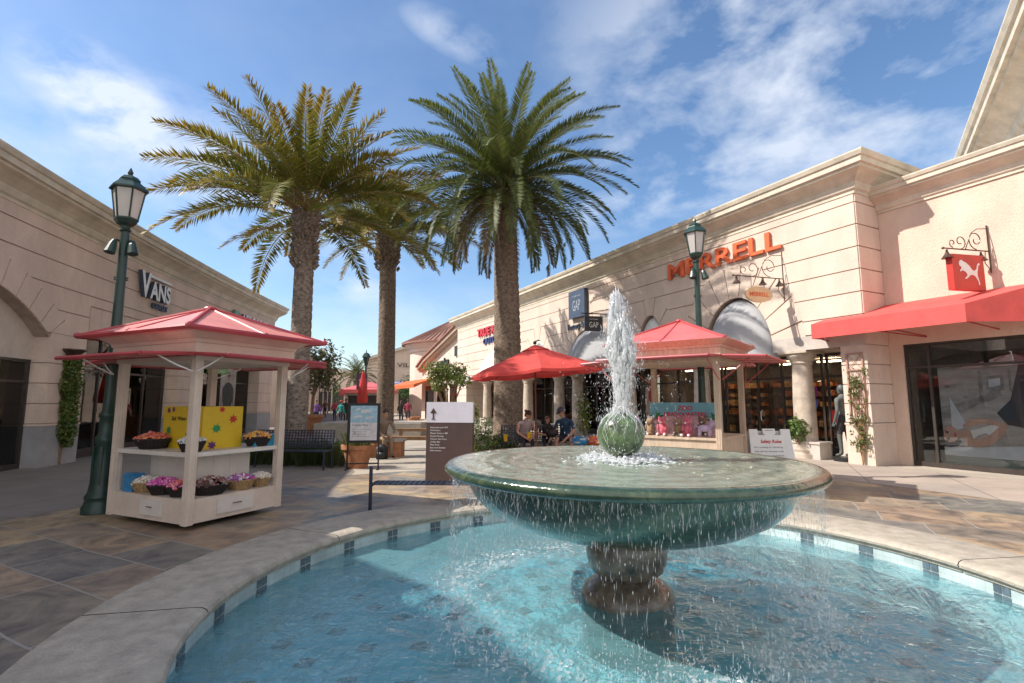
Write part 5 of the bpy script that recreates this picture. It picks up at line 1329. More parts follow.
def vine(W, s0, o0, zr, wr, label, n, cols, seed, dense=True, trellis=None):
    random.seed(seed); c = W(s0, o0, 0); t = thing('climbing_vine', c, label, 'climbing plant'); m = Mesh()
    for k in range(5 if dense else 9):
        pts = [];
        for i in range(12):
            q = i / 11; pts.append(W(s0 + wr * .8 * q * math.sin(q * 5 + k * 1.4) * (1 if k else .2), o0 - .02 * q, .0 + zr[1] * q * rnd(.97, 1.0)))
        m.tube(pts, [.02 * (1 - .75 * i / 11) for i in range(12)], 5)
    m.build('stem', 'wood', t); M = Mesh()
    for i in range(n):
        z = zr[0] + (zr[1] - zr[0]) * rnd(0, 1); wz = wr * (.75 + .45 * noise.noise(Vector((z * 2.2, seed, 0)))) * (min(1, (z - zr[0] + .12) / .5) if dense else 1)
        x = s0 + random.uniform(-1, 1) * wz
        if not dense and noise.noise(Vector((x * 5, z * 4, seed))) < .02: continue
        p = Vector(W(x, o0 + rnd(.0, .22 if dense else .10), z)); n1 = Vector((rnd(-1, 1), rnd(-1, 1), rnd(-.2, 1))).normalized(); a = n1.orthogonal().normalized(); a = (a + n1.cross(a) * rnd(-2, 2)).normalized(); b = n1.cross(a); l = rnd(.03, .055)
        v = rnd(.7, 1.25); cc = random.choice(cols); M.add([p - a * l, p + b * l * .5, p + a * l, p - b * l * .5], [(0, 1, 2, 3)], col=tuple(v * q_ for q_ in cc))
    M.build('foliage', 'leaf', t); return t
vine(WL, 3.35, .06, (.45, 2.75), .34, 'dense green climbing vine on the left stone pier', 3600, [(.06, .13, .02), (.10, .17, .03), (.15, .20, .035), (.16, .15, .03)], 5)
vine(WR, .22, .10, (.35, 2.45), .30, 'sparse climbing vine on the pink trellis of the right corner pier', 900, [(.12, .15, .04), (.18, .19, .06), (.10, .12, .03)], 6, False)
tr = thing('trellis', WR(.27, .05, .9), 'pink brown wooden trellis with crossed panels on the right corner pier', 'trellis'); K['trell'] = mat('trellis_paint', (.42, .24, .19), .7, .1)
m = Mesh()
for a in (.08, .46): m.box((a - .018, .04, 1.12), (a + .018, .075, 2.86), WR)
for k in range(5): z = 1.14 + k * .425; m.box((.064, .038, z - .018), (.476, .073, z + .018), WR)
for k in range(4):
    z = 1.16 + k * .425; m.tube([WR(.1, .055, z), WR(.44, .055, z + .385)], .008, 4); m.tube([WR(.44, .055, z), WR(.1, .055, z + .385)], .008, 4)
m.build('frame', 'trell', tr)
m = Mesh(); m.box((1.35, -.5, .48), (1.9, -.15, .50), WR); random.seed(12)
def potplant(x, y, z, r, h, n, label, cols=GR, spread=1.0, pot=None, nm='plant', s=.06, group=None):
    t = thing(nm, (x, y, z), label, 'plant', group); 
    if pot:
        m = Mesh(); pr, ph = pot; m.lathe([(pr * .66, 0), (pr * .72, .02), (pr * .95, ph * .82), (pr * 1.06, ph * .83), (pr * 1.08, ph), (pr * .95, ph), (pr * .9, ph * .92), (.01, ph * .92)], (x, y, z), 32); m.build('pot', 'terra', t, smooth_angle=40); z += ph * .92
    M = Mesh()
    leaves(M, (x, y, z + h * .5), (r, r, h * .55), n, s, cols, seed=x, hol=.1); M.build('foliage', 'leaf', t)
    m = Mesh()
    for k in range(7): a = k * .9; m.tube([(x, y, z - .05), (x + r * .5 * math.cos(a), y + r * .5 * math.sin(a), z + h * .8)], [.012, .004], 5)
    m.build('stem', 'wood', t); return t
c = WR(2.0, -.02, .48); potplant(c[0], c[1], c[2] - .02, .30, .75, 330, 'leafy green plant at the foot of the stone column beside the safety sign', [(.09, .16, .03), (.14, .2, .05)], s=.07)
c = WR(12.4, .15, .0); potplant(c[0], c[1], c[2], .40, 2.1, 420, 'tall thin plant climbing the column behind the seated family', YG, s=.08)
c = WR(25.6, .15, .0); potplant(c[0], c[1], c[2], .4, 1.7, 360, 'narrow green plant by the far pier, right of the directory board', YG, s=.09)
potplant(-2.4 + 0, 30.5, 0, .01, .01, 1, 'x') if False else None
c = W2(-3.15, .5, 0); potplant(c[0], c[1], 0, .30, 1.25, 330, 'bright green plant at the right edge in front of the poster window', YG, s=.09, pot=(.2, .3))
# grass in a terracotta pot
def grass_clump(M, x, y, z, r, h, n, cols, spread=.5):
    for i in range(n):
        a = rnd(0, 2 * PI); q = r * math.sqrt(rnd(0, 1)); b = Vector((x + q * math.cos(a), y + q * math.sin(a), z)); d = Vector((math.cos(a) * spread * rnd(.1, 1), math.sin(a) * spread * rnd(.1, 1), 1)); L_ = h * rnd(.6, 1.1); s = Vector((-math.sin(a + 1), math.cos(a + 1), 0)) * .006
        t = b + d * L_; t2 = t + Vector((d.x, d.y, -.15)) * L_ * .3; cc = random.choice(cols); v = rnd(.8, 1.2); cc = tuple(v * k for k in cc)
        M.add([b - s, b + s, t + s * .7, t - s * .7, t2], [(0, 1, 2, 3), (3, 2, 4)], col=cc)
gc = [(.16, .18, .06), (.22, .22, .09), (.10, .14, .04)]
pt = thing('potted_grass', (-3.78, 12.75, 0), 'terracotta pot of pale grass behind the map stand', 'potted plant')
m = Mesh(); m.lathe([(.24, 0), (.25, .03), (.34, .44), (.39, .45), (.40, .55), (.35, .55), (.33, .5), (.01, .5)], (-3.78, 12.75, 0), 36); m.build('pot', 'terra', pt, smooth_angle=40)
M = Mesh(); grass_clump(M, -3.78, 12.75, .48, .28, .38, 420, gc); M.build('foliage', 'leaf', pt)
M = Mesh()
for i in range(42):
    grass_clump(M, rnd(-7.6, -4.3), rnd(12.9, 14.4), 0, .22, .55, 110, [(.06, .09, .03), (.10, .12, .04), (.08, .11, .03)], .55)
o = M.build('ornamental_grass', 'leaf'); o['kind'] = 'stuff'
random.seed(44)
fp = thing('potted_tree', (-9.9, 25.5, 0), 'bushy tree in a terracotta pot beside the yellow tipped palm trunk', 'potted plant')
m = Mesh(); m.lathe([(.35, 0), (.52, .8), (.60, .82), (.60, .95), (.5, .95)], (-9.9, 25.5, 0), 24); m.build('pot', 'terra', fp)
m = Mesh(); m.tube([(-9.9, 25.5, .8), (-9.8, 25.5, 3.0)], [.09, .05], 7); m.tube([(-9.85, 25.5, 1.8), (-9.3, 25.5, 3.4)], [.05, .02], 6); m.build('trunk', 'wood', fp)
M = Mesh(); leaves(M, (-9.6, 25.5, 3.3), (1.2, 1.0, 1.5), 1500, .11, [(.10, .11, .04), (.14, .14, .05), (.2, .16, .08)], seed=4, gaps=.45, hol=.1); M.build('crown', 'leaf', fp)
# ficus tree by the right shops
random.seed(45); ft = thing('street_tree', (-3.35, 27.0, 0), 'round pale green tree with many thin stems behind the directory board', 'tree')
m = Mesh()
for k in range(7): a = k * .9; m.tube([(-3.35 + .1 * math.cos(a), 27 + .1 * math.sin(a), 0), (-3.35 + .35 * math.cos(a), 27 + .3 * math.sin(a), 1.6), (-3.35 + .9 * math.cos(a), 27 + .8 * math.sin(a), 3.0)], [.07, .05, .02], 6)
m.build('trunk', 'wood', ft)
M = Mesh()
for i in range(9): leaves(M, (-3.35 + rnd(-.8, .8), 27 + rnd(-.8, .8), 2.85 + rnd(-.5, .55)), (.62, .6, .42), 260, .085, YG, seed=i, gaps=.3, hol=.2)
M.build('crown', 'leaf', ft)

# ------------------------------------------------------------------ benches, signs, umbrella
def perf_panel(m, o, ux, uz, L_, H, nx, nz, th=.012, bar=.35):
    o = Vector(o); ux = Vector(ux); uz = Vector(uz); ny = ux.cross(uz).normalized() * th
    def q(a, b, c): return tuple(o + ux * a + uz * b + ny * c)
    px = L_ / nx; pz = H / nz
    for i in range(nx + 1): m.box((i * px - px * bar / 2, 0, -.5), (i * px + px * bar / 2, H, .5), lambda a, b, c: q(a, b, c))
    for j in range(nz + 1): m.box((0, j * pz - pz * bar / 2, -.47), (L_, j * pz + pz * bar / 2, .47), lambda a, b, c: q(a, b, c))
def bench(p, ang, L_, label, back=True, arm=False):
    dp = .36 if arm else .45
    t = thing('bench', (p[0], p[1], 0), label, 'bench', 'dark blue perforated metal benches', ang); T = WM[t.name]
    ux = (T.to_3x3() @ Vector((1, 0, 0))); uy = (T.to_3x3() @ Vector((0, 1, 0))); P = lambda x, y, z: T @ Vector((x, y, z))
    m = Mesh(); perf_panel(m, P(0, 0, .40 if arm else .43), ux, uy, L_, dp, int(L_ / .075), 6); m.build('seat', 'bench', t)
    if back:
        m = Mesh(); perf_panel(m, P(0, .47, .50), ux, (Vector((0, 0, 1)) + uy * .15).normalized(), L_, .40, int(L_ / .075), 6); m.build('backrest', 'bench', t)
    for x in (0, L_):
        m = Mesh()
        m.tube([P(x, .02, 0), P(x, .02, .66 if arm and x == 0 else .42)], .026, 8)
        if arm: m.tube([P(x, .02, .38), P(x, dp, .38)], .02, 8)
        else: m.tube([P(x, .45, 0), P(x, .47, .48), P(x, .54 if back else .47, .90 if back else .48)], .022, 8); m.tube([P(x, .02, .42), P(x, .46, .42)], .02, 8)
        m.build('leg', 'bench', t)
    return t
bench((-6.35, 12.35, 0), R(-5), 1.95, 'dark blue perforated bench with a back, between the candy kiosk and the map stand')
bench((-2.06, 7.62, 0), R(-1), 1.7, 'backless dark blue perforated bench beside the pool rim, in front of the directory board', back=False, arm=True)
bench((-.30, 14.75, 0), R(0), 2.1, 'dark blue perforated bench under the seated family', back=True)

def sign_text(m, W, lines, x, z, dz, cap, w, mi, y=.003):
    for i, s in enumerate(lines): add_text(m, s, W, x, y, z - dz * i, width=min(w, len(s) * cap * .72), cap=cap, depth=.002, mi=mi)
ds = thing('directory_board', (-1.25, 10.55, 0), 'tall brown directory board with a lavender head panel and an arrow', 'sign')
dd = Vector((.985, -.17, 0)); dn = Vector((-.17, -.985, 0)); D0 = Vector((-1.76, 10.63, 0))
Wd = lambda x, y, z: tuple(D0 + dd * x + dn * y + Vector((0, 0, z)))
m = Mesh(); m.box((0, -.11, .0), (.98, 0, 1.17), Wd); m.build('panel', 'brown', ds)
m = Mesh(); m.box((-.002, -.112, 1.173), (.982, .004, 1.59), Wd); m.build('head_panel', 'lav', ds)
m = Mesh(); m.box((.135, .006, 1.24), (.165, .010, 1.40), Wd); m.add([Wd(.08, .010, 1.36), Wd(.22, .010, 1.36), Wd(.15, .010, 1.47)], [(0, 1, 2)]); m.box((.11, .006, 1.236), (.19, .010, 1.25), Wd); m.build('arrow', 'brown', ds)
m = Mesh(); sign_text(m, Wd, ['Restrooms and ATM', 'Food Court', 'Shops Suites 1-80', 'Guest Parking', 'Visitor Services', 'Coffee Bar', 'Play Area', 'Bus and Shuttle', 'Information'], .09, 1.06, .058, .030, .42, 0); m.build('lettering', 'white', ds)
m = Mesh(); m.box((-.004, -.10, 0), (0.0, -.01, 1.59), Wd); m.build('edge', 'ovalsign', ds)
ms = thing('map_stand', (-3.55, 12.4, 0), 'black framed map board on two thin legs beside the terracotta pot', 'sign')
M0 = Vector((-3.93, 12.35, 0)); md = Vector((.97, .16, 0)).normalized(); mn = Vector((md.y, -md.x, 0)); Wm_ = lambda x, y, z: tuple(M0 + md * x + mn * y + Vector((0, 0, z)))
for x in (.02, .74):
    m = Mesh(); m.box((x - .018, -.03, 0), (x + .018, 0, 1.5), Wm_); m.box((x - .02, -.22, 0), (x + .02, .22, .025), Wm_); m.build('leg', 'black', ms)
m = Mesh(); m.box((.0, -.02, .62), (.76, .02, 1.56), Wm_); m.build('frame', 'black', ms); m = Mesh(); m.box((0.02, -.02, .12), (.74, .0, .15), Wm_); m.build('crossbar', 'black', ms)
m = Mesh(); m.box((.07, .02, .68), (.69, .026, 1.10), Wm_, mi=0); m.box((.07, .02, 1.101), (.69, .026, 1.50), Wm_, mi=1)
for a, b, c_, d in ((.12, 1.2, .22, .08), (.3, 1.32, .25, .1), (.42, 1.18, .2, .07), (.16, 1.38, .14, .06)): m.prism([(a, b), (a + c_, b + .03), (a + c_ - .03, b + d), (a + .02, b + d - .02)], .0262, .028, Wm_, 2)
sign_text(m, Wm_, ['Center Map'], .12, 1.02, .1, .05, .4, 3, .0275); sign_text(m, Wm_, ['Level one shops and dining', 'Open every day 10 to 9', 'Please ask for help', 'Restrooms by the fountain'], .12, .93, .055, .022, .5, 3, .0275)
m.build('map', [mat('map_pale', (.62, .60, .62), .5), mat('map_blue', (.32, .50, .62), .5, .12, 9), mat('map_bld', (.6, .62, .62), .5), 'navy'], ms)
sb = thing('safety_sign', (5.4, 11.0, 0), 'white folding floor sign headed Safety Rules, in front of the shoe shop', 'sign')
Ws = lambda x, y, z: (4.95 + x, 10.95 - y + (1.04 - z) * -.18, z)
m = Mesh(); P_ = [(0, 0), (.95, 0), (.90, .88), (.90, 1.02), (.70, 1.02), (.70, .90), (.56, .90), (.56, .99), (.36, .99), (.36, .90), (.22, .90), (.22, 1.02), (.04, 1.02), (.04, .88)]
m.prism(P_, 0, .03, Ws); m.prism([(.33, .92), (.37, .92), (.37, 1.0), (.55, 1.0), (.55, .92), (.59, .92), (.59, 1.03), (.33, 1.03)], -.002, .028, Ws)
m.build('front_board', 'white', sb)
m = Mesh(); m.prism([(0.02, 0), (.93, 0), (.88, .98), (.06, .98)], -.03, 0, lambda x, y, z: (4.95 + x, 10.99 - y + (1.04 - z) * .2, z)); m.build('rear_board', 'white', sb)
m = Mesh(); add_text(m, 'Safety Rules', Ws, .47, .032, .74, width=.44, cap=.065, depth=.002, mi=0, align='c', bold=.03, shear=.15)
for i, s in enumerate(['No running or climbing', 'Stay off the fountain wall', 'Hold the hand of children', 'Thank you']): add_text(m, s, Ws, .1, .032, .64 - i * .085, width=.6, cap=.032, depth=.002, mi=1)
m.build('lettering', ['letterred', 'navy'], sb)
# big red umbrella
um = thing('umbrella', (.62, 13.3, 0), 'big open red market umbrella over the seated family', 'umbrella')
m = Mesh(); m.lathe([(.28, 0), (.28, .06), (.06, .10), (.025, .14)], (.62, 13.3, 0), 20); m.tube([(.62, 13.3, .1), (.60, 13.3, 3.02)], .024, 10); m.build('pole', mat('umb_pole', (.12, .05, .03), .5, .1), um)
TU = Matrix.Translation((.66, 13.3, 2.36)) @ Matrix.Rotation(R(-4.5), 4, 'Y')
m = Mesh(); nn = 8; RR = 1.60; vs = []; fs = []
ringz = [(0.0, .68), (.25, .60), (.27, .58), (.8, .36), (1.3, .165), (RR, .0)]
for r_, z in ringz:
    for i in range(nn * 4):
        a = 2 * PI * (i / (nn * 4)) - PI / 2; k = math.cos(PI / nn) / math.cos(((a + PI / 2) % (2 * PI / nn)) - PI / nn); sag = (1 - k) * .0
        q = TU @ Vector((r_ * (k / math.cos(PI / nn)) * math.cos(a), r_ * (k / math.cos(PI / nn)) * math.sin(a), z - .05 * (1 - (k - math.cos(PI / nn)) / (1 - math.cos(PI / nn))) * r_ * .5)); vs.append(q)
w = nn * 4
for j in range(len(ringz) - 1):
    for i in range(w): fs.append((j * w + i, (j + 1) * w + i, (j + 1) * w + (i + 1) % w, j * w + (i + 1) % w))
b = len(vs)
for i in range(w): vs.append(vs[(len(ringz) - 1) * w + i] - Vector((0, 0, .07)))
for i in range(w): fs.append(((len(ringz) - 1) * w + i, b + i, b + (i + 1) % w, (len(ringz) - 1) * w + (i + 1) % w))
m.add(vs, fs); cn = m.build('canopy', 'fab', um)
m = Mesh(); m.lathe([(.38, .565), (.1, .69), (.01, .72)], (0, 0, 0), 8, T=TU @ Matrix.Rotation(0, 4, 'Z')); m.build('vent', 'fab', cn)
m = Mesh(); m.ball(TU @ Vector((0, 0, .77)), .05, 8, 6); m.build('finial', 'black', um)
for i in range(nn):
    m = Mesh(); a = 2 * PI * i / nn - PI / 2; m.tube([TU @ Vector((0, 0, .70)), TU @ Vector((RR * .99 * math.cos(a), RR * .99 * math.sin(a), -.03))], .010, 5); m.tube([TU @ Vector((0, 0, .15)), TU @ Vector((RR * .5 * math.cos(a), RR * .5 * math.sin(a), .32))], .009, 5); m.build('rib', 'frame', um)
# wooden benches and low walls further up the street
def wbench(x, y, L_, ang, label):
    t = thing('wooden_bench', (x, y, 0), label, 'bench', 'wooden backless benches', ang); T = WM[t.name]
    m = Mesh(); 
    for k in range(4): m.box((0, k * .115, .40), (L_, k * .115 + .10, .46), T=T)
    m.box((.05, .0, .34), (L_ - .05, .44, .395), T=T); m.build('seat', 'wood', t)
    for u in (.12, L_ - .22):
        for v in (.02, .36): m = Mesh(); m.box((u, v, 0), (u + .09, v + .08, .34), T=T); m.build('leg', 'wood', t)
wbench(-3.95, 16.9, 2.3, R(4), 'nearest wooden backless bench, left of the directory board')
wbench(-4.9, 21.9, 2.6, R(4), 'farther wooden backless bench beside the palm planter wall')
m = Mesh(); m.box((-8.9, 23.2, 0), (-4.1, 26.6, .62)); m.box((-8.85, 23.25, .55), (-4.15, 26.55, .63)); m.box((-6.7, 23.19, .02), (-6.68, 23.2, .6), mi=1)
solo(m, 'planter_wall', ['conc', 'groove'], 'long low concrete planter wall under the middle palm', 'planter', base=(-6.5, 25, 0))
m = Mesh(); m.box((-4.9, 15.0, 0), (-3.2, 15.5, .44)); m.box((-4.95, 14.95, .44), (-3.15, 15.55, .50), mi=1)
solo(m, 'seat_wall', ['terra', 'conc'], 'low brown seat wall behind the map stand', 'wall', base=(-4, 15.2, 0))
# small beach toys left on the bench
for nm, x, c1, c2, lb in (('beach_bag', 1.88, (.02, .28, .60), (.6, .62, .62), 'bright blue and white stuffed bag at the right end of the family bench'), ('beach_ball', 2.28, (.72, .22, .04), (.6, .05, .2), 'orange and pink ball at the right end of the family bench')):
    m = Mesh(); m.ball((x, 14.5, .50), (.24, .2, .15) if nm == 'beach_bag' else (.19, .19, .16), 16, 10, jit=.12)
    for k, f_ in enumerate(m.f): m.m[k] = 1 if (k // 2) % 5 == 0 else 0
    m.box((x - .2, 14.3, 0), (x + .2, 14.7, .35), mi=2) if False else None
    solo(m, nm, [mat(nm + 'a', c1, .5), mat(nm + 'b', c2, .5)], lb, 'bag' if nm == 'beach_bag' else 'ball', base=(x, 14.5, .36), smooth=True)
m = Mesh(); m.box((1.6, 14.25, .30), (2.55, 14.75, .35));
for x in (1.7, 2.45): m.box((x - .03, 14.3, 0), (x + .03, 14.7, .30))
solo(m, 'side_table', 'bench', 'low dark table holding the blue bag and the orange ball', 'table', base=(2.1, 14.5, 0))
c = WR(1.15, -.55, 0); m = Mesh(); m.box((.95, -1.15, 0), (1.3, -.75, .75), WR); 
solo(m, 'display_plinth', 'kcream', 'cream display plinth beside the grey mannequin', 'plinth', base=WR(1.1, -.9, 0))
# stickers on the door
dsn = thing('door_sticker', WR(2.35, SF + .03, 1.5), 'square blue wheelchair access sticker and purple sticker beside the shop door', 'sign')
m = Mesh(); m.box((2.2, SF + .03, 1.42), (2.42, SF + .036, 1.66), WR, mi=0); m.box((2.18, SF + .03, 1.75), (2.44, SF + .036, 2.05), WR, mi=1); m.box((1.62, SF + .03, 1.0), (1.8, SF + .036, 1.35), WR, mi=3)
fw = WRt(2.42, SF + .037); m.prism(blob(.10, .19, .02, .02, 10), 0, .001, lambda x, y, z: fw(x, y, z + 1.42), 2)
m.tube([fw(.10, .003, 1.59), fw(.10, .003, 1.53), fw(.15, .003, 1.52), fw(.17, .003, 1.46)], .009, 5, mi=2)
m.tube([fw(.11 + .05 * math.cos(a), .003, 1.49 + .05 * math.sin(a)) for a in [PI * .6 + k * .45 for k in range(10)]], .007, 5, mi=2)
m.build('sticker', [mat('st_blue', (.02, .12, .5), .4), mat('st_pur', (.25, .03, .2), .4), 'white', mat('st_red', (.7, .06, .04), .4)], dsn)
# ------------------------------------------------------------------ people
def skin_mesh(J, Eg, Rd_):
    me = bpy.data.meshes.new('sk'); names = list(J); idx = {n: i for i, n in enumerate(names)}
    me.from_pydata([J[n] for n in names], [(idx[a], idx[b]) for a, b in Eg], [])
    ob = bpy.data.objects.new('sk', me); COL.objects.link(ob)
    md = ob.modifiers.new('s', 'SKIN'); 
    sv = me.skin_vertices[0].data if me.skin_vertices else None
    if sv is None:
        bm = bmesh.new(); bm.from_mesh(me); bm.verts.layers.skin.verify(); bm.to_mesh(me); bm.free(); sv = me.skin_vertices[0].data
    for n in names:
        r = Rd_[n]; sv[idx[n]].radius = r if isinstance(r, tuple) else (r, r); sv[idx[n]].use_root = (n == 'pelvis')
    md.use_smooth_shade = True
    s2 = ob.modifiers.new('u', 'SUBSURF'); s2.levels = 2; s2.render_levels = 2
    bpy.context.view_layer.update()
    out = bpy.data.meshes.new_from_object(ob.evaluated_get(bpy.context.evaluated_depsgraph_get()))
    bpy.data.objects.remove(ob); bpy.data.meshes.remove(me); return out
def person(loc, rz, J, label, mats_, sleeve=.5, legcut=.5, hair='short', sc_=1.0, cap=None, skirt=False, group=None, cat='person', name='person'):
    """J: joint positions in local metres, +X right, -Y forward. mats: skin, shirt, trousers, shoes, hair"""
    t = thing(name, loc, label, cat, group, rz); T = WM[t.name] @ Matrix.Scale(sc_, 4)
    J = {k: Vector(v) for k, v in J.items()}
    Rr = dict(pelvis=(.15, .11), waist=(.135, .10), chest=(.165, .115), neck0=.065, neck1=.055, shL=.062, shR=.062, elL=.042, elR=.042, wrL=.030, wrR=.030, haL=(.022, .04), haR=(.022, .04),
              hiL=.095, hiR=.095, knL=.060, knR=.060, anL=.038, anR=.038, heL=.042, heR=.042, toL=.034, toR=.034)
    J['neck0'] = J['neck']; J['neck1'] = J['neck'].lerp(J['head'], .45); J['chest'] = J['pelvis'].lerp(J['neck'], .72); J['waist'] = J['pelvis'].lerp(J['neck'], .36)
    for s in 'LR':
        J['ha' + s] = J['wr' + s] + (J['wr' + s] - J['el' + s]).normalized() * .085
        fwd = Vector((0, -1, 0)) if 'fw' + s not in J else J['fw' + s]
        J['he' + s] = J['an' + s] + Vector((0, .02, -.05)); J['to' + s] = J['an' + s] + fwd * .17 + Vector((0, 0, -.055))
    names = ['pelvis', 'waist', 'chest', 'neck0', 'neck1'] + [a + s for s in 'LR' for a in ('sh', 'el', 'wr', 'ha', 'hi', 'kn', 'an', 'to')]
    Eg = [('pelvis', 'waist'), ('waist', 'chest'), ('chest', 'neck0'), ('neck0', 'neck1')]
    for s in 'LR': Eg += [('chest', 'sh' + s), ('sh' + s, 'el' + s), ('el' + s, 'wr' + s), ('wr' + s, 'ha' + s), ('pelvis', 'hi' + s), ('hi' + s, 'kn' + s), ('kn' + s, 'an' + s), ('an' + s, 'to' + s)]
    me = skin_mesh({n: tuple(J[n]) for n in names}, Eg, {n: Rr[n] for n in names})
    m = Mesh(); vs = [v.co.copy() for v in me.vertices]; fs = [tuple(p.vertices) for p in me.polygons]; bpy.data.meshes.remove(me)
    def seg(p, a, b):
        ab = b - a; k = max(0, min(1, (p - a).dot(ab) / max(1e-6, ab.length_squared))); return (p - (a + ab * k)).length, k
    mi = []
    for f in fs:
        c = sum((vs[i] for i in f), Vector()) / len(f); best = (9, None, 0)
        for a, b in Eg:
            d, k = seg(c, J[a], J[b]); d /= (Rr[a][0] if isinstance(Rr[a], tuple) else Rr[a]) ** .5
            if d < best[0]: best = (d, (a, b), k)
        (a, b), k = best[1], best[2]
        if a[:2] in ('sh',): q = 1 if k < sleeve * 2 else 0
        elif a[:2] == 'el': q = 1 if k < sleeve * 2 - 1 else 0
        elif a[:2] == 'wr' or b == 'neck1': q = 0
        elif a[:2] == 'hi': q = 2
        elif a[:2] == 'kn': q = 2 if k < legcut * 2 - 1 else 0
        elif a[:2] == 'an': q = 3
        elif a == 'pelvis' and b[:2] == 'hi': q = 2
        elif a == 'pelvis': q = 2 if k < .35 else 1
        else: q = 1
        if a[:2] == 'hi' and legcut < .5 and k > legcut * 2: q = 0
        mi.append(q)
    b0 = m.add([T @ v for v in vs], fs); 
    for i, q in enumerate(mi): m.m[i] = q
    # head: skull, jaw, nose, ears, brow
    hd = J['head']; up = (J['head'] - J['neck']).normalized(); face = J.get('face', Vector((0, -1, 0))); face = (face - up * face.dot(up)).normalized(); rt = face.cross(up)
    Hm = Matrix((rt, -face, up)).transposed().to_4x4(); HT = T @ Matrix.Translation(hd) @ Hm
    def hb(c, r, mi_=0, nu=14, nv=10): m.ball((0, 0, 0), r, nu, nv, mi=mi_, T=HT @ Matrix.Translation(c))
    hb((0, .01, .02), (.076, .093, .105)); hb((0, -.025, -.055), (.056, .062, .062)); hb((0, -.095, -.012), (.013, .018, .022)); hb((0, -.082, -.055), (.022, .010, .007), 5)
    for s in (-1, 1): hb((.077 * s, .01, -.005), (.012, .02, .03)); hb((.030 * s, -.082, .014), (.012, .010, .007), 5, 8, 6); hb((.030 * s, -.082, .032), (.017, .008, .004), 4, 8, 6)
    for s in 'LR':     # five fingers
        w = J['ha' + s]; d = (J['wr' + s] - J['el' + s]).normalized(); inn = Vector((1 if s == 'L' else -1, 0, 0)); side = d.cross(inn)
        side = side.normalized() if side.length > .1 else Vector((0, 1, 0)); crl = side.cross(d).normalized()
        for k, ln in enumerate((.070, .080, .075, .060)):
            o_ = w + side * (-.028 + .019 * k); m.tube([T @ (o_ - d * .02), T @ (o_ + d * ln * .5), T @ (o_ + d * ln * .85 + crl * .022)], [.0095 * sc_, .0085 * sc_, .0065 * sc_], 6, mi=0)
        o_ = w - side * .03 - d * .05; m.tube([T @ o_, T @ (o_ - side * .03 + d * .03), T @ (o_ - side * .035 + d * .055 + crl * .01)], [.011 * sc_, .010 * sc_, .008 * sc_], 6, mi=0)
    body = m.build('body', mats_[:4] + [mats_[4], 'hair'] if len(mats_) > 4 else mats_, t, smooth=True)
    m = Mesh()
    if hair == 'short': m.ball((0, 0, 0), (.083, .098, .085), 16, 10, T=HT @ Matrix.Translation((0, .022, .048)), jit=.08); m.ball((0, 0, 0), (.07, .05, .08), 12, 8, T=HT @ Matrix.Translation((0, .062, .0)))
    elif hair == 'bun': m.ball((0, 0, 0), (.085, .10, .088), 16, 10, T=HT @ Matrix.Translation((0, .022, .045))); m.ball((0, 0, 0), (.075, .05, .09), 12, 8, T=HT @ Matrix.Translation((0, .062, -.01))); m.ball((0, 0, 0), (.04, .045, .04), 10, 8, T=HT @ Matrix.Translation((0, .12, .06)))
    elif hair == 'long': m.ball((0, 0, 0), (.085, .10, .088), 16, 10, T=HT @ Matrix.Translation((0, .022, .045))); m.ball((0, 0, 0), (.09, .06, .17), 12, 10, T=HT @ Matrix.Translation((0, .065, -.09)))
    if m.v: m.build('hair', mats_[4], t, smooth=True)
    if cap:
        m = Mesh(); m.ball((0, 0, 0), (.092, .107, .075), 16, 10, T=HT @ Matrix.Translation((0, .015, .068))); m.ball((0, 0, 0), (.065, .06, .010), 14, 6, T=HT @ Matrix.Translation((0, -.12, .055))); m.build('cap', cap, t, smooth=True)
    return t
def cl(c): return mat('cloth', c, .85, .12, 10, .4, 60)
def stand(step=.0, armf=.0, lean=0):
    return dict(pelvis=(0, 0, .95), neck=(0, lean, 1.46), head=(0, lean - .02, 1.63), shL=(.19, lean, 1.40), shR=(-.19, lean, 1.40), elL=(.24, .04 + armf, 1.12), elR=(-.24, .04 - armf, 1.12), wrL=(.25, -.04 + armf * 2, .88), wrR=(-.25, -.04 - armf * 2, .88),
                hiL=(.10, 0, .90), hiR=(-.10, 0, .90), knL=(.11, -.02 - step, .50), knR=(-.11, -.02 + step * .6, .50), anL=(.11, -step * 1.2 + .02, .09), anR=(-.11, step * 1.7 + .02, .09 + step * .15))
def sit(lean=-.10, sp=.14, h=.46, wl=(.12, -.40, .62), wr=(-.12, -.40, .62), head=None, face=None):
    d = dict(pelvis=(0, 0, h + .10), neck=(0, lean, h + .60), head=head or (0, lean - .06, h + .77), shL=(.19, lean, h + .54), shR=(-.19, lean, h + .54), elL=(.27, lean - .12, h + .28), elR=(-.27, lean - .12, h + .28), wrL=wl, wrR=wr,
             hiL=(.10, -.04, h + .07), hiR=(-.10, -.04, h + .07), knL=(sp, -.44, h + .06), knR=(-sp, -.44, h + .06), anL=(sp, -.42, .09), anR=(-sp, -.42, .09))
    if face: d['face'] = face
    return d
GSF = 'family sitting on the bench under the umbrella'
person((.36, 14.95, 0), R(12), sit(-.16, .12, .46, (.09, -.46, .58), (-.05, -.48, .58), head=(.06, -.24, 1.22), face=(.75, -.6, 0)), 'woman in a pale grey tank top holding a yellow cup, left of the seated family', [K['skin'], cl((.42, .39, .42)), cl((.03, .03, .05)), cl((.2, .15, .12)), K['hair']], sleeve=.06, legcut=1, hair='bun', group=None)
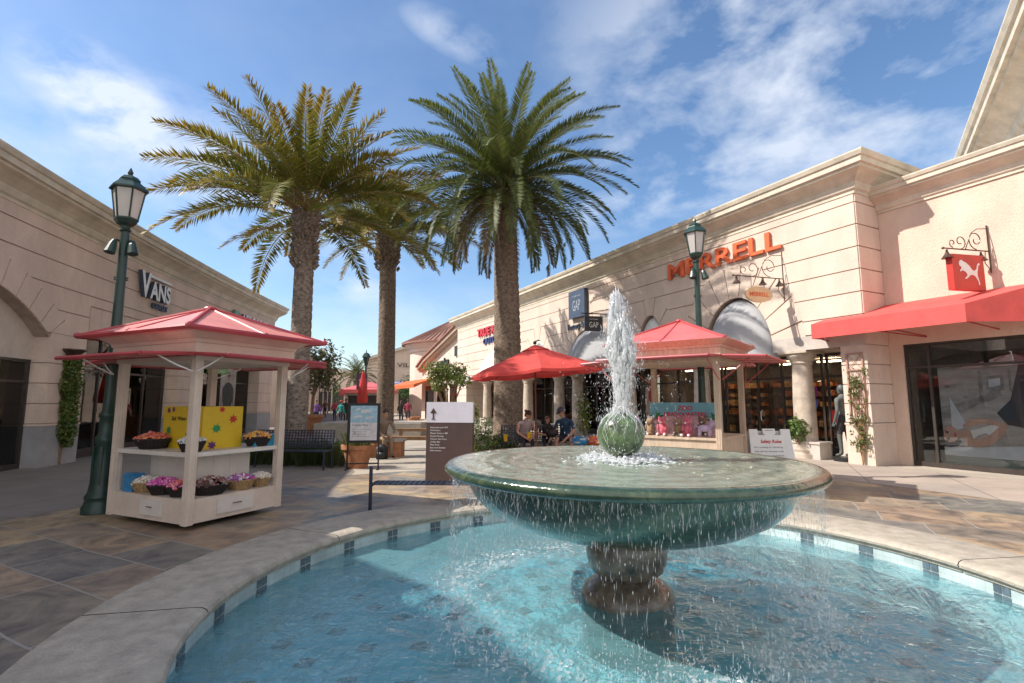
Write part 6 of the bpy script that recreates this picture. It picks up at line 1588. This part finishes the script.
person((1.0, 14.95, 0), R(0), sit(-.08, .1, .52, (.18, -.40, .80), (-.08, -.40, .80), head=(.03, -.12, 1.28), face=(.5, -.8, 0)), 'small child in dark clothes between the two seated adults', [K['skin'], cl((.03, .03, .035)), cl((.025, .025, .03)), cl((.1, .1, .1)), mat('hair_brown', (.13, .06, .03), .6)], sleeve=.4, legcut=.9, sc_=.84)
person((1.55, 15.0, 0), R(-12), sit(-.22, .20, .46, (.02, -.52, .50), (-.34, -.48, .56), head=(-.08, -.32, 1.24), face=(-.7, -.7, -.25)), 'man in a dark blue shirt and navy cap leaning towards the child', [K['skin'], cl((.02, .07, .14)), cl((.03, .035, .06)), cl((.08, .06, .05)), K['hair']], sleeve=.42, legcut=.42, cap=K['navy'], sc_=1.05)
for x, y, z, lb in ((.48, 14.44, .58, 'yellow paper cup held by the woman in the grey tank top'), (-.18, 14.5, .5, 'yellow paper cup standing on the left end of the bench')):
    m = Mesh(); m.lathe([(.045, 0), (.062, .17), (.066, .175), (.066, .185), (.05, .18)], (x, y, z), 16); solo(m, 'paper_cup', 'yellow', lb, 'cup', 'yellow paper cups', base=(x, y, z))
bp = thing('camera_bag', (1.12, 14.5, .62), 'black bag on the lap of the small child', 'bag')
m = Mesh(); m.ball((1.12, 14.52, .74), (.17, .12, .14), 12, 8, jit=.2); m.build('bag', 'black', bp, smooth=True); m = Mesh(); m.tube([(1.0, 14.5, .82), (1.12, 14.5, 1.0), (1.24, 14.5, .82)], .014, 6); m.build('strap', 'black', bp)
# person on the seat wall behind the map stand
person((-3.82, 15.15, 0), R(40), sit(-.2, .12, .48, (.12, -.42, .62), (-.12, -.42, .62)), 'seated person in khaki trousers half hidden by the map stand', [K['skin'], cl((.25, .18, .13)), cl((.30, .22, .14)), cl((.02, .02, .02)), K['hair']], sleeve=.8, legcut=1, cap=None)
m = Mesh(); m.box((-3.78, 14.5, 0), (-3.5, 14.68, .34)); m.ball((-3.64, 14.56, .3), (.15, .11, .12), 12, 8, jit=.25); m.box((-3.75, 14.45, .03), (-3.53, 14.5, .2)); solo(m, 'backpack', 'black', 'black backpack on the ground by the seated person in khaki trousers', 'bag', base=(-3.35, 14.6, 0), smooth=True)
# walkers in the street
WK_ = 'people walking far up the street'
def walker(px, y, lab, shirt, legs, rz=0, hair='short', s=.98, **k):
    x = (px - 512) / 511 * (y * 1.0 * .9932 + .17)
    person((x, y, 0), rz, stand(.13, .05), lab, [K['skin'], cl(shirt), cl(legs), cl((.1, .1, .1)), K['hair']], hair=hair, sc_=s, group=WK_, **k)
walker(317.5, 31, 'person in a purple jacket and dark jeans walking up the shaded street', (.22, .10, .38), (.02, .025, .05), 0, 'short', .97, sleeve=1, legcut=1)
walker(336, 38, 'person in a dark red top walking in the far street', (.35, .03, .06), (.04, .05, .10), R(180), 'short', .97, sleeve=.6, legcut=1)
walker(342, 33, 'person in a teal jacket with a red hat', (.02, .25, .22), (.02, .02, .03), R(160), 'short', .95, sleeve=1, legcut=1, cap=K['redsign'])
walker(347, 35, 'person in black beside the one in the teal jacket', (.015, .015, .02), (.02, .02, .02), R(180), 'short', 1.03, sleeve=1, legcut=1)
walker(326, 50, 'small distant walker in brown in the street', (.16, .07, .05), (.03, .03, .04), 0, 'short', 1, sleeve=1, legcut=1)
walker(402, 34, 'person in black in the sunlit passage right of the middle palm', (.02, .02, .02), (.03, .03, .05), R(180), 'long', .95, sleeve=.6, legcut=1)
walker(408.5, 33, 'person in a dark red shirt and shorts in the sunlit passage', (.28, .04, .07), (.06, .05, .06), R(170), 'short', 1.0, sleeve=.5, legcut=.42)
# mannequins
gm = mat('mannequin_grey', (.09, .10, .10), .5, .05)
c = WR(1.0, -.62, 0)
mq = person((c[0] - .12, c[1] - .1, .10), R(-160), stand(.03, .0), 'grey mannequin in a light grey tee shirt and dark shorts in the corner shop doorway', [gm, cl((.13, .14, .135)), cl((.03, .03, .035)), gm, gm], sleeve=.5, legcut=.42, hair='none', cat='mannequin', name='mannequin', sc_=1.12)
m = Mesh(); m.lathe([(.3, 0), (.3, .10), (.28, .11)], (c[0] - .12, c[1] - .1, 0), 24); m.build('floor_plate', 'black', mq)
wm = mat('mannequin_white', (.6, .6, .58), .5, .05)
c = WL(8.6, -1.1, 0)
person((c[0], c[1], .0), R(80), stand(.02, 0), 'white shirted mannequin in the left shop window behind the candy kiosk', [wm, cl((.5, .52, .52)), cl((.05, .10, .22)), wm, wm], sleeve=1, legcut=1, hair='none', cat='mannequin', name='mannequin')

# ------------------------------------------------------------------ the street beyond
def farW(o, ang):
    u = Vector((math.cos(ang), math.sin(ang), 0)); v = Vector((-u.y, u.x, 0)); o = Vector(o)
    return lambda x, y, z: tuple(o + u * x + v * y + Vector((0, 0, z)))
# shop with sloping tile capped parapet next to the clad row
B4 = thing('sloping_parapet_shop', (-5.5, 41, 0), 'cream shop with a sloping tile capped parapet just beyond the clad row', 'building')
m = Mesh(); m.prism([(29.3, 0), (40.0, 0), (40.0, 4.9), (38, 5.6), (29.3, 7.6)], -1.3, -.45, WR); m.box((29.4, -9, 0), (39.9, -1.3, 4.8), WR); m.build('wall', 'stucco', B4)
m = Mesh()
for k, (a, b, o1) in enumerate(((0, .14, .25), (.15, .42, .1), (.43, .6, -.1))): m.prism([(29.35, 7.62 - a), (38, 5.65 - a), (40, 4.95 - a), (40, 4.95 - b), (38, 5.65 - b), (29.35, 7.62 - b)], -.44, o1, WR, mi=0 if k == 0 else 1)
m.build('parapet_moulding', ['tileroof', mat('warm_stone', (.50, .38, .29), .8)], B4)
for a0, a1 in ((30.2, 32.2), (33.2, 35.4), (36.4, 38.8)):
    m = Mesh(); m.box((a0, -.46, 0), (a1, -.43, 3.0), WR); w = m.build('window', 'frame', B4); m = Mesh(); m.box((a0 + .08, -.432, .2), (a1 - .08, -.42, 2.9), WR); m.build('pane', 'glassd', w)
m = Mesh(); m.box((30.0, -.44, 5.2), (30.9, -.3, 6.0), WR); tag(m.build('wall_sign', 'black'), 'small dark square sign on the sloping parapet shop', 'sign')
letters('letter_sign', [('surplus', 0, 4.7, 3.0, .55, .1, 0, 0, .03)], WRt(35.4, -.45), 'small dark lower case lettering on the sloping parapet shop', ['black'], base=WR(34, -.4, 4.7))
aw2 = Mesh(); aw2.add([WR(36.0, -.4, 3.7), WR(46, -.4, 3.7), WR(46, 1.5, 3.1), WR(36, 1.5, 3.1), WR(36, 1.5, 2.8), WR(46, 1.5, 2.8)], [(0, 1, 2, 3), (3, 2, 5, 4), (0, 3, 4)])
tag(aw2.build('awning', 'orangefab'), 'orange awning beyond the pale green tree', 'awning')
aw3 = Mesh(); aw3.add([WR(46.2, -.4, 3.7), WR(52, -.4, 3.7), WR(52, 1.9, 3.0), WR(46.2, 1.9, 3.0), WR(46.2, 1.9, 2.7), WR(52, 1.9, 2.7)], [(0, 1, 2, 3), (3, 2, 5, 4), (0, 3, 4)])
tag(aw3.build('awning', 'bluefab'), 'blue awning beyond the orange awning', 'awning')
# round corner tower with a tile roof
B5 = thing('round_tower', (-10.4, 55, 0), 'round cream corner tower with a low clay tile roof', 'building')
TC = (-7.0, 58.5, 0); m = Mesh(); m.lathe([(4.6, 0), (4.6, 6.9), (4.75, 7.0), (4.75, 7.3), (5.2, 7.7), (5.3, 7.95)], TC, 64); m.build('wall', 'stucco', B5, smooth_angle=30)
m = Mesh(); m.lathe([(5.6, 7.85), (5.6, 8.0), (.05, 10.8)], TC, 64)
for k in range(64): a = 2 * PI * k / 64; m.tube([(TC[0] + 5.58 * math.cos(a), TC[1] + 5.58 * math.sin(a), 8.02), (TC[0] + .4 * math.cos(a), TC[1] + .4 * math.sin(a), 10.66)], .09, 5)
m.build('roof', 'tileroof', B5)
for k, a in enumerate((-1.9, -1.35, -.9)):
    m = Mesh(); m.lathe([(4.64, .1), (4.64, 3.0)], TC, 6, a0=a, a1=a + .32, cap=False); w = m.build('window', 'frame', B5)
m = Mesh(); m.box((-4, -.4, 0), (4, 0, 7.2), farW((-13, 53.5, 0), R(115)))
for k, (a, z0, z1, w_) in enumerate(((-2.05, 4.6, 5.3, .16), (-1.75, 3.3, 4.1, .14))):
    m = Mesh(); m.lathe([(4.75, z0), (4.75, z1)], TC, 4, a0=a, a1=a + w_, cap=False); m.lathe([(4.66, z0), (4.75, z0)], TC, 4, a0=a, a1=a + w_, cap=False)
    tag(m.build('wall_sign', 'black'), ('upper', 'lower')[k] + ' dark sign plate on the round cream tower', 'sign')
B6 = thing('gable_shop', (-17, 72, 0), 'pale gabled shop with dark small lettering at the far end of the passage', 'building')
f = farW((-20.0, 70, 0), R(4)); m = Mesh(); m.prism([(0, 0), (12, 0), (12, 9.5), (9, 10.2), (0, 7.4)], 0, 8, f); m.build('wall', 'stucco_pk', B6)
m = Mesh(); m.prism([(-.3, 7.45), (9, 10.4), (12, 10.4), (12, 10.0), (9, 10.0), (-.3, 7.1)], -.5, 8, f); m.build('cornice', 'cornice', B6)
m = Mesh(); add_text(m, 'VILLA', f, 4.2, -.1, 6.3, width=3.2, cap=.6, depth=-.05); m.build('lettering', 'black', B6)
m = Mesh(); m.box((4.5, -.05, 0), (7.5, 0.01, 3.2), f); m.build('window', 'frame', B6)
m = Mesh(); m.add([f(2.2, -.05, 4.5), f(8.5, -.05, 4.5), f(8.8, -1.6, 3.7), f(1.9, -1.6, 3.7)], [(0, 1, 2, 3)]); m.build('awning', 'greyfab', B6)
# plain far end of the street, left part
B7 = thing('far_shop', (-36, 85, 0), 'low pale shop closing the far end of the street', 'building')
f = farW((-48, 84, 0), R(2)); m = Mesh(); m.box((0, 0, 0), (26, 8, 6.2), f); m.build('wall', 'stucco_pk', B7); m = Mesh(); m.box((-.3, -.4, 6.2), (26.3, 8.3, 6.8), f); m.build('cornice', 'cornice', B7)
for k in range(6): m = Mesh(); m.box((1.5 + k * 4, -.06, 0), (4.3 + k * 4, .02, 3.2), f); m.build('window', 'frame', B7)
B8 = thing('side_shop', (-20, 42, 0), 'tan shop continuing the left side of the street beyond the curved row', 'building')
f = farW((-15.2, 34.0, 0), R(104)); m = Mesh(); m.box((0, 0, 0), (34, 7, 5.0), f); m.build('wall', 'stucco_l', B8); m = Mesh(); m.box((-.3, -.4, 5.0), (34.3, 7, 5.5), f); m.build('cornice', 'cornice', B8)
for k in range(7):
    m = Mesh(); m.box((1.2 + k * 4.6, -.05, 0), (4.2 + k * 4.6, .02, 3.0), f); w = m.build('window', 'frame', B8); m = Mesh(); m.box((1.3 + k * 4.6, -.07, .2), (4.1 + k * 4.6, -.055, 2.9), f); m.build('pane', 'glassd', w)
m = Mesh(); m.add([f(6, -.05, 3.4), f(12, -.05, 3.4), f(12, -1.8, 2.8), f(6, -1.8, 2.8)], [(0, 1, 2, 3)]); tag(m.build('awning', 'black'), 'dark awning on the far left side of the street', 'awning')
# far kiosk with red roof, closed umbrella, purple banner sign, far lamp
fk = thing('far_kiosk', (-12.6, 44, 0), 'far kiosk with a red roof in the middle of the street', 'kiosk'); f = farW((-14.6, 43, 0), 0)
m = Mesh(); m.box((.6, 0, 0), (4.0, 3, 2.3), f); m.build('wall', 'kcream', fk)
m = Mesh(); vs = [f(.3, -.5, 2.6), f(4.3, -.5, 2.6), f(4.3, 3.4, 2.6), f(.3, 3.4, 2.6), f(2.3, 1.5, 3.3)]; m.add(vs + [(a, b, c - .3) for a, b, c in vs[:4]], [(0, 1, 4), (1, 2, 4), (2, 3, 4), (3, 0, 4), (0, 1, 6, 5), (1, 2, 7, 6), (2, 3, 8, 7), (3, 0, 5, 8)]); m.build('roof', 'redroof2', fk)
m = Mesh(); m.box((.9, -.04, .9), (3.7, .0, 2.1), f); m.build('counter_opening', 'frame', fk)
cu = thing('closed_umbrella', (-8.0, 27.5, 0), 'furled dark red umbrella behind the map stand', 'umbrella')
m = Mesh(); m.lathe([(.10, 1.5), (.28, 1.55), (.30, 1.7), (.20, 2.5), (.08, 3.1), (.02, 3.25)], (-8.0, 27.5, 0), 10); m.build('canopy', 'fab', cu); m = Mesh(); m.tube([(-8.0, 27.5, 0), (-8.0, 27.5, 3.3)], .03, 8); m.lathe([(.3, 0), (.3, .1), (.05, .12)], (-8, 27.5, 0), 12); m.build('pole', 'frame', cu)
for i, (x, y, c_) in enumerate(((-15.4, 50, 'fab'),)):
    t = thing('umbrella', (x, y, 0), ('small distant red umbrella', 'small distant white umbrella')[i] + ' in the street', 'umbrella'); m = Mesh(); m.lathe([(1.6, 2.2), (.8, 2.6), (.02, 2.9)], (x, y, 0), 8); m.build('canopy', c_, t); m = Mesh(); m.tube([(x, y, 0), (x, y, 2.8)], .03, 6); m.build('pole', 'frame', t)
bn = thing('banner_sign', (-10.5, 36.5, 0), 'dark purple square banner sign high on a post in the street', 'sign'); m = Mesh(); m.box((-11.05, 36.4, 2.45), (-10.3, 36.5, 3.55)); m.build('panel', mat('purple', (.09, .03, .06), .5), bn)
m = Mesh(); m.tube([(-10.6, 36.6, 0), (-10.6, 36.6, 3.5)], .05, 8); m.build('post', 'frame', bn)
m = Mesh(); m.prism(blob(-10.68, 3.05, .17, .2, 16, wob=.2), 36.38, 36.396, ident); m.build('pattern', mat('bn_pink', (.5, .25, .35), .6), bn)
t = thing('street_lamp', (-12.3, 43, 0), 'distant dark street lamp rising behind the purple banner', 'street lamp'); m = Mesh(); m.tube([(-12.3, 43, 0), (-12.3, 43, 4.7)], .08, 8); m.build('pole', 'green', t)
m = Mesh(); m.lathe([(.12, 4.6), (.3, 5.3), (.4, 5.32), (.2, 5.65), (.05, 5.7), (.02, 5.95)], (-12.3, 43, 0), 6); m.build('lantern', 'green', t)
for x, y, lb, sd in ((-26.5, 74, 'dark green far tree left of centre in the street vista', 1), (-12.8, 66, 'dark green far tree behind the far kiosk', 2), (-33, 78, 'far tree at the left end of the street', 3)):
    random.seed(sd); t = thing('street_tree', (x, y, 0), lb, 'tree', 'far street trees'); m = Mesh(); m.tube([(x, y, 0), (x, y, 3)], [.2, .12], 7); m.build('trunk', 'wood', t)
    M = Mesh(); leaves(M, (x, y, 3.4), (1.9, 1.9, 1.9), 900, .2, DK + GR, seed=sd, hol=.2); M.build('crown', 'leaf', t)
for x, y, lb in ((-7.55, 29.5, 'far terracotta pot near the sunlit passage wall'),):
    m = Mesh()
m = Mesh(); m.lathe([(.22, 0), (.33, .5), (.38, .52), (.38, .62), (.3, .6)], (-6.3, 33.5, 0), 20); solo(m, 'terracotta_pot', 'terra', 'small terracotta pot by the wall beyond the sunlit passage walkers', 'pot', base=(-6.3, 33.5, 0))

# ------------------------------------------------------------------ sky, sun, camera
SUN_D = Vector((.985, .05, -.97)).normalized()     # direction the light travels
el = math.asin(-SUN_D.z); azv = math.atan2(-SUN_D.x, -SUN_D.y)
w = bpy.data.worlds.new('World'); sc.world = w; w.use_nodes = True; nt = w.node_tree; nt.nodes.clear(); L = nt.links.new
out = nt.nodes.new('ShaderNodeOutputWorld'); bg = nt.nodes.new('ShaderNodeBackground'); bg.inputs[1].default_value = .135
sky = nt.nodes.new('ShaderNodeTexSky'); sky.sky_type = 'NISHITA'; sky.sun_disc = False; sky.sun_elevation = el; sky.sun_rotation = azv; sky.air_density = 1.0; sky.dust_density = .6; sky.ozone_density = 2.2
tc = nt.nodes.new('ShaderNodeTexCoord')
gnode = nt.nodes.new('ShaderNodeVectorMath'); gnode.operation = 'NORMALIZE'; L(tc.outputs['Generated'], gnode.inputs[0])
def px_dir(x, y):
    p = R(6.7); u = (x - 512) / 511; v = (341.5 - y) / 511
    return Vector((u, math.cos(p) - v * math.sin(p), math.sin(p) + v * math.cos(p))).normalized()
def math_(op, a, b=None, cl_=False):
    n = nt.nodes.new('ShaderNodeMath'); n.operation = op; n.use_clamp = cl_
    for i, v in enumerate((a, b)):
        if v is None: continue
        if isinstance(v, (int, float)): n.inputs[i].default_value = v
        else: L(v, n.inputs[i])
    return n.outputs[0]
def lobe(x, y, ax, ay, rot, amp):
    """soft elliptical bank of cloud around a fixed sky direction"""
    d = px_dir(x, y); r = d.cross(Vector((0, 0, 1))).normalized(); u = r.cross(d)
    e1 = r * math.cos(rot) + u * math.sin(rot); e2 = u * math.cos(rot) - r * math.sin(rot)
    def dot(v):
        n = nt.nodes.new('ShaderNodeVectorMath'); n.operation = 'DOT_PRODUCT'; L(gnode.outputs[0], n.inputs[0]); n.inputs[1].default_value = v; return n.outputs['Value']
    a = math_('DIVIDE', dot(e1), ax); b = math_('DIVIDE', dot(e2), ay); c = math_('MAXIMUM', dot(d), 0.0)
    s = math_('ADD', math_('MULTIPLY', a, a), math_('MULTIPLY', b, b)); s = math_('SUBTRACT', 1.0, s, True); s = math_('MULTIPLY', s, math_('GREATER_THAN', c, .1)); return math_('MULTIPLY', s, amp)
lobes = [(850, 80, .48, .27, R(-25), 1.0), (745, 10, .3, .08, R(-10), .6), (112, 108, .13, .075, R(-25), 1.6), (195, 165, .26, .12, R(-15), .8), (640, 145, .11, .05, R(25), .8), (700, 185, .28, .06, R(10), 1.0), (350, 292, .10, .04, 0, .7), (40, 170, .2, .12, 0, .35), (455, 36, .10, .035, R(-20), .6), (330, 230, .3, .10, 0, .35), (430, 335, .9, .10, 0, .35)]
tot = None
for q in lobes: v = lobe(*q); tot = v if tot is None else math_('MAXIMUM', tot, v)
mp = nt.nodes.new('ShaderNodeMapping'); mp.inputs['Scale'].default_value = (2.4, 2.4, 4.2); mp.inputs['Rotation'].default_value = (0, R(18), 0); L(gnode.outputs[0], mp.inputs[0])
n1 = nt.nodes.new('ShaderNodeTexNoise'); n1.inputs['Scale'].default_value = 2.3; n1.inputs['Detail'].default_value = 9; n1.inputs['Roughness'].default_value = .56; n1.inputs['Distortion'].default_value = .15; L(mp.outputs[0], n1.inputs['Vector'])
wis = math_('SUBTRACT', n1.outputs['Fac'], .41, True); wis = math_('MULTIPLY', wis, 4.6, True)
fac = math_('MULTIPLY', wis, math_('POWER', tot, .95)); fac = math_('ADD', fac, math_('MULTIPLY', wis, .07), True); fac = math_('MULTIPLY', fac, .74)
mx = nt.nodes.new('ShaderNodeMix'); mx.data_type = 'RGBA'; L(fac, mx.inputs[0]); hs = nt.nodes.new('ShaderNodeHueSaturation'); hs.inputs['Saturation'].default_value = 1.10; L(sky.outputs[0], hs.inputs['Color']); L(hs.outputs[0], mx.inputs[6]); mx.inputs[7].default_value = (5.2, 5.5, 6.0, 1)
sx = nt.nodes.new('ShaderNodeSeparateXYZ'); L(gnode.outputs[0], sx.inputs[0])
# unseen bright broken cloud, added behind the camera as neutral fill light
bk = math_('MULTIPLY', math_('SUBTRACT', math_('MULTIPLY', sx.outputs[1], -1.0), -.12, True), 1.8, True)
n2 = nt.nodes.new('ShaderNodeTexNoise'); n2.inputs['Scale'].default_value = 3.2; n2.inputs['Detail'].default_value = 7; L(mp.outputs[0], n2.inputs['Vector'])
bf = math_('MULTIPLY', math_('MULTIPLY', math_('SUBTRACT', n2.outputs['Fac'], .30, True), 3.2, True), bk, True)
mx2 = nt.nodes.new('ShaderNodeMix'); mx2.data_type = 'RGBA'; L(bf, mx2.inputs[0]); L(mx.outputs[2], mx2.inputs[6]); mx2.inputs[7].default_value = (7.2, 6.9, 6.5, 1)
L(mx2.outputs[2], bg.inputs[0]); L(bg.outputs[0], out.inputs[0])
sl = bpy.data.lights.new('sun', 'SUN'); sl.energy = 4.6; sl.angle = R(.55); sl.color = (1, .945, .86)
so = bpy.data.objects.new('sun', sl); COL.objects.link(so); so.rotation_euler = SUN_D.to_track_quat('-Z', 'Y').to_euler(); so.location = (-30, 5, 30)
cam = bpy.data.cameras.new('camera'); co = bpy.data.objects.new('camera', cam); COL.objects.link(co); co.location = (0, 0, 1.6); co.rotation_euler = (R(90 + 6.7), 0, 0)
cam.sensor_width = 36; cam.lens = 36 * 511 / 1024; cam.clip_end = 2000; cam.clip_start = .05; sc.camera = co
sc.render.engine = 'CYCLES'; sc.view_settings.view_transform = 'Standard'; sc.view_settings.look = 'None'; sc.view_settings.exposure = .52; sc.view_settings.gamma = 1
sc.cycles.transparent_max_bounces = 24; sc.cycles.max_bounces = 8
sc.render.resolution_x = 1024; sc.render.resolution_y = 683
